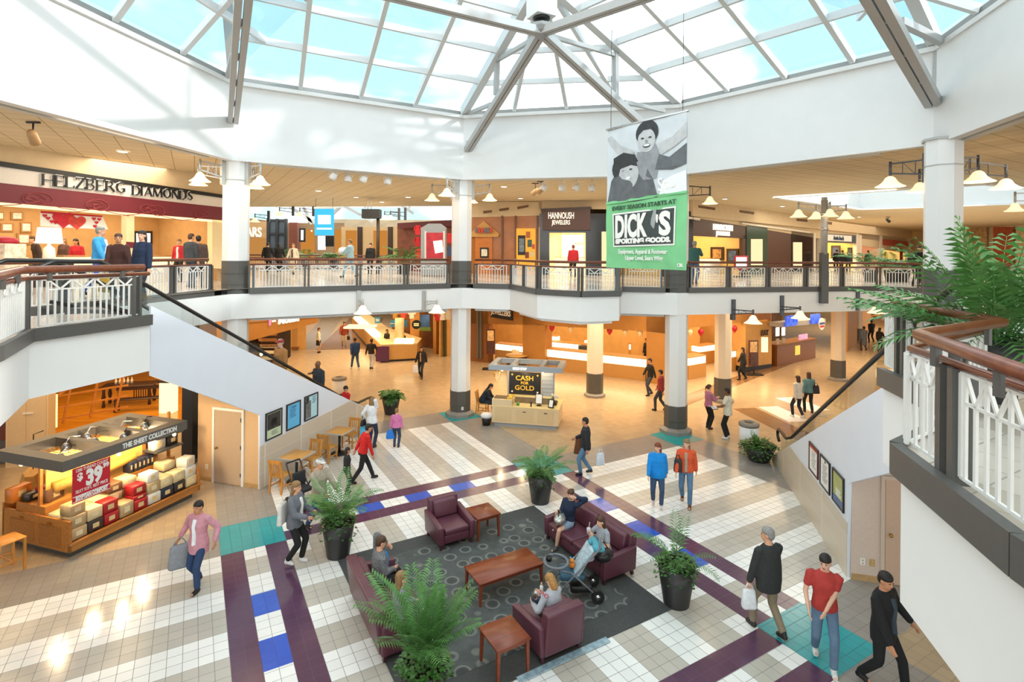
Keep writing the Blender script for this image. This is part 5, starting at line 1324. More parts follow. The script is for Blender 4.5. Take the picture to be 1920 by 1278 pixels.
bs = PY(748, 606, 33.5) - kq[0]; m = MB(); m.obox(bs, 1.0, .06, .42); m.build('blue_sign', M('sign_blue', '#2f7fa8', .4), ki); sign_text('50', .4, kq[0] + bs + Vector((.15, -.05, 0)), (1, 0, 0), (0, -1, 0), PAPER, ki, depth=.01, bold=.006); sign_text('save up to', .12, kq[0] + bs + Vector((-.28, -.05, 0)), (1, 0, 0), (0, -1, 0), PAPER, ki, depth=.01)
bs2 = PY(708, 600, 38) - kq[0]; m = MB(); m.obox(bs2, .38, .06, .42); m.build('blue_sign', M('sign_blue', '#2f7fa8', .4), ki); sign_text('50', .26, kq[0] + bs2 + Vector((0, -.05, 0)), (1, 0, 0), (0, -1, 0), PAPER, ki, depth=.01, bold=.004)
m = MB()
for p, x in ((bs, .4), (bs, -.4), (bs2, 0)): m.tube([p + Vector((x, 0, .2)), p + Vector((x, 0, ztop - p.z))], .015, 5)
m.build('sign_wires', BLACK, ki)
m = MB(); c = PY(676, 612, 37) - kq[0]; m.obox(c, 1.9, 1.4, .12); m.build('lit_canopy', LIT_WARM, ki); m = MB()
for dx in (-.8, .8): m.tube([c + Vector((dx, 0, -.05)), Vector((c.x + dx, c.y, 1.0))], .04, 6)
m.build('canopy_posts', LTAN2, ki)
# clothing shop to its right
CA, CB = (-8.4, 36.5), (-3.2, 33.4)
cl = front('shop', 'clothing shop front left of the kiosk column with shirts hanging in the window', CA, CB, 0)
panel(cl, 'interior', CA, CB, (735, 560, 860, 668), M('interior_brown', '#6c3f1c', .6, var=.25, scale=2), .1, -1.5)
for x0, x1 in ((769, 786), (812, 818)): panel(cl, 'pier', CA, CB, (x0, 560, x1, 668), LTAN, .4)
panel(cl, 'glass_post', CA, CB, (831, 560, 836, 668), M('post_olive', '#4c4d2c', .4), .1, .3)
panel(cl, 'floor_glow', CA, CB, (818, 612, 850, 622), M('table_cream', '#d0b890', .5), .3, -1.2)  # plain cream panel standing inside the shop
for k, (x, y, c, t) in enumerate(((740, 588, '#b9873e', 'mustard shirt hanging highest above the blue 50 sign'), (756, 588, '#c0492e', 'rust red shirt hanging above the blue 50 sign'), (772, 588, '#e4d6c4', 'white shirt hanging left of the tan pier'), (820, 592, '#bf2430', 'red shirt hanging in the window left of the kiosk column'), (829, 591, '#e6dccc', 'white shirt with a mark hanging in the window left of the kiosk column'), (840, 590, '#d8cdb4', 'cream shirt hanging nearest the kiosk column'))):
    A_, B_ = (-9, 34.2), (-2, 32.0); o = empty('hanging_shirt', PP(x, y, A_, B_), 0, t, 'shirt'); mt = M('shirt_l%d' % k, c, .8, var=.15)
    panel(o, 'body', A_, B_, [(x - 4, y - 7), (x + 4, y - 7), (x + 4.5, y + 9), (x - 4.5, y + 9)], mt, .12); panel(o, 'sleeve', A_, B_, [(x - 4, y - 7), (x - 7.5, y), (x - 5.5, y + 2), (x - 3, y - 2)], mt, .1); panel(o, 'sleeve', A_, B_, [(x + 4, y - 7), (x + 3, y - 2), (x + 5.5, y + 2), (x + 7.5, y)], mt, .1)
o = empty('framed_poster', PP(795, 604, (-9, 33.2), (-2, 31)), 0, 'blue and orange swirling poster beside the tan pier', 'poster'); A_, B_ = (-9, 33.6), (-2, 31.6)
panel(o, 'print', A_, B_, (787, 590, 805, 613), M('poster_swirl', '#3c5f8f', .4, var=.7, scale=1.8), .05); panel(o, 'green_foot', A_, B_, (786, 613, 807, 620), M('foot_green', '#5d7a2a', .5), .05, .02); panel(o, 'frame', A_, B_, (785, 588, 787, 620), LTAN, .06, .03)
o = empty('round_sign', PP(781, 608, (-9, 33), (-2, 31)), 0, 'small round black hanging sign beside the swirling poster', 'sign'); m = MB(); m.tube([(0, 0, 0), (0, -.06, 0)], .27, 18, smooth=False); m.build('disc', BLACK, o); m = MB(); m.obox((0, -.07, .05), .3, .02, .06); m.obox((0, -.07, -.05), .3, .02, .06); m.build('lettering', GOLD_LIT, o)
# right corridor: food counter with photo boards
ga, gb = P(1457, 687), P(1529, 671)
fo = empty('food_counter', (ga + gb) / 2, 0, 'brown food counter with a square emblem under lit photo boards', 'counter'); dg = (gb - ga); Lg = dg.length; dg.normalize(); ng = Vector((-dg.y, dg.x, 0)); Rg = Matrix((dg, ng, Vector((0, 0, 1)))).transposed(); TKf = fo.location
m = MB(); m.obox(ng * .4 + Vector((0, 0, .6)), Lg, .8, 1.2, Rg); m.build('counter', wood('counter_brown', '#6b3f1c', '#7d4c24', .4), fo); m = MB(); m.obox(ng * .4 + Vector((0, 0, 1.22)), Lg + .1, .95, .05, Rg); m.build('counter_top', TAN_D, fo)
m = MB(); m.obox(-ng * .02 + Vector((0, 0, .72)), .55, .04, .55, Rg); m.build('emblem', M('emblem_yellow', '#e2c25a', .4, emit='#e8c860', estr=.4), fo)
for k, (x, y0, y1) in enumerate(((1461, 614, 630), (1472, 614, 629), (1461, 635, 650), (1472, 634, 649))): c = PP(x, (y0 + y1) / 2, (ga.x, ga.y), (gb.x, gb.y)); h = (y1 - y0) * c.y / FPX; m = MB(); m.obox(c - fo.location + ng * .1, h * .62, .06, h, Rg); m.build('photo_board', [LIT_WHITE, M('board_dark', '#4a3426', .4, var=.6, scale=4, emit='#caa070', estr=.35)][k // 2], fo)
c = PP(1512, 641, (ga.x, ga.y), (gb.x, gb.y)); m = MB(); m.obox(c - fo.location + ng * .2, 1.0, .08, .9, Rg); m.build('photo_board', M('board_pink', '#c98ab0', .4, var=.5, scale=4, emit='#e3b0cc', estr=.5), fo)
m = MB(); m.obox(ng * 2.4 + dg * 1.0 + Vector((0, 0, 1.6)), Lg * .7, .2, 3.2, Rg); m.build('back_wall', M('kitchen_dark', '#4a2f18', .6, var=.4, scale=3), fo)
si = empty('hanging_sign', PP(1500, 600, (ga.x, ga.y), (gb.x, gb.y)), 0, 'blue lettered shop sign hanging over the brown food counter, half hidden by a lamp', 'sign'); A_, B_ = (ga.x, ga.y), (gb.x, gb.y)
panel(si, 'shelf', A_, B_, [(1462, 605), (1548, 597), (1548, 606), (1462, 613)], GREY_STEEL, .6, .6); pl_text('DICO', .75, 1484, 602, A_, B_, M('sign_blue_lit', '#3d5fd0', .4, emit='#3d5fd0', estr=.7), si, .7, .06, .04, width=1.25); pl_text('DINER', .7, 1529, 598, A_, B_, M('sign_blue_lit', '#3d5fd0', .4, emit='#3d5fd0', estr=.7), si, .7, .06, .04, width=1.1)
bl = empty('wall_badge', PP(1511, 604, A_, B_), 0, 'round red white and blue badge between the blue lettered signs', 'badge'); m = MB(); cc_ = -ng * .9; m.tube([cc_, cc_ - ng * .05], .36, 18, smooth=False); m.build('disc', PAPER, bl); m = MB(); m.obox(cc_ - ng * .06 + Vector((0, 0, .04)), .6, .02, .12, Rg); m.build('blue_bar', M('badge_blue', '#2b418f', .4), bl); m = MB(); m.obox(cc_ - ng * .06 + Vector((0, 0, -.14)), .5, .02, .1, Rg); m.build('red_bar', HRED, bl)
ru = MB(); ru.slab([V3((22.5, 36.5), 0), V3((31, 47), 0), V3((31, 47), ztop), V3((22.5, 36.5), ztop)], (-.3, .2, 0)); ru.build('wall_lower_right', LTAN, kind='structure')
# shop shelves at the far right end
BA_, BB_ = (24, 53.), (44, 53.)
bk = front('shop', 'amber lit shop full of packed shelves at the far end of the right corridor', BA_, BB_, 0)
panel(bk, 'back_wall', BA_, BB_, (1590, 560, 1700, 622), emis('shop_amber', '#c07428', .8), .2, -4)
for j in range(6):
    for i in range(5): panel(bk, 'shelf_goods', BA_, BB_, (1600 + i * 13, 580 + j * 6.5, 1611 + i * 13, 584 + j * 6.5), M('goods_%d' % ((i * 3 + j) % 4), ('#d9b070', '#8a4a28', '#f0d9a0', '#5a3a22')[(i * 3 + j) % 4], .5, var=.5, scale=5), .3, -3.6)
panel(bk, 'header', BA_, BB_, (1590, 545, 1700, 572), LTAN, .4, .1)
# warm fill added under the slab along the lower walks (hidden area lights, no fixtures)
for (x, y, sx, sy, p) in ((-11.5, 27, 5, 7, 230), (-8.5, 33, 5, 8, 330), (-14, 45, 6, 14, 420), (-.5, 25.5, 6, 4, 250), (5, 24, 6, 3.5, 210), (11.5, 25.5, 6, 6, 330), (20, 32, 7, 9, 430), (31, 44, 8, 12, 480)):
    area_light((x, y, ZS - .02), (0, 0, GRID), sx, sy, p * 1.35, (1, .76, .47), spread=radians(150))
# ---------------------------------------------------------------- bell lamps
SHADE = M('lamp_shade_glass', '#f2dfc0', .4, var=.03, emit='#ffe3b4', estr=.75)
SHADE_UNDER = emis('bulb_glow', '#ffedc8', 4.0)
LAMP_STEEL = M('lamp_steel', '#55565a', .4, .5, var=.05); LAMP_PALE = M('lamp_steel_pale', '#b9b8b4', .4, .4, var=.03)
LG_ = 'bell lamps on bracket arms'


def bell_lamp(pix, z, base, label, r=.3, steel=None, arm_h=.62, light=0):
    """shade at photo pixel pix on level z, its arm fixed at plan point base"""
    st = steel or LAMP_STEEL; c = P(pix[0], pix[1], z)
    o = empty('bell_lamp', c, 0, label, 'lamp', LG_)
    m = MB(); pr = [(r, 0), (r * .97, .012), (r * .72, .06), (r * .5, .13), (r * .32, .24), (r * .16, .28), (.03, .29)]
    m.lathe(pr, 22, cap=False); m.build('shade', SHADE, o)
    m = MB(); m.ball((0, 0, .12), r * .17); m.build('bulb', SHADE_UNDER, o)
    m = MB(); m.tube([(0, 0, .26), (0, 0, arm_h + .06)], .035, 8); m.build('stem', st, o)
    b = Vector((base[0], base[1], 0)) - Vector((c.x, c.y, 0)); L = b.length; u = b / L
    m = MB(); a0, a1 = Vector((0, 0, arm_h)), b + Vector((0, 0, arm_h - .05))
    m.beam(a0, a1, .03, .04); m.beam(Vector((0, 0, .36)), b + Vector((0, 0, .2)), .03, .04)
    for t in (.35, .7): m.beam(a0.lerp(a1, t), Vector((0, 0, .36)).lerp(b + Vector((0, 0, .2)), t), .015, .015, up=(u.y, -u.x, 0))
    m.beam(a0.lerp(a1, .35), Vector((0, 0, .36)).lerp(b + Vector((0, 0, .2)), .7), .012, .012); m.build('arm', st, o)
    m = MB(); m.obox(b + Vector((0, 0, .37)), .14, .14, .75, rotz(math.atan2(u.y, u.x))); m.build('back_plate', st, o)
    if light: point_light(c + Vector((0, 0, -.05)), light, (1, .74, .42), .1)
    return o


rim = lambda c, p, r=.42: (c.x + (p.x - c.x) * r / max(.5, (p - c).length), c.y + (p.y - c.y) * r / max(.5, (p - c).length))
for pix, z, C, t, r in (((375, 340), 8.5, CL, 'upper left one of the bell lamps left of the long railing\'s left column', .3), ((372, 347), 8.5, CL, 'lower left one of the bell lamps left of the long railing\'s left column', .27), ((488, 346), 8.5, CL, 'outer bell lamp right of the long railing\'s left column', .3), ((479, 353), 8.5, CL, 'lower bell lamp tucked right of the long railing\'s left column', .27),
                        ((810, 376), 8.5, CC1, 'leftmost bell lamp of the kiosk column', .3), ((838, 367), 8.5, CC1, 'bell lamp close in front of the kiosk column', .32), ((918, 376), 8.5, CC1, 'rightmost bell lamp of the kiosk column', .3), ((883, 380), 8.4, CC1, 'bell lamp half hidden behind the kiosk column', .28),
                        ((1331, 382), 8.35, CC2, 'bell lamp sticking out right of the hanging banner', .29),
                        ((1669, 350), 8.3, CR, 'leftmost bell lamp of the right-hand column', .36), ((1724, 360), 8.3, CR, 'lower bell lamp just left of the right-hand column', .34), ((1834, 341), 8.3, CR, 'big glowing bell lamp just right of the right-hand column', .36), ((1886, 354), 8.3, CR, 'amber bell lamp farthest right on the right-hand column', .37)):
    p = P(pix[0], pix[1], z); bell_lamp(pix, z, rim(Vector((C.x, C.y, z)), p), t, r, None if C in (CC2, CR) else LAMP_PALE, light=14)
far_r = Vector((17.8, 18.2, 0))
bell_lamp((1903, 396), 8.0, (20.0, 17.0), 'pale bell lamp at the right edge of the photo', .3, LAMP_PALE)
# mast with four lamps
mb_ = Vector((E1[0] - .05, E1[1] - 1.6, 0)); MP = PP(1541, 540, (VC2[0] + .4, VC2[1] + .05), E1); mast = empty('lamp_mast', (MP.x, MP.y - .12, ZS + .5), 0, 'dark grey mast on the right-hand railing carrying four pale bell lamps', 'mast')
mz = MP.y
m = MB(); m.box(-.13, .13, -.1, .1, -.16, 1.75); m.build('lower_post', RAIL_GREY, mast); m = MB(); m.tube([(0, 0, 1.7), (0, 0, 3.75)], .12, 10); m.build('upper_tube', LAMP_PALE, mast)
m = MB(); m.lathe([(.15, 2.6), (.15, 2.7)], 10); m.lathe([(.15, 3.2), (.15, 3.28)], 10); m.build('clamp', CHROME, mast)
for x, y, t in ((1497, 407, 'leftmost of the four pale bell lamps on the dark mast'), (1530, 410, 'second from left of the four pale bell lamps on the dark mast'), (1556, 406, 'third from left of the four pale bell lamps on the dark mast'), (1586, 410, 'rightmost of the four pale bell lamps on the dark mast')):
    c = PY(x, y, mz + (.3 if x in (1530, 1586) else -.3)); bell_lamp((x, y), c.z, (MP.x, mz - .12), t, .3, LAMP_PALE, arm_h=.5)
for (x, y), br, t in (((680, 588), (672, 572), 'white bell lamp below the slab edge left of the kiosk column, nearer the escalator'), ((819, 586), (794, 572), 'white bell lamp below the slab edge just left of the kiosk column'), ((1412, 606), (1374, 588), 'bell lamp below the slab edge, first right of the banner column'), ((1500, 597), (1465, 582), 'bell lamp below the slab edge in front of the blue lettered signs'), ((1643, 587), (1607, 574), 'bell lamp below the slab edge by the right escalator rail')):
    A_, B_ = (VL, VC1) if x < 900 else ((VC2, E1) if x < 1640 else (E1, E2))
    if x > 1640: A_, B_ = VC2, E1
    b = PP(br[0], br[1], A_, B_); d = Vector((B_[0] - A_[0], B_[1] - A_[1], 0)).normalized(); n = Vector((d.y, -d.x, 0)); yy = b.y - (1.0 if x > 900 else .6); c = PY(x, y, yy)
    bell_lamp((x, y), c.z, (b.x, b.y), t, .3, None if x > 900 else LAMP_PALE, arm_h=max(.3, b.z - c.z + .2))
# spotlights under the fascia
HEAD = M('spot_white', '#e9e7e3', .35, var=.01)
for k, (x, y) in enumerate(((625, 330), (653, 334), (682, 335), (727, 339), (1020, 351), (1054, 352), (1081, 351), (1110, 352))):
    c = P(x, y, 9.02); o = empty('spotlight', c, 0, ('first from the left of four white spotlights left of the kiosk column', 'second from the left of four white spotlights left of the kiosk column', 'third from the left of four white spotlights left of the kiosk column', 'fourth white spotlight, nearest the kiosk column on its left', 'first white spotlight right of the kiosk column, turned left', 'second white spotlight right of the kiosk column', 'third white spotlight right of the kiosk column', 'fourth white spotlight, nearest the hanging banner')[k], 'spotlight', 'white spotlights under the fascia')
    m = MB(); t = .5 if k in (0, 2, 4, 6) else .1; R = Matrix.Rotation(t, 3, 'Y'); v0 = len(m.v); m.lathe([(.03, .12), (.1, .1), (.13, .0), (.135, -.1), (.1, -.13)], 14); m.v = [tuple(R @ Vector(p)) for p in m.v]; m.build('head', HEAD, o)
    m = MB(); m.lathe([(.09, -.1), (.1, -.14)], 12); m.v = [tuple(R @ Vector(p)) for p in m.v]; m.build('lens', CHROME, o)
    m = MB(); m.tube([(0, 0, .08), (0, 0, ZCEIL - c.z)], .02, 6); m.tube([(-.14, 0, 0), (-.14, 0, .12), (0, 0, .2), (.14, 0, .12), (.14, 0, 0)], .012, 5); m.build('bracket', HEAD, o)
TANSPOT = M('spot_tan', '#b08a5e', .5, var=.05)
for k, (x, y, z, t) in enumerate(((62, 257, 9.0, 'tan spotlight on the ceiling above the burgundy banded shop'), (1004, 359, 9.0, 'left one of a pair of tan spotlights left of the banner'), (1014, 356, 9.0, 'right one of a pair of tan spotlights left of the banner'), (1665, 413, 9.1, 'dark track spotlight pair high above the red lettered shop'))):
    c = P(x, y, z); o = empty('track_spotlight', c, 0, t, 'spotlight'); R = rotz(.4 + k) @ Matrix.Rotation(.9, 3, 'X'); m = MB(); m.lathe([(.07, .18), (.1, .1), (.11, -.18), (.08, -.2)], 12); m.v = [tuple(R @ Vector(p)) for p in m.v]; m.build('head', TANSPOT if k < 3 else BLACK, o)
    m = MB(); m.tube([(0, 0, 0), (0, 0, ZCEIL - z)], .02, 6); m.obox((0, 0, ZCEIL - z - .02), .3, .06, .04); m.build('bracket', BLACK, o)
# ---------------------------------------------------------------- the hanging banner
YR, YL = 12.0, 13.9
tl, tr, br_, bl_ = PY(1139, 243, YL), PY(1289, 208, YR), PY(1288, 508, YR), PY(1139, 500, YL)
bn = empty('hanging_banner', (tl + tr) / 2, 0, 'big hanging banner, grey photograph of two laughing people above a green sporting goods advert', 'banner')
ux = (tr - tl); ux.z = 0; BW = ux.length; ux.normalize(); BH = (tl.z + tr.z - bl_.z - br_.z) / 2; un = Vector((ux.y, -ux.x, 0)); ub = Vector((tl.x, tl.y, (bl_.z + br_.z) / 2))
if un.y > 0: un = -un


def bp(s, t, o=0.0): return ub + ux * (s * BW) + Vector((0, 0, t * BH)) + un * o   # s, t: 0..1 across and up


def rip(s, t): return .014 * sin(s * 9 + t * 5) + .010 * sin(s * 4 - t * 14) + (.02 * sin(t * 30 + s * 22) * max(0, .12 - t) * 6)


GREEN = M('banner_green', '#7cc48a', .6, var=.05, scale=4); BGREY = M('banner_sky_grey', '#c9cfd3', .55, var=.08, scale=2)
m = MB(); NX, NY = 18, 44
for j in range(NY + 1):
    for i in range(NX + 1): m.v.append(tuple(bp(i / NX, j / NY, rip(i / NX, j / NY))))
for j in range(NY):
    for i in range(NX):
        a = j * (NX + 1) + i; m.f.append([a, a + 1, a + NX + 2, a + NX + 1]); m.m.append(0 if (j + .5) / NY < .472 + .03 * i / NX else 1); m.sm.append(True)
n_ = len(m.v); bk_ = [tuple(Vector(p) - un * .006) for p in m.v]; m.add(bk_, [[i for i in reversed(f)] for f in m.f[:NX * NY]], True); m.m[NX * NY:] = m.m[:NX * NY]
m.build('cloth', [GREEN, BGREY], bn, world=True)
m = MB(); m.tube([bp(-.01, 1.0), bp(1.01, 1.0)], .03, 8); m.build('top_pole', CHROME, bn, world=True)
m = MB()
for s in (.05, .95): m.tube([bp(s, 1.0), bp(s, 1.0) + Vector((0, 0, 3.5))], .006, 4)
m.build('wires', BLACK, bn, world=True)


def shape(name, pts, mat, o):
    """flat printed shape lying on the banner; pts in 0..1 coordinates"""
    mb = MB(); mb.slab([bp(s, t, rip(s, t) + o) for s, t in pts], un * .003); mb.build(name, mat, bn, world=True)


def ell(cx, cy, rx, ry, n=20, a0=0, rot=0): return [(cx + rx * cos(a0 + 2 * pi * i / n) * cos(rot) - ry * sin(a0 + 2 * pi * i / n) * sin(rot) * .67, cy + (ry * sin(a0 + 2 * pi * i / n) * cos(rot) + rx * cos(a0 + 2 * pi * i / n) * sin(rot) * .67)) for i in range(n)]


G1 = M('print_face_light', '#b9babb', .55, var=.12, scale=6); G2 = M('print_grey_mid', '#8a8d90', .55, var=.15, scale=5); G3 = M('print_grey_dark', '#5c5f62', .55, var=.18, scale=5); G4 = M('print_black_soft', '#2e3032', .55, var=.3, scale=14); G5 = M('print_white_soft', '#e6e8e9', .55, var=.03)
# coordinates from the photo crop: x 0..1 = 1139..1289, t = 1 - (y - top)/300
# lower person's shirt, upper person's body and arms
shape('print_shirt', [(.02, .47), (.06, .62), (.16, .70), (.34, .72), (.52, .70), (.62, .60), (.68, .475), (.4, .46)], G3, .012)
shape('print_body', [(.36, .80), (.5, .79), (.64, .83), (.7, .74), (.66, .60), (.5, .60), (.40, .68)], G2, .014)
shape('print_arm', [(.0, .93), (.05, .95), (.2, .86), (.42, .80), (.40, .72), (.2, .79), (.05, .88)], G1, .015)
shape('print_arm', [(.66, .83), (.84, .86), (1., .93), (1., .84), (.86, .79), (.7, .75)], G1, .015)
shape('print_sleeve', [(.68, .76), (.8, .73), (1.0, .80), (1.0, .67), (.84, .645), (.64, .66)], G3, .016)
shape('print_hair', ell(.54, .915, .135, .085), G4, .018); shape('print_face', ell(.535, .865, .105, .08), G1, .021); shape('print_fringe', [(.43, .9), (.5, .935), (.6, .935), (.645, .9), (.6, .955), (.5, .96)], G4, .024)
shape('print_hair', ell(.26, .70, .185, .10), G4, .018); shape('print_face', ell(.29, .645, .15, .1, rot=.15), G1, .021); shape('print_fringe', [(.1, .74), (.2, .70), (.34, .715), (.42, .70), (.4, .78), (.24, .81), (.1, .78)], G4, .024)
for (cx, cy, s, tl_) in ((.535, .865, 1.0, 0), (.285, .665, 1.1, .12)):
    for d_ in (-1, 1): shape('print_eye', ell(cx + d_ * .045 * s, cy + .016 * s + d_ * tl_ * .03, .02 * s, .006 * s, 8), G4, .0265)
    shape('print_mouth', ell(cx + .005, cy - .036 * s, .045 * s, .014 * s, 12, rot=tl_), G4, .0265); shape('print_teeth', ell(cx + .005, cy - .033 * s, .038 * s, .008 * s, 10, rot=tl_), G5, .029)
    shape('print_nose', ell(cx + .004, cy - .008 * s, .014 * s, .012 * s, 8), G2, .0265)
shape('print_white_corner', [(.70, .49), (.74, .58), (.86, .61), (1., .63), (1., .5)], G5, .02)
shape('torn_edge', [(0, .47), (.1, .478), (.2, .473), (.32, .484), (.44, .48), (.56, .492), (.7, .49), (.85, .504), (1, .5), (1, .485), (.5, .47), (0, .455)], GREEN, .022)
DKG = M('print_dark_green', '#2f5138', .5, var=.05); INKK = M('print_ink', '#37403e', .5, var=.1)
bt = lambda body, size, s, t, mat, **k: sign_text(body, size, bp(s, t, .036), ux, un, mat, bn, 'lettering', depth=.004, **k)
bt('EVERY SEASON STARTS AT', .14, .49, .428, DKG, width=1.9, bold=.004, skew=.03)
shape('logo_frame', [(.095, .385), (.88, .408), (.88, .158), (.105, .148)], PAPER, .012); shape('logo_field', [(.112, .375), (.865, .398), (.865, .168), (.12, .158)], INKK, .016)
bt('DICK', .74, .335, .285, PAPER, width=1.0, bold=.034, skew=.03); bt('S', .72, .765, .293, PAPER, width=.33, bold=.034); shape('logo_runner', [(.585, .24), (.60, .33), (.635, .395), (.668, .40), (.66, .33), (.625, .235)], M('print_grey_pale', '#9aa09d', .5), .026); bt("'", .6, .675, .285, PAPER, width=.06, bold=.02)
bt('SPORTING GOODS.', .15, .49, .19, PAPER, width=1.66, bold=.012, skew=.02)
bt('Equipment, Apparel & Footwear', .15, .49, .115, PAPER, width=1.45, bold=.003); bt('Upper Level, Sears Wing', .15, .51, .072, PAPER, width=1.12, bold=.003); bt('CBL', .1, .945, .03, PAPER, width=.16, bold=.004)
bt('Sou', .42, .78, .56, PAPER, width=.46, bold=.004, skew=.15)
for x, y, Y, t in ((524, 404, 36, 'bell lamp above the lift tower in the far court'), (562, 405, 36, 'bell lamp beside the rust brown pillar in the far court'), (478, 416, 36, 'far bell lamp just right of the long railing\'s left column'), (721, 412, 34, 'bell lamp beside the black speaker box'), (732, 412, 33, 'bell lamp right of the black speaker box, before the amber fronts')):
    c = PY(x, y, Y); bell_lamp((x, y), c.z, (c.x + .9, Y), t, .33, None, .5)
# ---------------------------------------------------------------- sheet kiosk, left foreground
KO = P(130, 1050); kd = (P(375, 928) - KO); kd.z = 0; KLn = kd.length; kd.normalize(); ki_ = Vector((-kd.y, kd.x, 0))       # along the front, and inward
kf = Matrix((kd, ki_, Vector((0, 0, 1)))).transposed().to_4x4(); kf.translation = KO
sk = empty('kiosk', KO, math.atan2(kd.y, kd.x), 'wooden sales kiosk stacked with boxed bed sheets under a dark canopy', 'kiosk')
KW = wood('kiosk_wood', '#a4682c', '#bd8040', .4, 2.0, 0); KG = M('kiosk_canopy', '#625e58', .5, var=.04); KB = M('kiosk_base', '#4b4a48', .5, var=.05)
m = MB(); m.slab([(.1, .1, 0), (KLn - .15, .1, 0), (KLn - .15, 1.9, 0), (.1, 1.9, 0)], (0, 0, .14)); m.build('base', KB, sk)
m = MB(); m.box(0, KLn, 0, .05, .14, .3); m.box(0, .05, 0, 2.05, .14, .78); m.box(KLn - .05, KLn, 0, 2.05, .14, .7); m.box(0, KLn, 2.0, 2.05, .14, .9); m.box(.05, KLn - .05, .05, 2.0, .14, .2); m.build('cabinet', KW, sk)
m = MB(); m.box(-.01, KLn + .02, -.03, .04, .28, .33); m.box(.05, KLn - .05, .35, .8, .2, .62); m.box(.05, KLn - .05, .8, 1.7, .2, .95); m.build('stepped_shelf', KW, sk)
for y0, y1 in ((.25, .9), (1.05, 1.8)):
    m = MB(); m.box(-.015, .0, y0, y1, .2, .62); m.build('drawer', wood('kiosk_wood_d', '#99602a', '#b0763a', .4), sk)
    m = MB(); m.box(-.03, -.012, (y0 + y1) / 2 - .05, (y0 + y1) / 2 + .05, .66, .69); m.build('drawer_pull', BRASS, sk)
for x in (.1, KLn - .75, KLn - .05): m = MB(); m.box(x - .03, x + .03, 1.0, 1.06, .2, 2.1); m.build('post', KW, sk)
m = MB(); m.box(.2, KLn - .8, 1.02, 1.05, .95, 2.0); m.build('lit_back_panel', M('back_linen', '#e2b35c', .7, var=.08, scale=3), sk)
m = MB(); m.tube([(.3, .95, 1.25), (1.2, .93, 1.22), (2.1, .95, 1.3)], .12, 8); m.build('rolled_sheet', M('linen_gold', '#d9a548', .6, var=.08), sk)
for z in (1.28, 1.62): m = MB(); m.box(KLn - .78, KLn - .02, .55, 1.05, z, z + .04); m.build('rack_shelf', KB, sk)
# canopy as a frame with open trays
CF0 = P(123, 887, 2.04); CF1 = P(346, 803, 2.04); CB0 = P(40, 849, 2.04)
ci = kf.inverted(); a0, a1, b0 = [ci @ p for p in (CF0, CF1, CB0)]
x0, x1, y0, y1 = a0.x, a1.x, (a0.y + a1.y) / 2, b0.y
m = MB(); t_ = .26
for (xa, xb, ya, yb) in ((x0, x1, y0, y0 + t_), (x0, x1, y1 - t_, y1), (x0, x0 + t_, y0 + t_, y1 - t_), (x1 - t_, x1, y0 + t_, y1 - t_), (x0 + .95, x0 + 1.1, y0 + t_, y1 - t_), (x1 - 1.0, x1 - .85, y0 + t_, y1 - t_)): m.box(xa, xb, ya, yb, 2.04, 2.25)
m.build('canopy', KG, sk)
m = MB()
for i in range(24): m.tube([(x0 + .3 + i * (x1 - x0 - .6) / 23, y0 + t_, 2.06), (x0 + .3 + i * (x1 - x0 - .6) / 23, y1 - t_, 2.06)], .006, 4)
for i in range(7): m.tube([(x0 + .3, y0 + t_ + .1 + i * .2, 2.065), (x1 - .3, y0 + t_ + .1 + i * .2, 2.065)], .006, 4)
m.build('wire_grid', M('wire_gold', '#b58a48', .4, .6), sk)
SILV = M('lamp_silver', '#c8c9cb', .2, .9, var=.02)
for k, (fx, fy) in enumerate(((.14, .35), (.3, .62), (.46, .5), (.52, .75), (.62, .35), (.72, .6), (.88, .5))):
    c = Vector((x0 + fx * (x1 - x0), y0 + fy * (y1 - y0), 2.12)); m = MB(); m.lathe([(.1, -.06), (.09, .0), (.05, .07), (.02, .09)], 12, c); m.build('lamp_head', SILV, sk)
    m = MB(); m.tube([c + Vector((0, 0, .08)), c + Vector((.15, .1, .17)), c + Vector((.4, .15, .1))], .01, 5); m.build('cord', PAPER if k % 2 else BLACK, sk)
    m = MB(); m.ball(c + Vector((0, 0, -.07)), .045); m.build('bulb', emis('bulb_warm', '#ffd890', 6), sk)
    if k % 2 == 0: point_light(kf @ (c + Vector((0, 0, -.2))), 55, (1, .74, .42), .06)
for k, (fx, fy) in enumerate(((.05, .7), (.16, .02), (.42, .02), (.68, .02), (.9, .02))): c = Vector((x0 + fx * (x1 - x0), y0 + .05 + fy * (y1 - y0), 1.98)); m = MB(); m.ball(c, .04); m.build('bulb', emis('bulb_warm', '#ffd890', 6), sk)
R4 = lambda v: (kf.to_3x3() @ Vector(v)).normalized()
sign_text('THE SHEET COLLECTION', .15, kf @ Vector((x0 + .66 * (x1 - x0), y0 - .004, 2.145)), R4((1, 0, 0)), R4((0, -1, 0)), PAPER, sk, depth=.006, bold=.006, width=1.32)
sg = empty('price_sign', kf @ Vector(((x0 + .04) + .42, y0 + .1, 1.6)), math.atan2(kd.y, kd.x), 'red price sign reading 39 hanging from the dark kiosk canopy', 'sign'); SX0 = PP(136, 900, (CF0 + ki_ * .05).to_2d(), (CF1 + ki_ * .05).to_2d()); s0 = ci @ SX0; s1 = ci @ PP(203, 880, (CF0 + ki_ * .05).to_2d(), (CF1 + ki_ * .05).to_2d()); zb_ = PP(137, 945, (CF0 + ki_ * .05).to_2d(), (CF1 + ki_ * .05).to_2d()).z
m = MB(); m.box(s0.x, s1.x, s0.y - .01, s0.y + .01, zb_, 2.04); m.xf(kf); m.build('board', M('sign_red_board', '#c01a2c', .5, var=.04), sg, world=True)
sw = s1.x - s0.x; sh_ = 2.04 - zb_
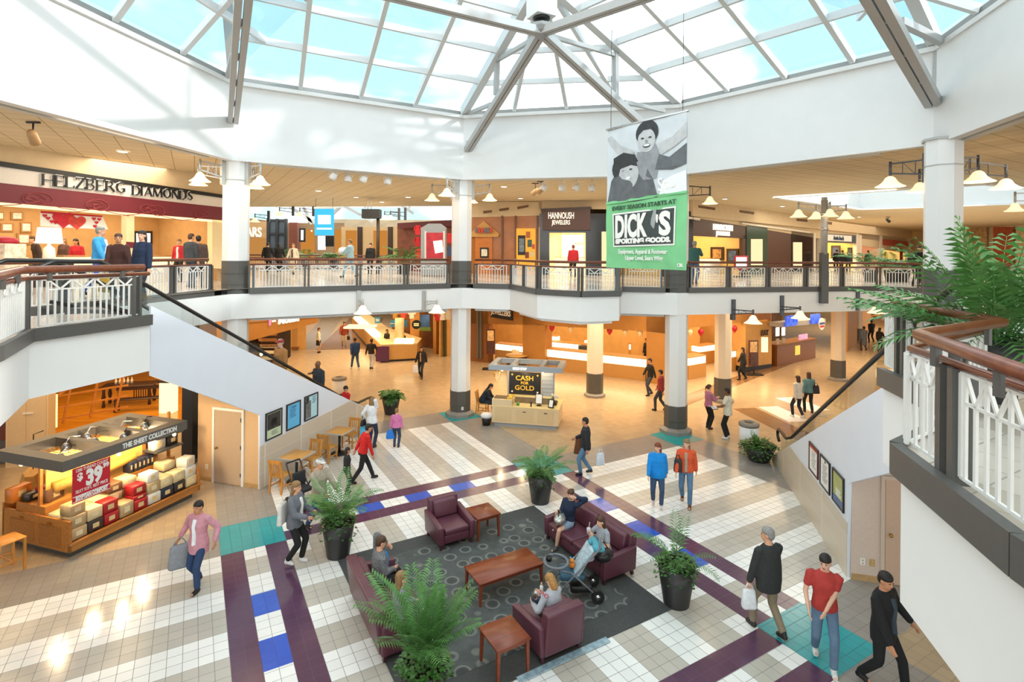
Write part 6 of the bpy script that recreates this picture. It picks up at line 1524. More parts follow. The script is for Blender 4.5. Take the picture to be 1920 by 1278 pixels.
st = lambda body, size, fx, fz, **k: sign_text(body, size, kf @ Vector((s0.x + fx * sw, s0.y - .014, zb_ + fz * sh_)), R4((1, 0, 0)), R4((0, -1, 0)), PAPER, sg, depth=.004, **k)
st('1200 THREAD COUNT', .09, .5, .92, width=sw * .86); st('$', .2, .18, .72, bold=.008); st('39', .42, .55, .6, bold=.022, width=sw * .44); st('.99', .12, .86, .8, bold=.006, width=sw * .2); st('SILKY SOFT, BEST PRICE', .09, .5, .31, width=sw * .86); st('EGYPTIAN COMFORT', .11, .5, .11, bold=.006, width=sw * .86)
m = MB(); m.box(s0.x, s1.x, s0.y - .013, s0.y - .009, zb_ + .18 * sh_, zb_ + .2 * sh_); m.box(s0.x, s1.x, s0.y - .013, s0.y - .009, zb_ + .03 * sh_, zb_ + .045 * sh_); m.xf(kf); m.build('white_rule', PAPER, sg, world=True)
# the boxed sheets, each a thing
BXC = {'tan': '#b9a178', 'cream': '#dfc99a', 'red': '#a81f26', 'navy': '#22293d', 'brown': '#7d5a3c', 'white': '#e3ddd0', 'dark': '#2f2a28', 'maroon': '#5d1a20', 'orange': '#c8762c', 'grey': '#9aa0a8'}
BXM = {k: M('box_' + k, v, .35, var=.05, scale=8) for k, v in BXC.items()}; BXL = M('box_label', '#e0c48c', .5, var=.03)
ORD = ['bottom', 'second from the bottom', 'third from the bottom', 'fourth from the bottom']
NTH = ['first', 'second', 'third', 'fourth', 'fifth', 'sixth', 'seventh', 'eighth', 'ninth', 'tenth', 'eleventh']
def sheet_box(col, x, y, z, w, d, h, rz, label, side=-1):
    """label side faces the front of the kiosk"""
    c = kf @ Vector((x, y, z)); o = empty('sheet_box', c, math.atan2(kd.y, kd.x) + rz, label, 'box', 'boxed sheets on the kiosk')
    m = MB(); m.bbox(-w / 2, w / 2, -d / 2, d / 2, 0, h, .012, 1); m.build('carton', BXM[col], o)
    m = MB(); m.box(-w * .2, w * .2, -d / 2 - .004, -d / 2 + .002, h * .3, h * .72); m.build('paper_label', BXL if col not in ('tan', 'cream') else M('box_label_pale', '#ead9ae', .5), o)
fr_ = [['tan', 'tan', 'tan'], ['dark', 'cream'], ['red', 'red'], ['tan'], ['red', 'red', 'red'], ['white', 'tan', 'white'], ['navy', 'cream'], ['dark', 'cream'], ['cream', 'white', 'white']]
n_s = len(fr_); W_ = (KLn - .1) / n_s
for i, s_ in enumerate(fr_):
    z = .335
    for j, c in enumerate(s_):
        h = (.235, .25, .22)[j % 3] if len(s_) > 1 else .3; lay = (i == 4 and j == 1)
        if lay: h = .1
        top = i == 8 and j == 2
        sheet_box(c, .06 + W_ * (i + .5), .2 + .03 * j, z, W_ - .025, .3, h, (.2 if top else random.uniform(-.05, .05)), '%s sheet box, %s in the front row\'s %s stack from left' % (c, ORD[j], NTH[i])); z += h + .003
bk2 = ['cream', 'tan', 'cream', 'tan', 'brown', 'cream', 'cream', 'navy', 'brown']
for i, c in enumerate(bk2):
    for j in range(2 if i in (3, 4, 7) else 1):
        sheet_box(c if j == 0 else ('brown', 'cream', 'navy')[i % 3], .06 + W_ * (i + .5), .58, .625 + j * .203, W_ - .025, .36, .2, random.uniform(-.06, .06), '%s sheet box, %s in the middle row\'s %s place from left' % (c if j == 0 else ('brown', 'cream', 'navy')[i % 3], 'upper' if j else 'lower', NTH[i]))
for i, (c, x, y, z, w, h, t) in enumerate((('orange', .12, 1.75, .955, .42, .3, 'orange sheet box leaning highest at the kiosk left end'), ('red', .5, 1.45, .955, .4, .22, 'small red sheet box in the middle of the kiosk left end'), ('brown', .35, 1.05, .955, .36, .26, 'brown sheet box behind the red price sign'), ('dark', .22, 1.5, .625 + .33, .28, .16, 'dark sheet box at the kiosk left end under the orange one'),
                                              ('red', KLn - .6, .8, 1.662, .3, .26, 'left red sheet box on the top rack shelf'), ('red', KLn - .24, .8, 1.662, .3, .28, 'right red sheet box on the top rack shelf'), ('white', KLn - .58, .8, 1.322, .34, .24, 'white sheet box on the lower rack shelf'), ('dark', KLn - .2, .8, 1.322, .3, .24, 'dark sheet box on the lower rack shelf'))):
    sheet_box(c, x, y, z, w, .2, h, .15 if i < 4 else 0, t)
for i in range(6):
    sheet_box('navy', KLn - 1.25 + i * .11, .95, .955, .1, .3, .26, 0, 'dark blue sheet box standing on edge, %s of six below the rack shelves' % NTH[i])
for i in range(6):
    sheet_box('maroon', KLn - .16 - .2 * (i % 2), 1.55 - .02 * i, .705 + .2 * (i // 2) if False else .9 + .21 * (i // 2), .19, .34, .2, .05, 'dark red sheet box, %s one in the %s layer of the right end pile' % (('right', 'left')[i % 2], ('lowest', 'middle', 'top')[i // 2]))
m = MB(); m.box(KLn - .5, KLn - .02, 1.35, 1.75, .2, .895); m.build('end_shelf', KW, sk)
def basic_chair(name, c, rz, label, mat, seat=.45, back=.88, w=.42, d=.42, slats=5, cat='chair', group=None):
    o = empty(name, c, rz, label, cat, group)       # faces local +Y
    m = MB(); m.bbox(-w / 2, w / 2, -d / 2, d / 2, seat - .035, seat, .012, 1); m.build('seat', mat, o)
    for sx in (-1, 1):
        m = MB(); m.beam((sx * (w / 2 - .025), d / 2 - .03, 0), (sx * (w / 2 - .025), d / 2 - .03, seat - .03), .042, .042, up=(0, 1, 0)); m.build('leg', mat, o)
        m = MB(); m.beam((sx * (w / 2 - .025), -d / 2 - .03, 0), (sx * (w / 2 - .025), -d / 2 + .02, seat), .042, .042, up=(0, 1, 0)); m.beam((sx * (w / 2 - .025), -d / 2 + .02, seat - .03), (sx * (w / 2 - .03), -d / 2 - .06, back), .042, .042, up=(0, 1, 0)); m.build('leg', mat, o)
    m = MB()
    for sx in (-1, 1): m.beam((sx * (w / 2 - .025), -d / 2 + .02, seat * .38), (sx * (w / 2 - .025), d / 2 - .03, seat * .38), .02, .03)
    m.beam((-w / 2 + .03, 0, seat * .38), (w / 2 - .03, 0, seat * .38), .02, .03); m.build('stretcher', mat, o)
    m = MB(); m.beam((-w / 2, -d / 2 - .055, back - .04), (w / 2, -d / 2 - .055, back - .04), .028, .09); m.build('top_rail', mat, o)
    m = MB()
    for i in range(slats): x = -w / 2 + .07 + (w - .14) * i / max(1, slats - 1); m.beam((x, -d / 2 + .005, seat), (x, -d / 2 - .05, back - .06), .034, .014, up=(0, 1, 0))
    m.build('back_slats', mat, o)
    return o


OAK = wood('chair_oak', '#b97a30', '#d0954a', .35, 2.5, 2)
basic_chair('high_chair', P(12, 1072), -.4, 'tall oak chair cut by the left edge beside the sheet kiosk', OAK, .66, 1.15, .46, .46)
# shop behind the sheet kiosk
WF = wood('shop_floor_wood', '#b8741c', '#d08f30', .12, 1.2, 0)
m = MB(); q = [P(62, 872), P(150, 836), P(338, 800), P(356, 770), P(330, 700), P(200, 640), P(20, 660), P(-60, 760)]
m.add([p + Vector((0, 0, .006)) for p in q], [list(range(len(q)))[::-1]]); m.build('floor_shop_left', WF, kind='structure')
bx = P(356, 866); o = empty('square_post', bx, 0, 'black square post between the orange floored shop and the tan door', 'post'); m = MB(); m.box(-.16, .16, -.16, .16, .1, ZS); m.build('shaft', BLACK, o); m = MB(); m.box(-.19, .19, -.19, .19, 0, .1); m.build('base', COL_DARK, o)
dp_ = P(52, 874); o = empty('panelled_cabinet', dp_, .25, 'pale beige panelled cabinet door at the left, above the kiosk canopy', 'cabinet'); m = MB(); m.box(-.55, .5, 0, .4, 0, 2.55); m.build('body', M('cabinet_beige', '#d6bb90', .6, var=.03), o)
for xa, xb in ((-.5, -.05), (0., .46)): m = MB(); m.box(xa, xb, -.02, 0, .1, 2.45); m.build('door', M('cabinet_beige2', '#cfb287', .6, var=.03), o)
m = MB(); m.box(-.12, .15, -.05, -.02, 1.55, 1.6); m.build('handle', CREAM, o)
o = empty('red_wall_panel', P(-8, 876), .2, 'dark red panel at the left edge behind the kiosk canopy', 'panel'); m = MB(); m.box(-.6, .18, .3, .4, .0, 2.9); m.build('panel', M('panel_rust', '#6d2b16', .5, var=.08), o); m = MB(); m.box(-.6, .2, .28, .3, 0, .7); m.build('base', COL_DARK, o)
tbp = P(243, 757); o = empty('dining_table', tbp, GRID - .2, 'dark carved dining table with bottles, far inside the orange floored shop', 'table')
m = MB(); m.bbox(-.95, .95, -.45, .45, .78, .84, .02, 1); m.build('table_top', WOOD_D, o)
for sx in (-1, 1):
    for sy in (-1, 1): m = MB(); m.lathe([(.05, 0), (.07, .08), (.04, .2), (.08, .4), (.05, .6), (.06, .78)], 10, (sx * .8, sy * .35, 0)); m.build('leg', WOOD_D, o)
for i in range(5): m = MB(); b = empty('bottle', Matrix.Translation(tbp) @ Matrix.Rotation(GRID - .2, 4, 'Z') @ Vector((-.5 + i * .14, .05, .842)), 0, 'small pale bottle, %s in the row on the dark dining table' % NTH[i], 'bottle', 'bottles on the dining table'); m.lathe([(.045, 0), (.045, .14), (.015, .2), (.015, .26)], 8); m.build('glass', CASE_W, b)
bnp = P(262, 768); o = empty('bench', bnp, GRID - .2, 'dark carved bench with turned legs before the dining table', 'bench'); m = MB(); m.bbox(-.85, .85, -.2, .2, .44, .49, .02, 1); m.build('seat', WOOD_D, o); m = MB(); m.beam((-.85, .18, .85), (.85, .18, .85), .05, .14); m.build('back_rail', WOOD_D, o); m = MB()
for i in range(7): m.beam((-.25 + i * .08, .18, .49), (-.25 + i * .08, .18, .8), .03, .03)
m.build('back_spindles', WOOD_D, o)
for sx in (-1, 1):
    for sy in (-1, 1): m = MB(); m.lathe([(.06, 0), (.07, .08), (.03, .2), (.05, .44)], 8, (sx * .78, sy * .16, 0)); m.tube([(sx * .78, sy * .16, .1), (sx * .78, sy * .16, .8 if sy > 0 else .44)], .03, 6); m.build('leg', WOOD_D, o)
lp = P(95, 835); o = empty('trellis', P(118, 800), .9, 'slanted honey coloured lattice frame inside the orange floored shop', 'frame'); m = MB()
for i in range(5): m.beam((-1.6 + i * .8, 0, .0 + i * .05), (-1.2 + i * .8, 0, 2.6), .07, .07)
for j in range(6): m.beam((-1.6, 0, .3 + j * .42), (2.0, 0, .3 + j * .42), .06, .06)
m.beam((-1.6, 0, .2), (2.0, 0, 2.6), .07, .07); m.build('lattice', wood('honey_wood', '#a5692a', '#c48a44', .4), o)
o = empty('floor_lamp', P(92, 842), 0, 'glowing square floor lamp left of the orange floored shop', 'lamp'); m = MB(); m.box(-.22, .22, -.05, .05, .7, 1.75); m.build('lamp_shade', emis('lamp_amber', '#ffd07a', 2.2), o); m = MB(); m.tube([(0, 0, .02), (0, 0, .75)], .03, 8); m.lathe([(.2, 0), (.2, .03)], 12); m.build('stand', WOOD_D, o)
ls = kf @ Vector((-.35, 2.5, 0)); o = empty('hanging_lamp_shade', P(62, 893, 1.0), .4, 'tilted tan cloth shade beside the left end of the kiosk canopy', 'lamp shade'); m = MB(); m.lathe([(.3, -.2), (.17, .16)], 6, smooth=False); m.v = [tuple(Matrix.Rotation(.5, 3, 'X') @ Vector(p)) for p in m.v]; m.build('shade', M('shade_tan', '#c99448', .6, var=.06), o); m = MB(); m.tube([(0, 0, .1), (0, .0, 1.0), (.25, -.2, 1.12)], .012, 5); m.build('cord', BLACK, o); m = MB(); m.tube([(0, 0, -1.0), (0, 0, -.1)], .02, 6); m.build('stand', BLACK, o)
area_light((-15, 21, ZS - .03), (0, 0, GRID), 6, 6, 420, (1, .66, .30)); area_light((-12, 14.5, ZS - .03), (0, 0, GRID), 4, 4, 170, (1, .74, .44))
rt = empty('pipe_stand', P(316, 772), 0, 'small white lit stand by the black square post', 'stand'); m = MB(); m.box(-.25, .25, -.2, .2, 0, 1.2); m.build('cabinet', LIT_WARM, rt); m = MB(); m.box(-.3, .3, -.25, .25, 1.2, 1.26); m.build('stand_top', BLACK, rt)
# ---------------------------------------------------------------- cash for gold kiosk
GO = P(922, 797); gd = P(1047, 806) - GO; gd.z = 0; GL = gd.length; gd.normalize(); gi = Vector((-gd.y, gd.x, 0))
gk = empty('kiosk', GO, math.atan2(gd.y, gd.x), 'cream jewellery kiosk with a grey canopy and a black cash for gold board', 'kiosk'); gf = frame(GO, math.atan2(gd.y, gd.x))
GC = M('kiosk_cream', '#e0c79e', .45, var=.02); GT = M('kiosk_top', '#ecd79c', .35, var=.03); GGy = M('kiosk_grey', '#9fa6ae', .45, var=.03)
m = MB(); m.box(.08, GL - .08, .06, 1.35, 0, .12); m.build('base', GGy, gk); m = MB(); m.box(0, GL, 0, 1.4, .12, .72); m.box(0, .75, 0, .5, .72, .98); m.build('cabinet', GC, gk); m = MB(); m.box(-.02, GL + .02, -.02, 1.42, .715, .745); m.build('counter_top', GT, gk)
for k, (xa, xb) in enumerate(((.12, .72), (.9, 1.55), (1.72, 2.3))):
    m = MB(); m.box(xa, min(xb, GL - .1), -.015, 0, .2, .66); m.build('drawer', M('kiosk_cream2', '#d9be92', .45, var=.02), gk)
    if k: m = MB(); m.box((xa + xb) / 2 - .06, (xa + xb) / 2 + .06, -.03, -.012, .56, .585); m.build('drawer_pull', BLACK, gk)
m = MB(); m.box(.75, GL - .35, .55, .95, .745, .98); m.build('jewel_case', M('case_glitter', '#3a2f28', .2, var=.9, scale=30, emit='#ffcf8a', estr=.12), gk); m = MB(); m.box(.72, GL - .32, .52, .98, .98, 1.0); m.build('case_rim', GT, gk)
m = MB(); m.box(.55, .72, .1, .9, .98, 1.02); m.build('yellow_divider', M('kiosk_yellow', '#d9b53c', .4), gk); m = MB(); m.box(.05, .55, .1, .45, .98, 1.02); m.build('work_tray', M('case_glitter', '#3a2f28', .2), gk)
m = MB(); m.box(.5, 1.72, .72, .78, 1.02, 1.86); m.build('board', BLACK, gk)
GLD = M('letter_gold', '#d9a93a', .3, .3, var=.05, emit='#e0aa30', estr=.25)
gt = lambda b, s_, x, z, w: sign_text(b, s_, gf @ Vector((x, .712, z)), gd, -gi, GLD, gk, depth=.008, bold=.004, width=w)
gt('CASH', .25, 1.1, 1.64, .68); gt('FOR', .14, 1.1, 1.46, .3); gt('GOLD', .25, 1.1, 1.27, .74)
for x, z in ((.62, 1.77), (1.6, 1.77), (.62, 1.13), (1.6, 1.13)): m = MB(); m.obox((x, .71, z), .06, .012, .06, Matrix.Rotation(pi / 4, 3, 'Y')); m.build('diamond_mark', PAPER if z < 1.5 else GLD, gk)
m = MB()
for i in range(8): m.box(1.74, 2.2, .75, .8, .85 + i * .15, .99 + i * .15)
m.build('slat_wall', GGy, gk)
for x in (.45, 2.2): m = MB(); m.box(x - .03, x + .03, .78, .84, .74, 2.08); m.build('post', GGy, gk)
m = MB()
for (xa, xb, ya, yb) in ((-.12, GL + .12, -.1, .05), (-.12, GL + .12, 1.25, 1.4), (-.12, .08, .05, 1.25), (GL - .08, GL + .12, .05, 1.25), (.65, .8, .05, 1.25), (1.75, 1.9, .05, 1.25)): m.box(xa, xb, ya, yb, 2.08, 2.26)
m.build('canopy', GGy, gk); m = MB()
for i in range(26): m.tube([(.1 + i * .09, .05, 2.1), (.1 + i * .09, 1.25, 2.1)], .008, 4)
m.build('wire_grid', M('wire_gold', '#b58a48', .4, .6), gk)
sign_text('GOLD STOP', .12, gf @ Vector((1.05, -.106, 2.17)), gd, -gi, LIT_WHITE, gk, depth=.005, bold=.003, width=.52)
for x, y in ((.3, .35), (1.1, .5), (1.85, .4)): m = MB(); m.ball((x, y, 2.0), .05); m.build('bulb', emis('bulb_warm', '#ffd890', 6), gk); point_light(gf @ Vector((x, y - .1, 1.92)), 14, (1, .75, .42), .06)
def on(x, y, z): return gf @ Vector((x, y, z))
o = empty('price_card', on(1.72, .3, .75), gk.rotation_euler.z, 'white card in a black stand on the gold kiosk counter', 'card'); m = MB(); m.obox((0, 0, .26), .26, .02, .36, Matrix.Rotation(-.25, 3, 'X')); m.build('frame', BLACK, o); m = MB(); m.obox((0, -.014, .26), .22, .012, .32, Matrix.Rotation(-.25, 3, 'X')); m.build('sheet', PAPER, o); m = MB(); m.box(-.08, .08, -.06, .1, 0, .02); m.tube([(0, .05, .01), (0, .04, .2)], .012, 5); m.build('foot', BLACK, o)
o = empty('picture_frame', on(2.2, .12, .75), gk.rotation_euler.z - .3, 'small black framed notice at the right end of the gold kiosk', 'frame'); m = MB(); m.obox((0, 0, .16), .22, .02, .32, Matrix.Rotation(-.3, 3, 'X')); m.build('frame', BLACK, o); m = MB(); m.obox((0, -.014, .165), .14, .012, .24, Matrix.Rotation(-.3, 3, 'X')); m.build('print', PAPER, o)
o = empty('flower_vase', on(2.28, .55, .75), 0, 'white flowers with green leaves in a dark basket on the gold kiosk', 'flowers'); m = MB(); m.lathe([(.07, 0), (.12, .12), (.1, .16)], 10); m.build('basket', WOOD_D, o)
m = MB(); rr = random.Random(3)
for i in range(16): a = rr.uniform(0, 6.28); m.ball((.14 * cos(a) * rr.random(), .14 * sin(a) * rr.random(), .26 + rr.random() * .14), .035, n=6, m=4)
m.build('blossoms', CASE_W, o); m = MB()
for i in range(18): a = rr.uniform(0, 6.28); r_ = .1 + .16 * rr.random(); p = Vector((r_ * cos(a), r_ * sin(a), .16 + .15 * rr.random())); m.add([p, p + Vector((.05 * cos(a + .5), .05 * sin(a + .5), .02)), p + Vector((.12 * cos(a), .12 * sin(a), -.02)), p + Vector((.05 * cos(a - .5), .05 * sin(a - .5), .02))], [(0, 1, 2, 3)])
m.build('leaves', M('leaf_fresh', '#3f7a35', .5, var=.2), o)
o = empty('jewel_stand', on(.95, .2, .75), 0, 'small green based jewellery hanger on the gold kiosk counter', 'display stand'); m = MB(); m.lathe([(.05, 0), (.06, .1), (.02, .13)], 10); m.build('base', M('stand_green', '#4f8f4a', .4), o); m = MB(); m.tube([(-.12, 0, .28), (-.06, 0, .2), (0, 0, .13), (.06, 0, .2), (.12, 0, .28)], .01, 5); m.build('arms', BRASS, o)
o = empty('jewel_stand', on(1.45, .15, .75), 0, 'dark hand shaped ring holder on the gold kiosk counter', 'display stand'); m = MB(); m.lathe([(.03, 0), (.02, .05), (.03, .1)], 8); m.build('base', BLACK, o); m = MB()
for dx in (-.03, -.01, .01, .03): m.tube([(dx * .5, 0, .1), (dx * 1.5, 0, .19)], .008, 5)
m.build('fingers', BLACK, o)
o = empty('hanging_chain', on(.12, .3, 1.62), 0, 'cluster of chains hanging under the left end of the grey canopy', 'chain'); m = MB()
for k in range(3): m.tube([(0, 0, .46), (-.08 - .03 * k, 0, .2), (0, 0, -.02 - .06 * k), (.08 + .03 * k, 0, .2), (0, 0, .46)], .008, 4)
m.build('chains', BRASS, o)
o = empty('waste_bin', P(912, 796), 0, 'small black waste bin with a white liner left of the gold kiosk', 'bin'); m = MB(); m.lathe([(.15, 0), (.19, .34)], 12); m.build('bin_body', BLACK, o); m = MB(); m.lathe([(.2, .28), (.23, .36), (.19, .42), (.1, .38)], 12); m.build('liner', M('liner_white', '#dfe1e4', .3, var=.1, scale=30), o)
basic_chair('chair', P(905, 775), math.atan2(gd.y, gd.x) - pi / 2, 'oak slat chair pulled up to the left end of the gold kiosk', OAK, .45, .92)
# ---------------------------------------------------------------- lounge
def GM(u, v, z=0.0): return eB * u + eA * v + Vector((0, 0, z))      # plaza grid in metres


VINYL = M('burgundy_vinyl', '#5a2f3c', .38, var=.05, scale=6, bump=.05); VIN_D = M('burgundy_leg', '#3a1c26', .4)
TBL = wood('table_cherry', '#6f3218', '#8a4224', .28, 2.5, 0)
RUGM = bpy.data.materials.new('carpet'); RUGM.use_nodes = True; _nt = RUGM.node_tree; _b = _nt.nodes['Principled BSDF']; _b.inputs['Roughness'].default_value = .95
_g = _nt.nodes.new('ShaderNodeTexCoord'); _v = _nt.nodes.new('ShaderNodeTexVoronoi'); _v.inputs['Scale'].default_value = 2.6; _v.inputs['Randomness'].default_value = .45
_r = _nt.nodes.new('ShaderNodeValToRGB'); _e = _r.color_ramp.elements; _e[0].position = 0; _e[0].color = lin('#414444'); _e[1].position = .5; _e[1].color = lin('#4f5250')
for p_, c_ in ((.26, '#454847'), (.30, '#777872'), (.36, '#6f706a'), (.40, '#4e514f')): x_ = _e.new(p_); x_.color = lin(c_)
_n = _nt.nodes.new('ShaderNodeTexNoise'); _n.inputs['Scale'].default_value = 5; _m = _nt.nodes.new('ShaderNodeMix'); _m.data_type = 'RGBA'; _m.blend_type = 'OVERLAY'; _m.inputs['Factor'].default_value = .45
for a_, b_ in ((_g.outputs['Object'], _v.inputs['Vector']), (_g.outputs['Object'], _n.inputs['Vector']), (_v.outputs['Distance'], _r.inputs['Fac']), (_r.outputs['Color'], _m.inputs['A']), (_n.outputs['Fac'], _m.inputs['B']), (_m.outputs['Result'], _b.inputs['Base Color'])): _nt.links.new(a_, b_)
o = empty('rug', GM(5.06, 9.32), GRID, 'large grey carpet with ring pattern and dark border under the lounge seats', 'rug')
m = MB(); m.box(-2.43, 2.43, -2.31, 2.31, .006, .016); m.build('border', M('carpet_border', '#474847', .95, var=.12, scale=30), o); m = MB(); m.box(-1.95, 1.95, -1.83, 1.83, .017, .02); m.build('patterned_field', RUGM, o)
o = empty('edge_strip', P(1050, 1240), 0, 'silvery taped strip along the front edge of the carpet by the armchair', 'tape strip'); tp = [P(972, 1277), P(1060, 1236), P(1140, 1200)]; m = MB()
for a, b in zip(tp, tp[1:]): m.beam(a - o.location + Vector((0, 0, .02)), b - o.location + Vector((0, 0, .02)), .12, .012)
m.build('strip', M('tape_silver', '#a9c3cf', .25, .3, var=.25, scale=12), o)


def sofa(label, c, rz, w, d=.86, seats=1, name='armchair', cat='armchair', arm=.58, back=.79):
    o = empty(name, c, rz, label, cat); a = .13
    m = MB(); m.bbox(-w / 2 + a, w / 2 - a, -d / 2 + .1, d / 2 - .02, .12, .3, .02); m.build('base', VINYL, o)
    sw = (w - 2 * a) / seats
    for i in range(seats): m = MB(); m.bbox(-w / 2 + a + i * sw + .004, -w / 2 + a + (i + 1) * sw - .004, -d / 2 + .2, d / 2, .3, .42, .035, 3); m.build('seat_cushion', VINYL, o)
    for s in (-1, 1):
        m = MB(); x0, x1 = sorted((s * w / 2, s * (w / 2 - a))); m.bbox(x0, x1, -d / 2, d / 2, .1, arm, .03, 3)
        m.v = [(x + s * max(0, z - .35) * .12, y, z - .10 * max(0, (z - .4) / .2) * (y + d / 2) / d) for x, y, z in m.v]; m.build('arm', VINYL, o)
    m = MB(); m.bbox(-w / 2 + a * .5, w / 2 - a * .5, -d / 2 - .02, -d / 2 + .17, .1, back, .035, 3); m.v = [(x, y - max(0, z - .4) * .22, z) for x, y, z in m.v]; m.build('backrest', VINYL, o)
    for i in range(seats): m = MB(); m.bbox(-w / 2 + a + i * sw + .01, -w / 2 + a + (i + 1) * sw - .01, -d / 2 + .13, -d / 2 + .27, .42, back - .02, .05, 3); m.v = [(x, y - max(0, z - .4) * .22, z) for x, y, z in m.v]; m.build('back_cushion', VINYL, o)
    for sx in (-1, 1):
        for sy in (-1, 1): m = MB(); m.beam((sx * (w / 2 - .06), sy * (d / 2 - .06), .0), (sx * (w / 2 - .07), sy * (d / 2 - .08), .13), .055, .055, up=(0, 1, 0)); m.build('leg', VIN_D, o)
    return o


Z_R = .021
sofa('empty burgundy armchair beside the small table at the back of the rug', GM(4.99, 11.2, Z_R), GRID + pi, .84)
sofa('burgundy armchair seen from behind, with the blonde woman holding a baby', GM(5.1, 7.45, Z_R), GRID, .84)
sofa('burgundy sofa where two girls sit, right side of the rug', GM(7.25, 9.13, Z_R), GRID + pi / 2, 2.05, .84, 2, 'sofa', 'sofa')
sofa('burgundy sofa on the left of the rug, half hidden by the front palm', GM(2.98, 9.25, Z_R), GRID - pi / 2, 2.0, .84, 2, 'sofa', 'sofa')


def wtable(label, c, rz, w, d, h, name='side_table'):
    o = empty(name, c, rz, label, 'table'); m = MB(); m.bbox(-w / 2, w / 2, -d / 2, d / 2, h - .035, h, .01, 1); m.build('table_top', TBL, o)
    m = MB()
    for s in (-1, 1): m.box(-w / 2 + .05, w / 2 - .05, s * (d / 2 - .06) - .012, s * (d / 2 - .06) + .012, h - .1, h - .036); m.box(s * (w / 2 - .06) - .012, s * (w / 2 - .06) + .012, -d / 2 + .05, d / 2 - .05, h - .1, h - .036)
    m.build('apron', TBL, o)
    for sx in (-1, 1):
        for sy in (-1, 1):
            m = MB(); x, y = sx * (w / 2 - .05), sy * (d / 2 - .05); m.add([(x + a * .028, y + b * .028, h - .04) for a, b in ((-1, -1), (1, -1), (1, 1), (-1, 1))] + [(x + sx * .012 + a * .018, y + sy * .012 + b * .018, 0) for a, b in ((-1, -1), (1, -1), (1, 1), (-1, 1))], [(3, 2, 1, 0), (4, 5, 6, 7), (0, 1, 5, 4), (1, 2, 6, 5), (2, 3, 7, 6), (3, 0, 4, 7)]); m.build('leg', TBL, o)
    return o


wtable('long reddish wooden coffee table in the middle of the rug', GM(5.18, 9.05, Z_R), GRID, 1.4, .66, .43, 'coffee_table')
wtable('square reddish side table beside the empty armchair', GM(5.74, 11.03, Z_R), GRID, .6, .62, .52)
wtable('square reddish side table at the near edge of the rug beside the occupied armchair', GM(4.2, 7.32, Z_R), GRID, .6, .62, .52)
# café corner along the left stringer
ca = math.atan2(DL.y, DL.x) - pi / 2
T1 = Vector((-5.95, 15.2, 0)); T2 = Vector((-5.42, 17.3, 0)); OAKT = wood('cafe_top', '#c98a3c', '#dca052', .3, 2, 1)
for c, t in ((T1, 'oak topped café table nearer the tan door'), (T2, 'oak topped café table nearer the curly haired woman')):
    o = empty('cafe_table', c, ca, t, 'table'); m = MB(); m.bbox(-.33, .33, -.36, .36, .71, .74, .008, 1); m.build('table_top', OAKT, o); m = MB()
    for s in (-1, 1): m.box(-.34, .34, s * .365 - .01, s * .365 + .01, .705, .742); m.box(s * .335 - .01, s * .335 + .01, -.36, .36, .705, .742)
    m.build('edge_band', GREY_STEEL, o); m = MB(); m.tube([(0, 0, .03), (0, 0, .71)], .04, 10); m.build('column', BLACK, o); m = MB(); m.lathe([(.27, 0), (.26, .02), (.06, .045)], 20); m.build('foot', BLACK, o)
for c, s, t in ((T1, -1, 'oak slat chair nearest the camera at the café tables'), (T1, 1, 'oak slat chair between the two café tables, facing the nearer one'), (T2, -1, 'oak slat chair between the two café tables, facing the farther one'), (T2, 1, 'oak slat chair at the far end of the café tables')):
    basic_chair('cafe_chair', c + DL * s * .62, ca if s < 0 else ca + pi, t, OAK)
def litter_bin(c, t, col):
    o = empty('litter_bin', c, 0, t, 'bin'); m = MB(); m.lathe([(.31, 0), (.31, .72)], 20); m.build('body', col, o); m = MB(); m.lathe([(.32, .72), (.33, .8), (.27, .84), (.17, .845), (.15, .78)], 20); m.build('rim', M('bin_stone', '#8d847a', .5, var=.05), o); m = MB(); m.lathe([(.16, .78), (.16, .79)], 16); m.build('opening', BLACK, o)


litter_bin(P(636, 742), 'white litter bin behind the foot of the left escalator', CASE_W); litter_bin(P(1404, 838), 'white litter bin with stone rim behind the bowl planter on the right', WHITE)
# ---------------------------------------------------------------- plants
LEAF = M('palm_leaf', '#507f3e', .45, var=.28, scale=9); LEAF2 = M('palm_leaf_young', '#5f8a3c', .45, var=.22, scale=9); IVY = M('ivy_leaf', '#426e30', .4, var=.3, scale=16); POTM = M('pot_black', '#2b2a2a', .42, var=.06); SOIL = M('soil', '#2c2018', .95, var=.3, scale=40); STEMM = M('palm_stem', '#5e7a35', .5, var=.2)


def frond(mb, L, lift, droop, a, leaf, n, seed, wid):
    rd = random.Random(seed); pts = []; d = Vector((cos(a), sin(a), 0)); p = Vector((0, 0, 0)); ang = lift
    for i in range(n + 1):
        pts.append(p.copy()); ang -= droop / n; p = p + (d * cos(ang) + Vector((0, 0, sin(ang)))) * (L / n)
    mb.tube(pts, [.008 - .006 * i / n for i in range(n + 1)], 5); sd = Vector((-sin(a), cos(a), 0))
    for i in range(int(n * .28), n + 1):
        t = i / n; ll = leaf * (.35 + 1.1 * sin(pi * min(1, .15 + .8 * t))) * rd.uniform(.85, 1.1); q = pts[i]; f = (pts[i] - pts[i - 1]).normalized()
        for s in (-1, 1):
            w = wid * rd.uniform(.8, 1.2); e = (sd * s * .8 + f * .62 + Vector((0, 0, .12))).normalized(); mid = q + e * ll * .5; tip = q + e * ll + Vector((0, 0, -ll * .28)); g_ = f * w
            mb.add([q, mid - g_, tip, mid + g_], [(0, 1, 2, 3) if s > 0 else (3, 2, 1, 0)])


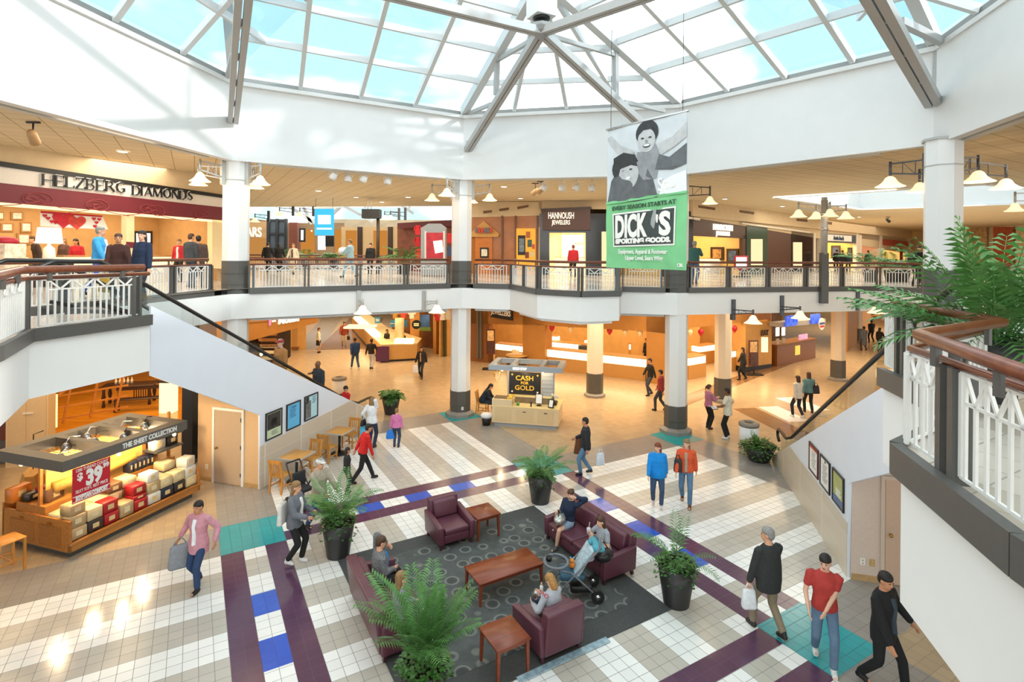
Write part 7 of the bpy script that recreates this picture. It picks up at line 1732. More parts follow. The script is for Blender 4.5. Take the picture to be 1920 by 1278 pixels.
def ivy(mb, rad, z, n, seed, spill=.3, size=.06):
    rd = random.Random(seed)
    for i in range(n):
        a = rd.uniform(0, 2 * pi); r = rad * math.sqrt(rd.random()) * 1.12; h = z + (1 - (r / rad) ** 2) * .22 * rd.random() + .02
        if r > rad: h = z - spill * rd.random() ** 2
        c = Vector((r * cos(a), r * sin(a), h)); b = a + rd.uniform(-1, 1); u = Vector((cos(b), sin(b), rd.uniform(-.5, .35))).normalized(); v = Vector((-sin(b), cos(b), rd.uniform(-.3, .3))); s = size * rd.uniform(.7, 1.3)
        mb.add([c, c + u * s * .35 + v * s * .5, c + u * s * 1.1, c + u * s * .35 - v * s * .5], [(0, 1, 2, 3)])


def planter(label, c, pot, fronds, L, leaf, ivn, seed, name='potted_palm', n=22, wid=.016, lift=(.9, 1.45), droop=(1.0, 1.9), young=0, ivs=.06, ivr=1.0, cat='potted plant', base=0.0):
    o = empty(name, c, random.Random(seed).uniform(0, 6), label, cat); r0, r1, h = pot; rd = random.Random(seed)
    m = MB(); m.lathe([(r0, 0), (r0 + (r1 - r0) * .5, h * .5), (r1, h), (r1 * .93, h), (r1 * .9, h - .06)], 24, cap=False); m.add([(r0 * cos(k), r0 * sin(k), 0) for k in [2 * pi * i / 24 for i in range(24)]], [list(range(24))[::-1]]); m.build('pot', POTM, o)
    m = MB(); m.lathe([(r1 * .9, h - .07), (r1 * .9, h - .06)], 18); m.build('soil', SOIL, o)
    for k in range(fronds):
        m = MB(); a = 2 * pi * k / fronds * 2.618 + rd.uniform(-.3, .3); frond(m, L * rd.uniform(.7, 1.1), rd.uniform(*lift), rd.uniform(*droop), a, leaf, n, seed * 50 + k, wid); m.xf(Matrix.Translation((.06 * cos(a), .06 * sin(a), h - .08 + base))); m.build('frond', LEAF2 if k < young else LEAF, o)
    if ivn: m = MB(); ivy(m, r1 * ivr, h, ivn, seed, size=ivs); m.build('trailing_foliage', IVY, o)
    return o


POT = (.23, .34, .72)
planter('tall black potted palm with ivy at the back corner of the rug', P(1013, 940), POT, 18, .95, .16, 330, 2, n=22, lift=(1.05, 1.5))
planter('tall black potted palm with ivy on the left of the rug behind the seated man', P(634, 1040), POT, 17, 1.05, .2, 330, 3, young=5, lift=(1.1, 1.52), droop=(.7, 1.6))
planter('thin black potted palm with ivy right of the girls\' sofa', P(1268, 1130), POT, 11, 1.05, .15, 380, 4, n=16, lift=(.95, 1.5), wid=.013)
planter('biggest black potted palm in front of the left sofa, at the bottom of the photo', GM(2.8, 7.1), POT, 24, 1.32, .24, 420, 5, n=28, droop=(.3, 1.1), lift=(1.25, 1.56))
planter('black potted broad leaf plant at the foot of the left escalator', P(733, 775), (.24, .36, .62), 22, .55, .22, 60, 6, 'potted_plant', n=9, wid=.035)
planter('black bowl planter of bushy green leaves at the foot of the right escalator', P(1423, 862), (.3, .5, .45), 8, .5, .12, 640, 7, 'bowl_planter', n=10, ivs=.08, lift=(1.1, 1.5), droop=(.2, .8))
planter('big leafy palm in a dark pot beside the close right railing', P(1868, 752, ZU), (.13, .17, .52), 56, 1.12, .19, 140, 8, n=15, wid=.019, ivs=.07, lift=(.35, 1.5), droop=(.1, 1.3))
for (x, y, z_, h, s, t) in ((1632, 510, 0, 1.7, 11, 'tall thin palm behind the right railing by the pretzel shop'), (1672, 508, 0, 1.5, 12, 'reddish palm behind the right railing under the red lettered shop'), (1692, 508, 0, 1.2, 13, 'small palm nearest the right-hand column behind the railing')):
    p = PY(x, y, 26); planter(t, Vector((p.x, 26, ZU)), (.25, .33, .55), 11, h, .35, 0, s, n=14, wid=.03)
for (x, Y, h, s, t) in ((535, 40, 1.3, 14, 'small green palm in front of the lift tower'), (572, 43.2, 1.3, 15, 'small green palm beside the rust brown pillar'), (626, 38, 1.3, 16, 'bright green bush below the blue hanging banner'), (757, 30, 1.5, 17, 'dark palm left of the advertising pillar')):
    p = PY(x, 480, Y); planter(t, Vector((p.x, Y, ZU)), (.3, .4, .6), 12, h, .4, 0, s, n=12, wid=.04)
# stroller beside the blonde woman
SO = P(1078, 1118); SO.z = Z_R; sr_ = GRID + radians(62)
o = empty('stroller', SO, sr_, 'grey and blue baby stroller with a snack tray, between the armchair and the sofa', 'stroller')
SG = M('stroller_grey', '#6f7278', .6, var=.08); SBL = M('stroller_blue', '#2d5468', .7, var=.1)
m = MB()
for s in (-1, 1): m.tube([(s * .24, .42, .12), (s * .23, .05, .5), (s * .24, -.42, 1.0)], .016, 6); m.tube([(s * .25, -.36, .14), (s * .23, .1, .55)], .016, 6); m.tube([(s * .23, .1, .55), (s * .22, .4, .62)], .016, 6)
m.tube([(-.24, -.42, 1.0), (0, -.46, 1.04), (.24, -.42, 1.0)], .024, 8); m.build('chassis', SG, o)
for s in (-1, 1):
    for y in (.42, -.38): m = MB(); m.tube([(s * .25 - .025, y, .12), (s * .25 + .025, y, .12)], .12 if y < 0 else .1, 16, smooth=False); m.build('wheel', BLACK, o); m = MB(); m.tube([(s * .25 - .03, y, .12), (s * .25 + .03, y, .12)], .05, 10); m.build('hub_cap', CHROME, o)
m = MB(); m.bbox(-.2, .2, -.15, .3, .38, .48, .03); m.build('seat', SBL, o); m = MB(); m.bbox(-.2, .2, -.05, .05, .45, .95, .03); m.v = [(x, y - (z - .45) * .6, z) for x, y, z in m.v]; m.build('backrest', M('stroller_print', '#a9bcc6', .7, var=.3, scale=20), o)
m = MB(); m.tube([(.24 * cos(t), .36 + .22 * sin(t), .64) for t in [pi * 2 * i / 16 for i in range(17)]], .026, 8); m.build('tray_ring', SG, o); m = MB(); m.lathe([(.05, .6), (.06, .68), (.05, .68), (.04, .63)], 12, (.1, .48, 0)); m.build('cup_holder', BLACK, o)
m = MB(); m.tube([(0, -.25 - .06 * i, .98 + .035 * i) for i in range(2)], .05, 6); m.bbox(-.22, .22, -.52, -.3, .9, 1.0, .04); m.build('folded_canopy', M('canopy_teal', '#4d97a6', .7, var=.2), o); m = MB(); m.bbox(-.17, .17, -.3, .1, .14, .26, .03); m.build('basket', BLACK, o)
o = empty('soft_toy', frame(SO, sr_) @ Vector((.05, .05, .481)), 0, 'small orange soft toy in the stroller seat', 'toy'); m = MB(); m.ball((0, 0, .06), .06); m.ball((0, .0, .14), .045); m.build('body', M('toy_orange', '#d9822f', .8, var=.1), o); m = MB(); m.ball((.03, .02, .185), .018); m.ball((-.03, .02, .185), .018); m.build('ears', M('toy_blue', '#6fa7c8', .8), o)
# ---------------------------------------------------------------- people
SKINS = [M('skin_%d' % i, c, .5, var=.03) for i, c in enumerate(('#d9a282', '#c58a66', '#7a4f36', '#e0b196'))]
HAIRS = {k: M('hair_' + k, v, .6, var=.25, scale=40) for k, v in (('dark', '#1d1613'), ('brown', '#4a2f1c'), ('blond', '#a97c44'), ('red', '#7a3a1c'), ('grey', '#8d8a86'), ('fair', '#8a6a42'))}
EYE_M = M('eye_dark', '#1a1412', .3, var=0); LIP_M = M('lip', '#8e4138', .5, var=0)
CLO = {}


def cloth(c, rough=.85):
    if c not in CLO: CLO[c] = M('cloth_' + c.strip('#'), c, rough, var=.8 if c == '#6a6b6d' else .1, scale=70 if c == '#6a6b6d' else 14, bump=.15)
    return CLO[c]


def ik(a, b, l1, l2, pole):
    """middle joint of a two-bone limb"""
    a, b = Vector(a), Vector(b); d = b - a; L = min(d.length, (l1 + l2) * .999); d.normalize(); b = a + d * L
    x = (l1 * l1 - l2 * l2 + L * L) / (2 * L); h = math.sqrt(max(0, l1 * l1 - x * x)); p = Vector(pole); p = (p - d * p.dot(d))
    p = p.normalized() if p.length > 1e-6 else Vector((0, 1, 0)); return a + d * x + p * h, b


def cap(mb, pts, rs, n=10):
    """rounded tapered limb"""
    P_ = [Vector(p) for p in pts]; a = P_[0] - (P_[1] - P_[0]).normalized() * rs[0] * .6; b = P_[-1] + (P_[-1] - P_[-2]).normalized() * rs[-1] * .6
    mb.tube([a] + P_ + [b], [rs[0] * .55] + list(rs) + [rs[-1] * .55], n)


def loft(mb, rings, n=16):
    """rings: (centre, half width, half depth, frame)"""
    vs = []; fs = []
    for c, w, d, R in rings:
        for k in range(n): t = 2 * pi * k / n; vs.append(c + R @ Vector((w * cos(t), d * sin(t), 0)))
    for i in range(len(rings) - 1):
        for k in range(n): fs.append((i * n + k, i * n + (k + 1) % n, (i + 1) * n + (k + 1) % n, (i + 1) * n + k))
    fs += [tuple(range(n))[::-1], tuple((len(rings) - 1) * n + k for k in range(n))]; mb.add(vs, fs, True)


def fuse(o, vox, it=2):
    m = o.modifiers.new('fuse', 'REMESH'); m.mode = 'VOXEL'; m.voxel_size = vox; m.use_smooth_shade = True
    s = o.modifiers.new('soften', 'SMOOTH'); s.factor = .5; s.iterations = it
    return o


def person(label, at, face, H=1.72, top='#333333', bot='#2b3242', shoe='#1c1a19', hair='brown', style='short', skin=0, pose='stand', sleeve='long', kind='trousers', coat=0.0, fat=1.0, fem=0, L=None, R=None, lean=0.0, side=0.0, stride=.3, look=0.0, nod=0.0, hat=None, inner=None, legs=None, seat=.43, twist=0.0, turn=0.0):
    """at: where the feet (or, seated, the spot under the hips) are; face: heading in degrees, 0 looks away from the camera, 90 to the photo's left"""
    s = H / 1.75; at = Vector(at); o = empty('person', at, radians(face), label, 'person'); far = at.y
    vox = .012 if far < 16 else (.018 if far < 24 else .026); vox *= max(.8, s)
    V = lambda x, y, z: Vector((x, y, z)) * s
    sit = pose in ('sit', 'lounge'); hz = (seat / s + .09) if sit else (.93 if pose != 'walk' else .915)
    hip = V(0, 0, hz); Rt = Matrix.Rotation(radians(side), 3, 'Y') @ Matrix.Rotation(radians(-lean), 3, 'X') @ Matrix.Rotation(radians(turn), 3, 'Z')
    T = lambda x, y, z: hip + Rt @ V(x, y, z); I = Matrix.Identity(3)
    sw = .175 if fem else .2; nk = T(0, .0, .52); hc_ = T(0, .03, .655)
    Rh = Matrix.Rotation(radians(look), 3, 'Z') @ Matrix.Rotation(radians(-nod - lean * .4), 3, 'X')
    hw = .175 if fem else .165; ww = (.12 if fem else .14) * fat
    tor = lambda g=0.0: [(T(0, 0, -.1), (hw * .62) * s + g, .09 * s + g, Rt), (T(0, 0, -.02), hw * max(1, fat * .95) * s + g, .12 * fat * s + g, Rt), (T(0, 0, .16), ww * s * max(1, fat) + g, .1 * fat * s + g, Rt), (T(0, .01, .33), (.15 if fem else .165) * fat ** .5 * s + g, .12 * s + g, Rt), (T(0, 0, .45), (sw - .03) * s + g, .085 * s + g, Rt), (T(0, 0, .49), .1 * s + g, .07 * s + g, Rt), (T(0, .0, .525), .062 * s + g * .7, .056 * s + g * .7, Rt)]
    sh = {k: T(k * sw, 0, .455) for k in (-1, 1)}
    dflt = {k: ((k * (sw + .07), .06 + (k * .2 if pose == 'walk' else 0), .50 - .45 + .0) if not sit else (k * .16, .34, .1)) for k in (-1, 1)}
    hand = {}; elb = {}
    for k, hv in ((-1, L), (1, R)):
        tgt = T(*hv) if hv else T(*(dflt[k])) if sit else T(dflt[k][0], dflt[k][1], -.13 + (.03 if pose == 'walk' else 0))
        elb[k], hand[k] = ik(sh[k], tgt, .29 * s, .26 * s, Rt @ Vector((k * .5, -.8, -.4)))
    hj = {k: hip + V(k * .09, 0, -.04) for k in (-1, 1)}
    ft = legs or ({-1: (-.1, stride, .08), 1: (.1, -stride, .12)} if pose == 'walk' else ({k: (k * .12, .46, .08) for k in (-1, 1)} if sit else {-1: (-.1, .02, .08), 1: (.1, -.02, .08)}))
    kn = {}; an = {}
    for k in (-1, 1): kn[k], an[k] = ik(hj[k], V(*ft[k]), .43 * s, .42 * s, Vector((k * .12, 1, .6 if sit else .1)))
    # --- body, one continuous skin
    m = MB(); loft(m, tor()); cap(m, [nk - Rt @ V(0, 0, .06), hc_ - Rh @ V(0, .012, .05)], [.066 * s, .056 * s])
    m.ball(hc_ + Rh @ V(0, -.005, .03), .076 * s, .095 * s, .095 * s, 14, 10, Rh); m.ball(hc_ + Rh @ V(0, .025, -.04), .058 * s, .066 * s, .075 * s, 12, 8, Rh)
    m.lathe([(.001, .028 * s), (.012 * s, 0), (.016 * s, -.02 * s), (.004, -.028 * s)], 8, hc_ + Rh @ V(0, .094, .0))
    for k in (-1, 1):
        m.ball(hc_ + Rh @ V(k * .078, -.005, .0), .012 * s, .02 * s, .032 * s, 8, 6, Rh)
        cap(m, [sh[k], elb[k]], [.05 * s, .038 * s]); cap(m, [elb[k], hand[k]], [.038 * s, .026 * s])
        f = (hand[k] - elb[k]).normalized(); u = Rt @ Vector((0, 0, 1)) if abs(f.z) < .7 else Rt @ Vector((0, 1, 0)); w = f.cross(u).normalized() * k; u = w.cross(f) * k
        pc = hand[k] + f * .05 * s; Rm = Matrix((w, u, f)).transposed(); m.ball(pc, .02 * s, .042 * s, .05 * s, 10, 7, Rm)
        for i, ln in enumerate((.062, .072, .066, .05)):
            b = pc + f * .036 * s + u * (i - 1.5) * .021 * s; cv = -w * .012 * s; cap(m, [b, b + f * ln * .5 * s + cv * .5, b + f * ln * .9 * s + cv * 2.2], [.0105 * s, .0095 * s, .008 * s], 6)
        b = pc - f * .02 * s - u * .036 * s; cap(m, [b, b + (f * .6 - u * .7) * .04 * s, b + (f * .9 - u * .6) * .065 * s], [.013 * s, .011 * s, .009 * s], 6)
        cap(m, [hj[k], kn[k]], [.08 * s * fat ** .5, .055 * s]); cap(m, [kn[k], kn[k].lerp(an[k], .35), an[k]], [.052 * s, .054 * s, .036 * s])
        fd = V(0, .14, -.045) if not (pose == 'walk' and k == 1) else V(0, .13, -.06); cap(m, [an[k] + V(0, -.02, -.03), an[k] + fd], [.036 * s, .03 * s])
    fuse(m.build('body', SKINS[skin], o), vox)
    # --- head details
    for k in (-1, 1): e = MB(); e.ball(hc_ + Rh @ V(k * .031, .083, .022), .012 * s, .008 * s, .008 * s, 8, 6, Rh); e.build('eye', EYE_M, o)
    e = MB(); e.ball(hc_ + Rh @ V(0, .086, -.048), .022 * s, .008 * s, .007 * s, 8, 6, Rh); e.build('mouth', LIP_M, o)
    if style != 'bald':
        h = MB(); h.ball(hc_ + Rh @ V(0, -.01, .062), .087 * s, .1 * s, .078 * s, 14, 10, Rh); h.ball(hc_ + Rh @ V(0, -.04, .02), .084 * s, .075 * s, .085 * s, 12, 8, Rh)
        if style in ('short', 'fringe'): h.ball(hc_ + Rh @ V(0, -.05, -.01), .072 * s, .06 * s, .06 * s, 12, 8, Rh)
        if style in ('long', 'bob', 'curly'):
            q = .30 if style == 'long' else (.12 if style == 'bob' else .22)
            loft(h, [(hc_ + Rh @ V(0, -.03, .04), .088 * s, .08 * s, Rh), (hc_ + Rh @ V(0, -.045, -.06), .09 * s, .065 * s, Rh), (hc_ + Rh @ V(0, -.055, -.06) + Rt @ V(0, -.02, -q * .6), .088 * s, .05 * s, Rt), (hc_ + Rh @ V(0, -.055, -.06) + Rt @ V(0, -.02, -q), .05 * s, .03 * s, Rt)])
        if style == 'curly':
            rr_ = random.Random(1)
            for i in range(26): a = rr_.uniform(.3, pi * 2 - .3) + pi / 2; h.ball(hc_ + Rh @ V(.095 * cos(a), -.02 + .08 * sin(a), .06 - .3 * rr_.random()), .032 * s, n=8, m=6)
        if style == 'pony': h.ball(hc_ + Rh @ V(0, -.13, .05), .035 * s, .045 * s, .045 * s, 10, 8, Rh); cap(h, [hc_ + Rh @ V(0, -.15, .04), hc_ + Rh @ V(0, -.17, -.1)], [.03 * s, .015 * s])
        if style == 'beard': h.ball(hc_ + Rh @ V(0, .05, -.09), .055 * s, .04 * s, .055 * s, 10, 8, Rh)
        fuse(h.build('hair', HAIRS[hair], o), max(.012, vox), 1)
    if hat: h = MB(); h.ball(hc_ + Rh @ V(0, -.012, .06), .092 * s, .104 * s, .075 * s, 14, 10, Rh); h.ball(hc_ + Rh @ V(0, .11, .05), .06 * s, .06 * s, .012 * s, 12, 6, Rh); h.build('cap', cloth(hat), o)
    # --- clothes
    g = .022 * s if not coat else .034 * s
    c = MB(); rings = tor(g)
    if coat: rings = [(hip + V(0, 0, -coat), .19 * s * max(1, fat * .9), .15 * s * max(1, fat * .9), I)] + rings[1:]
    else: rings[0] = (T(0, 0, -.06), rings[1][1] * .98, rings[1][2] * .98, Rt)
    loft(c, rings)
    for k in (-1, 1):
        cap(c, [sh[k] - Rt @ V(k * .03, 0, 0), sh[k], elb[k] if sleeve == 'long' else sh[k].lerp(elb[k], .62)], [.058 * s + g * .3, .052 * s + g * .5, .044 * s + g * .7])
        if sleeve == 'long': cap(c, [elb[k], elb[k].lerp(hand[k], .93)], [.043 * s + g * .7, .034 * s + g * .5])
    fuse(c.build({0: 'shirt'}.get(coat, 'coat'), cloth(top), o), max(vox, .015))
    if inner: c = MB(); loft(c, [(T(0, .035, z), w * s, d * s + g, Rt) for z, w, d in ((-.02, .06, .125 * fat), (.16, .055, .105 * fat), (.33, .06, .122), (.46, .05, .09))]); fuse(c.build('inner_shirt', cloth(inner), o), max(vox, .015))
    if kind in ('trousers', 'shorts'):
        c = MB(); loft(c, [(T(0, 0, -.12), hw * .7 * s + .02, .1 * s + .015, Rt), (T(0, 0, -.02), hw * max(1, fat * .95) * s + .016, .12 * fat * s + .016, Rt), (T(0, 0, .06), (hw * .93) * max(1, fat) * s + .012, .11 * fat * s + .012, Rt)])
        for k in (-1, 1):
            if kind == 'shorts': cap(c, [hj[k], hj[k].lerp(kn[k], .6)], [.1 * s, .09 * s])
            else: cap(c, [hj[k], kn[k]], [.094 * s * fat ** .5, .07 * s]); cap(c, [kn[k], an[k] + (kn[k] - an[k]) * .06], [.069 * s, .058 * s])
        fuse(c.build(kind, cloth(bot), o), max(vox, .015))
    elif kind == 'skirt': c = MB(); loft(c, [(hip + V(0, 0, -.42), .2 * s, .17 * s, I), (hip + V(0, 0, -.02), hw * s + .02, .14 * s, I), (hip + V(0, 0, .08), ww * s + .02, .11 * s, I)]); fuse(c.build('skirt', cloth(bot), o), max(vox, .015))
    for k in (-1, 1):
        c = MB(); fd = V(0, .13, -.048) if not (pose == 'walk' and k == 1) else V(0, .12, -.07)
        cap(c, [an[k] + V(0, -.035, -.04), an[k] + V(0, .05, -.045), an[k] + fd], [.045 * s, .046 * s, .04 * s]); cap(c, [an[k] + V(0, 0, .03), an[k] + V(0, 0, -.03)], [.045 * s, .046 * s]); fuse(c.build('shoe', cloth(shoe, .5), o), max(vox, .014))
    bpy.context.view_layer.update if False else None
    return o, (lambda k: frame(at, radians(face)) @ hand[k]), frame(at, radians(face))


def bag(label, c, size, col, name='shopping_bag', rz=0.0, strap=.25, rough=.6):
    """soft bag hanging from the point c"""
    w, d, h = size; o = empty(name, Vector(c) - Vector((0, 0, strap + h)), rz, label, 'bag')
    m = MB(); m.bbox(-w / 2, w / 2, -d / 2, d / 2, 0, h, min(w, d) * .35, 3); m.v = [(x * (1 - .25 * z / h), y * (1 - .5 * z / h), z) for x, y, z in m.v]; m.build('bag_body', cloth(col, rough), o)
    m = MB(); m.tube([(-w * .28, 0, h * .95), (-w * .1, 0, h + strap), (w * .1, 0, h + strap), (w * .28, 0, h * .95)], .012, 6); m.build('handles', cloth(col, rough), o); return o


DN = Vector((0, 0, -.04))
# ---- plaza
p, h, F = person('curly haired woman in white sweater and jeans, seen from behind by the café tables', P(697, 838), -15, 1.68, '#dfe0e2', '#26304a', '#1b1b1f', 'fair', 'curly', 3, fem=1, R=(.09, .1, .62), L=(-.3, .05, .0), coat=.1)
bag('black shoulder bag at the curly haired woman\'s side', F @ Vector((-.27, -.08, 1.15)), (.26, .12, .2), '#1c1b1d', 'shoulder_bag', 1.2); bag('light blue plastic bag held by the curly haired woman', h(-1) + DN + Vector((-.05, 0, 0)), (.24, .14, .36), '#58b8e6', strap=.12)
p, h, F = person('little girl in a pink sweater and brown boots holding a blue bag', P(743, 838), -8, 1.3, '#d077a8', '#333f5a', '#3c2718', 'fair', 'pony', 3, fem=1, L=(-.3, .05, -.12), coat=.06); bag('bright blue bag carried by the little girl in pink', h(-1) + DN * .5, (.3, .14, .28), '#1f78d6', strap=.08, rz=.2)
person('striding person in a red top and black trousers behind the left palm', P(680, 903), -60, 1.66, '#c81f1c', '#1d1d1f', '#151515', 'dark', 'short', 1, 'walk', lean=12, stride=.34)
person('dark haired child in black half hidden behind the left palm', P(650, 925), -75, 1.25, '#222225', '#26262a', hair='dark', style='bob', skin=1)
person('walker in a beige coat with a white cap pushing a pushchair behind the left palm', P(598, 995), -125, 1.72, '#a79a87', '#2d4a78', hair='grey', pose='walk', hat='#d8d4cd', coat=.16, R=(.16, .42, .12), L=(-.16, .42, .12), skin=0)
PU = P(566, 945); o = empty('pushchair', PU, radians(-125 + 180), 'dark pushchair handles and frame in front of the beige coated walker', 'pushchair'); m = MB()
for s_ in (-1, 1): m.tube([(s_ * .2, -.4, .1), (s_ * .2, .1, .5), (s_ * .19, .4, 1.0)], .018, 6); m.tube([(s_ * .2, .3, .1), (s_ * .2, -.1, .6)], .018, 6)
m.tube([(-.19, .4, 1.0), (.19, .4, 1.0)], .022, 6); m.build('frame', BLACK, o); m = MB(); m.bbox(-.18, .18, -.2, .15, .35, .45, .03); m.bbox(-.18, .18, .1, .18, .4, .8, .03); m.build('seat', cloth('#2b2b2e'), o)
for s_ in (-1, 1):
    for y_ in (-.38, .3): m = MB(); m.tube([(s_ * .2 - .02, y_, .09), (s_ * .2 + .02, y_, .09)], .09, 14, smooth=False); m.build('wheel', BLACK, o)
p, h, F = person('fair haired woman in a grey and white jacket, black trousers and white shoes', P(552, 1056), -95, 1.74, '#6c6f76', '#18181a', '#d9d9d8', 'fair', 'bob', 0, 'walk', fem=1, coat=.14, L=(-.12, .34, .14), R=(.14, .34, .12), stride=.1, inner='#dcdad5')
bag('white bag slung across the grey jacketed woman\'s back', F @ Vector((.12, -.2, 1.35)), (.34, .12, .42), '#dcd8d0', 'shoulder_bag', radians(-95), .06)
p, h, F = person('walking woman in an open pink cardigan over a white shirt and jeans', P(372, 1100), 172, 1.7, '#c98d98', '#2b4166', '#151516', 'dark', 'short', 1, 'walk', fem=1, coat=.22, inner='#e9e9ec', L=(-.36, .02, .02), R=(.42, -.02, .03), stride=.16)
bag('grey bag with a dark coat carried by the woman in pink', h(1) + DN, (.42, .2, .46), '#8b8f96', strap=.1, rz=.6)
p, h, F = person('man in a black jacket and jeans walking left past the gold kiosk', P(1098, 889), 78, 1.7, '#26282b', '#5a7f9f', '#2a2a30', 'dark', 'short', 1, 'walk', coat=.16, stride=.14, R=(.16, .32, .1), L=(-.24, -.05, -.1)); bag('white paper bag with a black print in the black jacketed man\'s hand', F @ Vector((-.1, -.42, .80)), (.28, .14, .36), '#d4dbe4', strap=.1, rz=.3); bag('brown coat hung over the black jacketed man\'s arm', F @ Vector((.2, .22, 1.02)), (.14, .32, .5), '#6a3d1e', 'folded_coat', 1.3, .02)
person('red haired woman in a bright blue puffy jacket and jeans', P(1232, 948), 168, 1.66, '#1187d6', '#3a506e', '#d6d6d8', 'red', 'bob', 3, 'walk', fem=1, fat=1.28, coat=.14, stride=.1, look=-35)
p, h, F = person('woman in an orange jacket over a beige scarf, jeans and brown boots', P(1286, 944), 160, 1.72, '#d8572e', '#587a98', '#6b3d1c', 'fair', 'long', 3, 'walk', fem=1, inner='#b09a84', coat=.06, stride=.22, look=-20); bag('black bag across the orange jacketed woman', F @ Vector((.2, .14, 1.28)), (.22, .12, .34), '#2a2a2e', 'shoulder_bag', 2.8, .1)
p, h, F = person('broad man in a dark grey coat and khaki trousers seen from behind', P(1440, 1187), 18, 1.84, '#2e3130', '#8f7f68', '#2b2322', 'grey', 'short', 0, 'walk', coat=.2, fat=1.18, stride=.22, look=40, L=(-.3, .1, -.1)); bag('white plastic bag in the dark coated man\'s left hand', h(-1) + DN, (.26, .16, .34), '#e4e6ea', strap=.08)
person('man in a red t-shirt and jeans with arms folded across his waist', P(1545, 1243), 158, 1.78, '#b23a34', '#5f7690', '#e4e2de', 'dark', 'short', 3, 'walk', sleeve='short', L=(.02, .27, .05), R=(.24, .2, -.02), stride=.2, look=-20, nod=10)
person('man in a long black coat striding out at the lower right corner', P(1655, 1292), -152, 1.8, '#141416', '#101013', '#0e0e10', 'dark', 'short', 1, 'walk', coat=.2, inner='#33404a', stride=.26, look=-10, nod=8, L=(-.42, .16, .02))
# ---- by the shops behind
p, h, F = person('dark haired woman in a black jacket walking toward the long railing with a white bag', P(790, 709), 165, 1.68, '#231e1c', '#20242c', '#141414', 'dark', 'long', 1, 'walk', fem=1, coat=.1, inner='#b08a72', stride=.14); bag('white carrier bag held by the woman in the black jacket', h(1) + DN, (.32, .14, .4), '#dde1ea', strap=.1)
person('man in a dark blue shirt and jeans striding to the tan kiosk', P(666, 692), 35, 1.78, '#16335c', '#34486a', '#c9c9cb', 'dark', 'short', 2, 'walk', fat=1.1, coat=.1, stride=.3, lean=6)
person('person in a black top and pale trousers beside the tan kiosk', P(696, 692), -10, 1.72, '#211c1a', '#c2c3c4', '#2a2a2a', 'dark', 'short', 2, 'walk', stride=.1, R=(.2, .25, .2))
person('woman in a white sweater and dark skirt alone in the left corridor', P(597, 661), -70, 1.62, '#e0d5c0', '#1d1715', '#1d1715', 'brown', 'short', 1, 'stand', kind='skirt', fem=1, fat=1.1)
p, h, F = person('person in a rust red jacket and pale trousers far in the left corridor', P(645, 650), -160, 1.74, '#8e3a22', '#b39a78', '#3a2c20', 'dark', 'short', 1, 'walk', coat=.12, stride=.12); bag('dark bag beside the rust red jacket in the left corridor', h(-1) + DN, (.3, .15, .26), '#2d211a', strap=.1)
for (x, y, sk, t, c) in ((712, 668, 1, 'dark haired seller in black behind the left counter of the tan kiosk', '#231a18'), (742, 672, 0, 'seller in a grey top sitting at the back of the tan kiosk', '#4a4340')): q = P(x, y); person(t, q + Vector((.3, .6, 0)), 150, 1.62, c, '#241f1e', hair='dark', style='bob', skin=sk, fem=1, L=(-.12, .3, .15))
cs_ = P(905, 775); cf_ = math.degrees(math.atan2(gd.y, gd.x)) - 90
person('woman in a dark navy coat bending over the gold kiosk counter on an oak chair', cs_ + gd * .02, cf_, 1.66, '#16222f', '#22303f', '#181818', 'dark', 'bob', 0, 'sit', coat=.08, fat=1.3, fem=1, lean=26, nod=18, seat=.46, L=(-.14, .44, .28), R=(.12, .46, .28))
person('woman in a dusty pink blouse showing a pad, right of the banner column', P(1328, 803), -75, 1.66, '#b3728a', '#17171a', '#19191b', 'brown', 'pony', 3, fem=1, L=(-.02, .36, .26), R=(.05, .36, .22))
o = empty('paper_pad', P(1338, 766, 1.03) + Vector((0, -.05, .05)), .3, 'dark pad in the hands of the woman in pink blouse', 'pad'); m = MB(); m.obox((0, 0, 0), .24, .16, .02, Matrix.Rotation(.5, 3, 'X')); m.build('cover', BLACK, o); m = MB(); m.obox((0, -.004, .013), .22, .14, .006, Matrix.Rotation(.5, 3, 'X')); m.build('sheet', PAPER, o)
p, h, F = person('tall man in a cream shirt and wide black trousers holding papers', P(1364, 822), 60, 1.8, '#d8d2c0', '#17171a', '#cfcfd2', 'dark', 'short', 2, 'stand', coat=.12, sleeve='short', L=(-.16, .36, .12), R=(.12, .3, .1)); o = empty('paper_sheets', h(-1) + Vector((-.08, .0, .0)), .5, 'white sheets in the cream shirted man\'s hand', 'paper'); m = MB(); m.obox((0, 0, 0), .3, .2, .012, Matrix.Rotation(.4, 3, 'Y')); m.build('sheets', PAPER, o); m = MB(); m.obox((-.1, 0, .045), .05, .2, .006, Matrix.Rotation(.4, 3, 'Y')); m.build('blue_tab', M('tab_blue', '#3d8fc0', .5), o)
person('person all in black passing the lit counter by the dark poster stand', P(1393, 712), 70, 1.72, '#14161c', '#121216', hair='dark', style='bob', skin=1, pose='walk', coat=.5, fem=1, stride=.16)
person('woman in a cream jacket and dark jeans walking away in the right corridor', P(1496, 783), 15, 1.72, '#d9d0c2', '#1f2430', '#c9c5c0', 'brown', 'long', 3, 'walk', fem=1, coat=.12, stride=.16)
p, h, F = person('woman in a teal jacket walking beside the cream jacket in the right corridor', P(1516, 774), -10, 1.72, '#5f8488', '#1b1c22', '#1d1c1c', 'brown', 'long', 3, 'walk', fem=1, coat=.06, stride=.14); bag('black shoulder bag on the teal jacketed woman', F @ Vector((.26, -.05, 1.25)), (.28, .16, .34), '#232126', 'shoulder_bag', 0, .1)
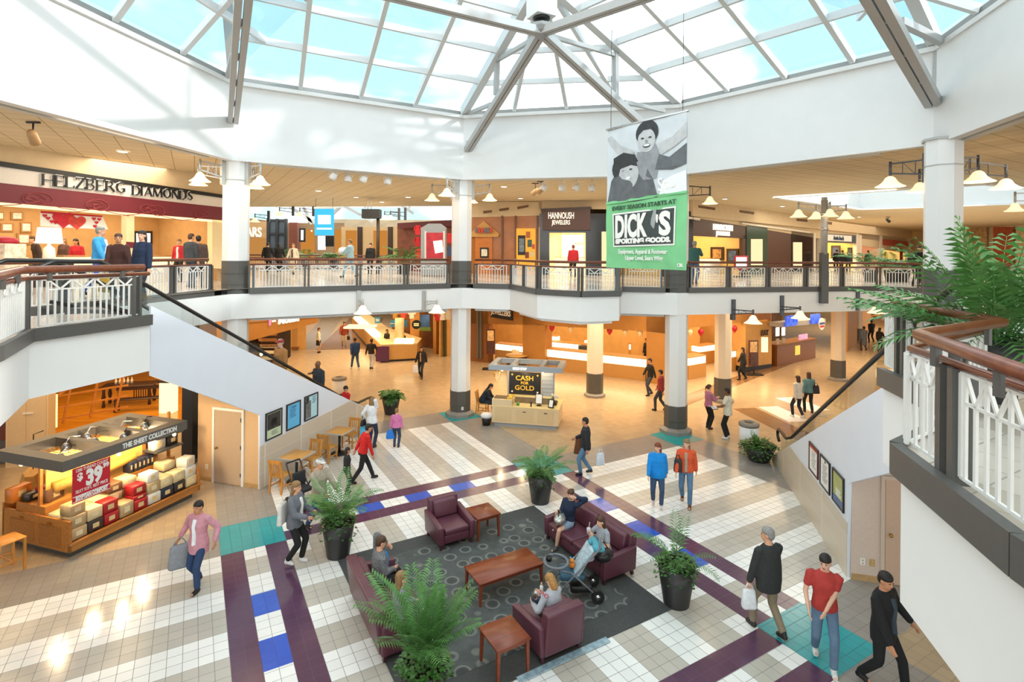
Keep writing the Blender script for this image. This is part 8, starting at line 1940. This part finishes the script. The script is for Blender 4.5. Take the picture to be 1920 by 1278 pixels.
person('blurred man in a black vest left of the banner column', P(1219, 741), 100, 1.74, '#1c1b1a', '#39424f', hair='dark', skin=1, pose='walk', stride=.12)
person('man in a red shirt and grey trousers nearest the banner column on its left', P(1239, 770), 60, 1.74, '#8f2f30', '#3c3d45', hair='dark', skin=1, pose='walk', stride=.2)
person('clerk in black standing behind the right end of the long lit counter', P(1206, 700) + Vector((.5, 1.3, 0)), 110, 1.74, '#17120f', '#1a1513', hair='dark', skin=1, L=(-.1, .3, .12))
person('person in a long blue grey coat far down the right corridor', P(1620, 657), 5, 1.7, '#5c6068', '#4a3a30', hair='dark', skin=2, coat=.55, pose='walk', stride=.1); person('person in black far in the right corridor behind the blue grey coat', P(1634, 642), 0, 1.74, '#161412', '#161412', hair='dark', skin=2, coat=.1, pose='walk', stride=.1); person('woman in black with a low pushcart at the far right corridor', P(1649, 660), -70, 1.68, '#151210', '#181412', hair='dark', style='bob', skin=1, coat=.1, fem=1, R=(.12, .36, .05))
# ---- riders on the left escalator
for (tt, t, kw) in ((3.35, 'bearded man in a tan coat and red cap riding the left escalator', dict(H=1.8, top='#a2713e', bot='#3f5f8c', hair='grey', style='beard', hat='#9c3a34', coat=.12, fat=1.15)), (1.5, 'bald man in a dark jacket riding the left escalator with an arm on the rail', dict(H=1.8, top='#2b3138', bot='#3f444c', style='bald', skin=2, fat=1.15, coat=.12, L=None, R=(.5, -.12, .3))), (-.15, 'boy in a red sweater at the bottom of the left escalator', dict(H=1.55, top='#c22028', bot='#3d4a5c', hair='dark', nod=20, L=(-.1, .3, .16), R=(.1, .3, .16)))):
    i_ = int(tt / (ZU / math.tan(radians(30)) / 26)); q = ESC_L - DL * tt; q.z = ((i_ + 1) * .2 if tt > 0 else .03) + .004
    person(t, q + NL * .12, math.degrees(math.atan2(DL.y, DL.x)) - 90 - 15 + (170 if tt < 1 else 178), **kw)
o = empty('shopping_bag', ESC_L - DL * .2 + NL * .25 + Vector((0, 0, .035)), .3, 'grey and white bag at the feet of the boy in red', 'bag'); m = MB(); m.bbox(-.2, .2, -.12, .12, 0, .42, .05, 3); m.build('bag_body', cloth('#b9bcc0'), o); m = MB(); m.tube([(-.1, 0, .4), (0, 0, .56), (.1, 0, .4)], .012, 5); m.build('handles', BLACK, o)
# ---- seated in the lounge
sZ = .47
person('man in a speckled grey jacket with blue collar on the left sofa', GM(2.94, 9.68, Z_R), math.degrees(GRID) - 90, 1.64, '#6a6b6d', '#17171a', '#1b1b1c', 'brown', 'short', 0, 'sit', coat=.04, fat=1.1, L=(-.09, .17, .57), R=(.08, .26, .14), nod=14, inner='#2a86c8')
person('pale topped person hidden behind the front palm on the left sofa', GM(2.92, 8.5, Z_R - .04), math.degrees(GRID) - 90, 1.66, '#8b8d92', '#22242c', '#d9d6d0', 'fair', 'bob', 3, 'sit', fem=1)
GA = math.degrees(GRID) + 90
p, h, F = person('girl in a navy hooded sweater and grey boots leaning on the sofa back', GM(7.18, 9.72, Z_R), GA + 12, 1.6, '#1b2a42', '#8e9fb4', '#4c4a4a', 'brown', 'pony', 3, 'sit', kind='shorts', fem=1, side=-8, look=20, nod=4, L=(-.17, .03, .66), R=(.04, .34, .16), legs={-1: (-.02, .44, .08), 1: (.16, .22, .42)}, twist=0)
o = empty('handbag', F @ Vector((-.02, .3, .55)), 1.2, 'shiny silver handbag in the lap of the girl in navy', 'bag'); m = MB(); m.ball((0, 0, .09), .19, .13, .1, 14, 8); m.build('bag_body', M('bag_silver', '#b9b7b0', .25, .6, var=.4, scale=30), o); m = MB(); m.tube([(-.12, 0, .12), (0, .04, .28), (.12, 0, .12)], .012, 6); m.build('handles', BLACK, o)
p, h, F = person('long haired girl in a grey t-shirt sitting sideways on the sofa with a drink', GM(7.12, 8.42, Z_R), GA - 4, 1.52, '#9aa0a8', '#3a3f4c', '#dedede', 'brown', 'long', 3, 'sit', sleeve='short', kind='shorts', fem=1, lean=8, R=(.12, .3, .46), L=(-.14, .3, .26), legs={-1: (-.06, .40, .52), 1: (.05, .36, .50)})
o = empty('drink_cup', h(1) + Vector((.0, .02, -.06)), 0, 'clear plastic cup with a straw held by the long haired girl', 'cup'); m = MB(); m.lathe([(.03, 0), (.042, .13)], 12); m.build('cup', M('cup_clear', '#c9ccd2', .15, var=.3, scale=30), o); m = MB(); m.tube([(0, 0, .12), (.02, 0, .24)], .005, 5); m.build('straw', PAPER, o)
o = empty('handbag', F @ Vector((-.3, .24, .46)), .4, 'black studded handbag beside the long haired girl', 'bag'); m = MB(); m.ball((0, 0, .13), .2, .13, .13, 14, 8); m.build('bag_body', M('bag_black', '#201d1d', .35, var=.8, scale=60), o); m = MB(); m.tube([(-.12, 0, .2), (0, .02, .38), (.12, 0, .2)], .014, 6); m.build('handles', BLACK, o)
p, h, F = person('blonde woman in a pale grey hooded top feeding a baby in the front armchair', GM(5.14, 7.32, Z_R - .07), math.degrees(GRID) + 10, 1.5, '#a8abb2', '#18181b', '#1c1c1e', 'blond', 'bob', 3, 'sit', fem=1, fat=1.15, nod=24, lean=8, look=20, L=(-.26, .30, .26), R=(.02, .34, .32), coat=.04)
sign_text('GNG', .09, F @ Vector((-.26, -.02, 1.0)), F.to_3x3() @ Vector((0, 1, 0)), F.to_3x3() @ Vector((-1, 0, .3)), M('print_rose', '#b8404c', .6), p, 'sleeve_print', depth=.004)
bb_, _h, _F = person('baby in dark clothes lying in the blonde woman\'s arms', F @ Vector((-.13, .26, .62)), math.degrees(GRID) - 50, .62, '#2f3a4e', '#d8d8dc', '#e6e2dc', 'brown', 'short', 3, 'sit', seat=.02, fat=1.3, lean=-40, legs={-1: (-.1, .5, .2), 1: (.1, .5, .22)}, L=(-.1, .2, .3), R=(.1, .2, .3))
o = empty('baby_bottle', h(1) + Vector((0, .02, .0)), 0, 'white baby bottle in the blonde woman\'s hand', 'bottle'); m = MB(); m.lathe([(.028, 0), (.03, .1), (.02, .13)], 12); m.build('bottle_body', PAPER, o); m = MB(); m.lathe([(.022, .13), (.012, .16), (.004, .175)], 10); m.build('teat', M('teat', '#d8b890', .4), o)
# ---- upper floor
U = lambda x, Y: Vector((PY(x, 480, Y).x, Y, ZU + .002))
for (x, Y, f, t, kw) in ((186, 14.2, -75, 'tall walker in a bright blue and white jacket before the burgundy banded shop', dict(H=1.86, top='#3f9fdc', bot='#2a55a8', hair='grey', pose='walk', coat=.1, inner='#e2e6ee')), (222, 12.3, -150, 'woman in a brown top waiting at the head of the left escalator', dict(H=1.6, top='#4a2a22', bot='#3b3a3c', hair='brown', style='pony', fem=1, skin=1)), (268, 12.0, 165, 'woman in a dark navy jacket at the top of the left escalator', dict(H=1.66, top='#1a2740', bot='#24262e', hair='dark', style='long', fem=1, coat=.1, look=20)),
                         (146, 19.2, 190, 'saleswoman in red behind the long counter under the heart banner', dict(H=1.62, top='#b3202c', bot='#241a1c', hair='dark', style='bob', skin=1, fem=1, lean=10)), (120, 19.6, 170, 'fair haired seller behind a small orchid on the jewellery counter', dict(H=1.66, top='#5a4038', bot='#241a1c', hair='fair', style='bob', fem=1)), (73, 19.0, 150, 'seller leaning behind the white table lamp', dict(H=1.7, top='#3a2c28', bot='#241a1c', hair='brown', lean=14)), (336, 20.6, 180, 'short haired saleswoman in red under the right wall screen', dict(H=1.66, top='#b3202c', bot='#241a1c', hair='fair', fem=1, inner='#e8e0d8')),
                         (357, 17.6, -20, 'customer in a dark grey jacket at the right jewellery counter', dict(H=1.78, top='#3a3d42', bot='#39414f', hair='brown', coat=.12)), (372, 17.9, 40, 'customer in a brown coat behind the grey jacket at the jewellery counter', dict(H=1.72, top='#5b4a46', bot='#2c3038', hair='dark', coat=.2, fat=1.1)),
                         (502, 31, 0, 'left one of two people in black coats beyond the long railing', dict(H=1.74, top='#141416', bot='#141416', hair='dark', coat=.3, pose='walk', stride=.1)), (523, 31.5, 0, 'right one of two people in black coats beyond the long railing', dict(H=1.7, top='#151517', bot='#151517', hair='dark', style='bob', coat=.3, pose='walk', stride=.1)), (550, 28.5, 175, 'woman in an open cream coat over black, beyond the long railing', dict(H=1.66, top='#d8cdb8', bot='#cbb896', hair='fair', style='bob', fem=1, inner='#1c1b1c', coat=.4, pose='walk', stride=.1)),
                         (657, 25.5, 80, 'pale blue walker with a white parcel behind the long railing', dict(H=1.84, top='#9fc4d8', bot='#8fb4cc', hair='fair', pose='walk', coat=.1, R=(.1, .4, .14), L=(-.1, .4, .14))), (695, 30, 170, 'man in a dark jacket below the black speaker box', dict(H=1.72, top='#1b1a20', bot='#1d1d22', hair='dark', coat=.1)), (1075, 27.5, 10, 'shopper in a red jacket seen from behind at the bright opening', dict(H=1.68, top='#b5202c', bot='#2a1b1a', hair='red', coat=.1, fat=1.15)),
                         (1302, 22.5, -40, 'man in a teal jacket and jeans leaning on the railing right of the banner', dict(H=1.8, top='#2f5f60', bot='#48648a', hair='grey', skin=1, coat=.1, fat=1.1, R=(.1, .3, .4))), (1569, 43, 0, 'customer in black at the left of the pretzel counter crowd', dict(H=1.74, top='#17171a', bot='#17171a', hair='dark', fat=1.2, coat=.2)), (1580, 42.2, 20, 'customer with a tan collar in the middle of the pretzel counter crowd', dict(H=1.68, top='#2a2426', bot='#1b1b1f', hair='brown', coat=.2)), (1591, 41.4, -20, 'stooping customer in a shiny black jacket at the right of the pretzel counter crowd', dict(H=1.6, top='#1a1a20', bot='#17171a', hair='fair', coat=.2, lean=20, fat=1.2)),
                         (1628, 43, 0, 'dark dressed shopper beside the tall thin palm', dict(H=1.7, top='#1d1a1a', bot='#1d1a1a', hair='dark', coat=.2)), (1717, 22.2, 185, 'man in a black sweater leaning on the far railing left of the right-hand column', dict(H=1.7, top='#141416', bot='#1c1c20', hair='dark', skin=0, fat=1.2, lean=12, L=(-.3, .26, .2), R=(.3, .26, .2)))):
    p, h, F = person(t, U(x, Y), f, **kw)
    if x == 657: bag('white parcel carried by the pale blue walker', h(1) + Vector((.0, 0, .3)), (.5, .3, .26), '#e6ebf2', 'parcel', .2, .02)
    if x == 222: bag('yellow and green bag hanging beside the woman in the brown top', h(1) + DN, (.3, .16, .34), '#c89a34', strap=.14)
flush_texts()
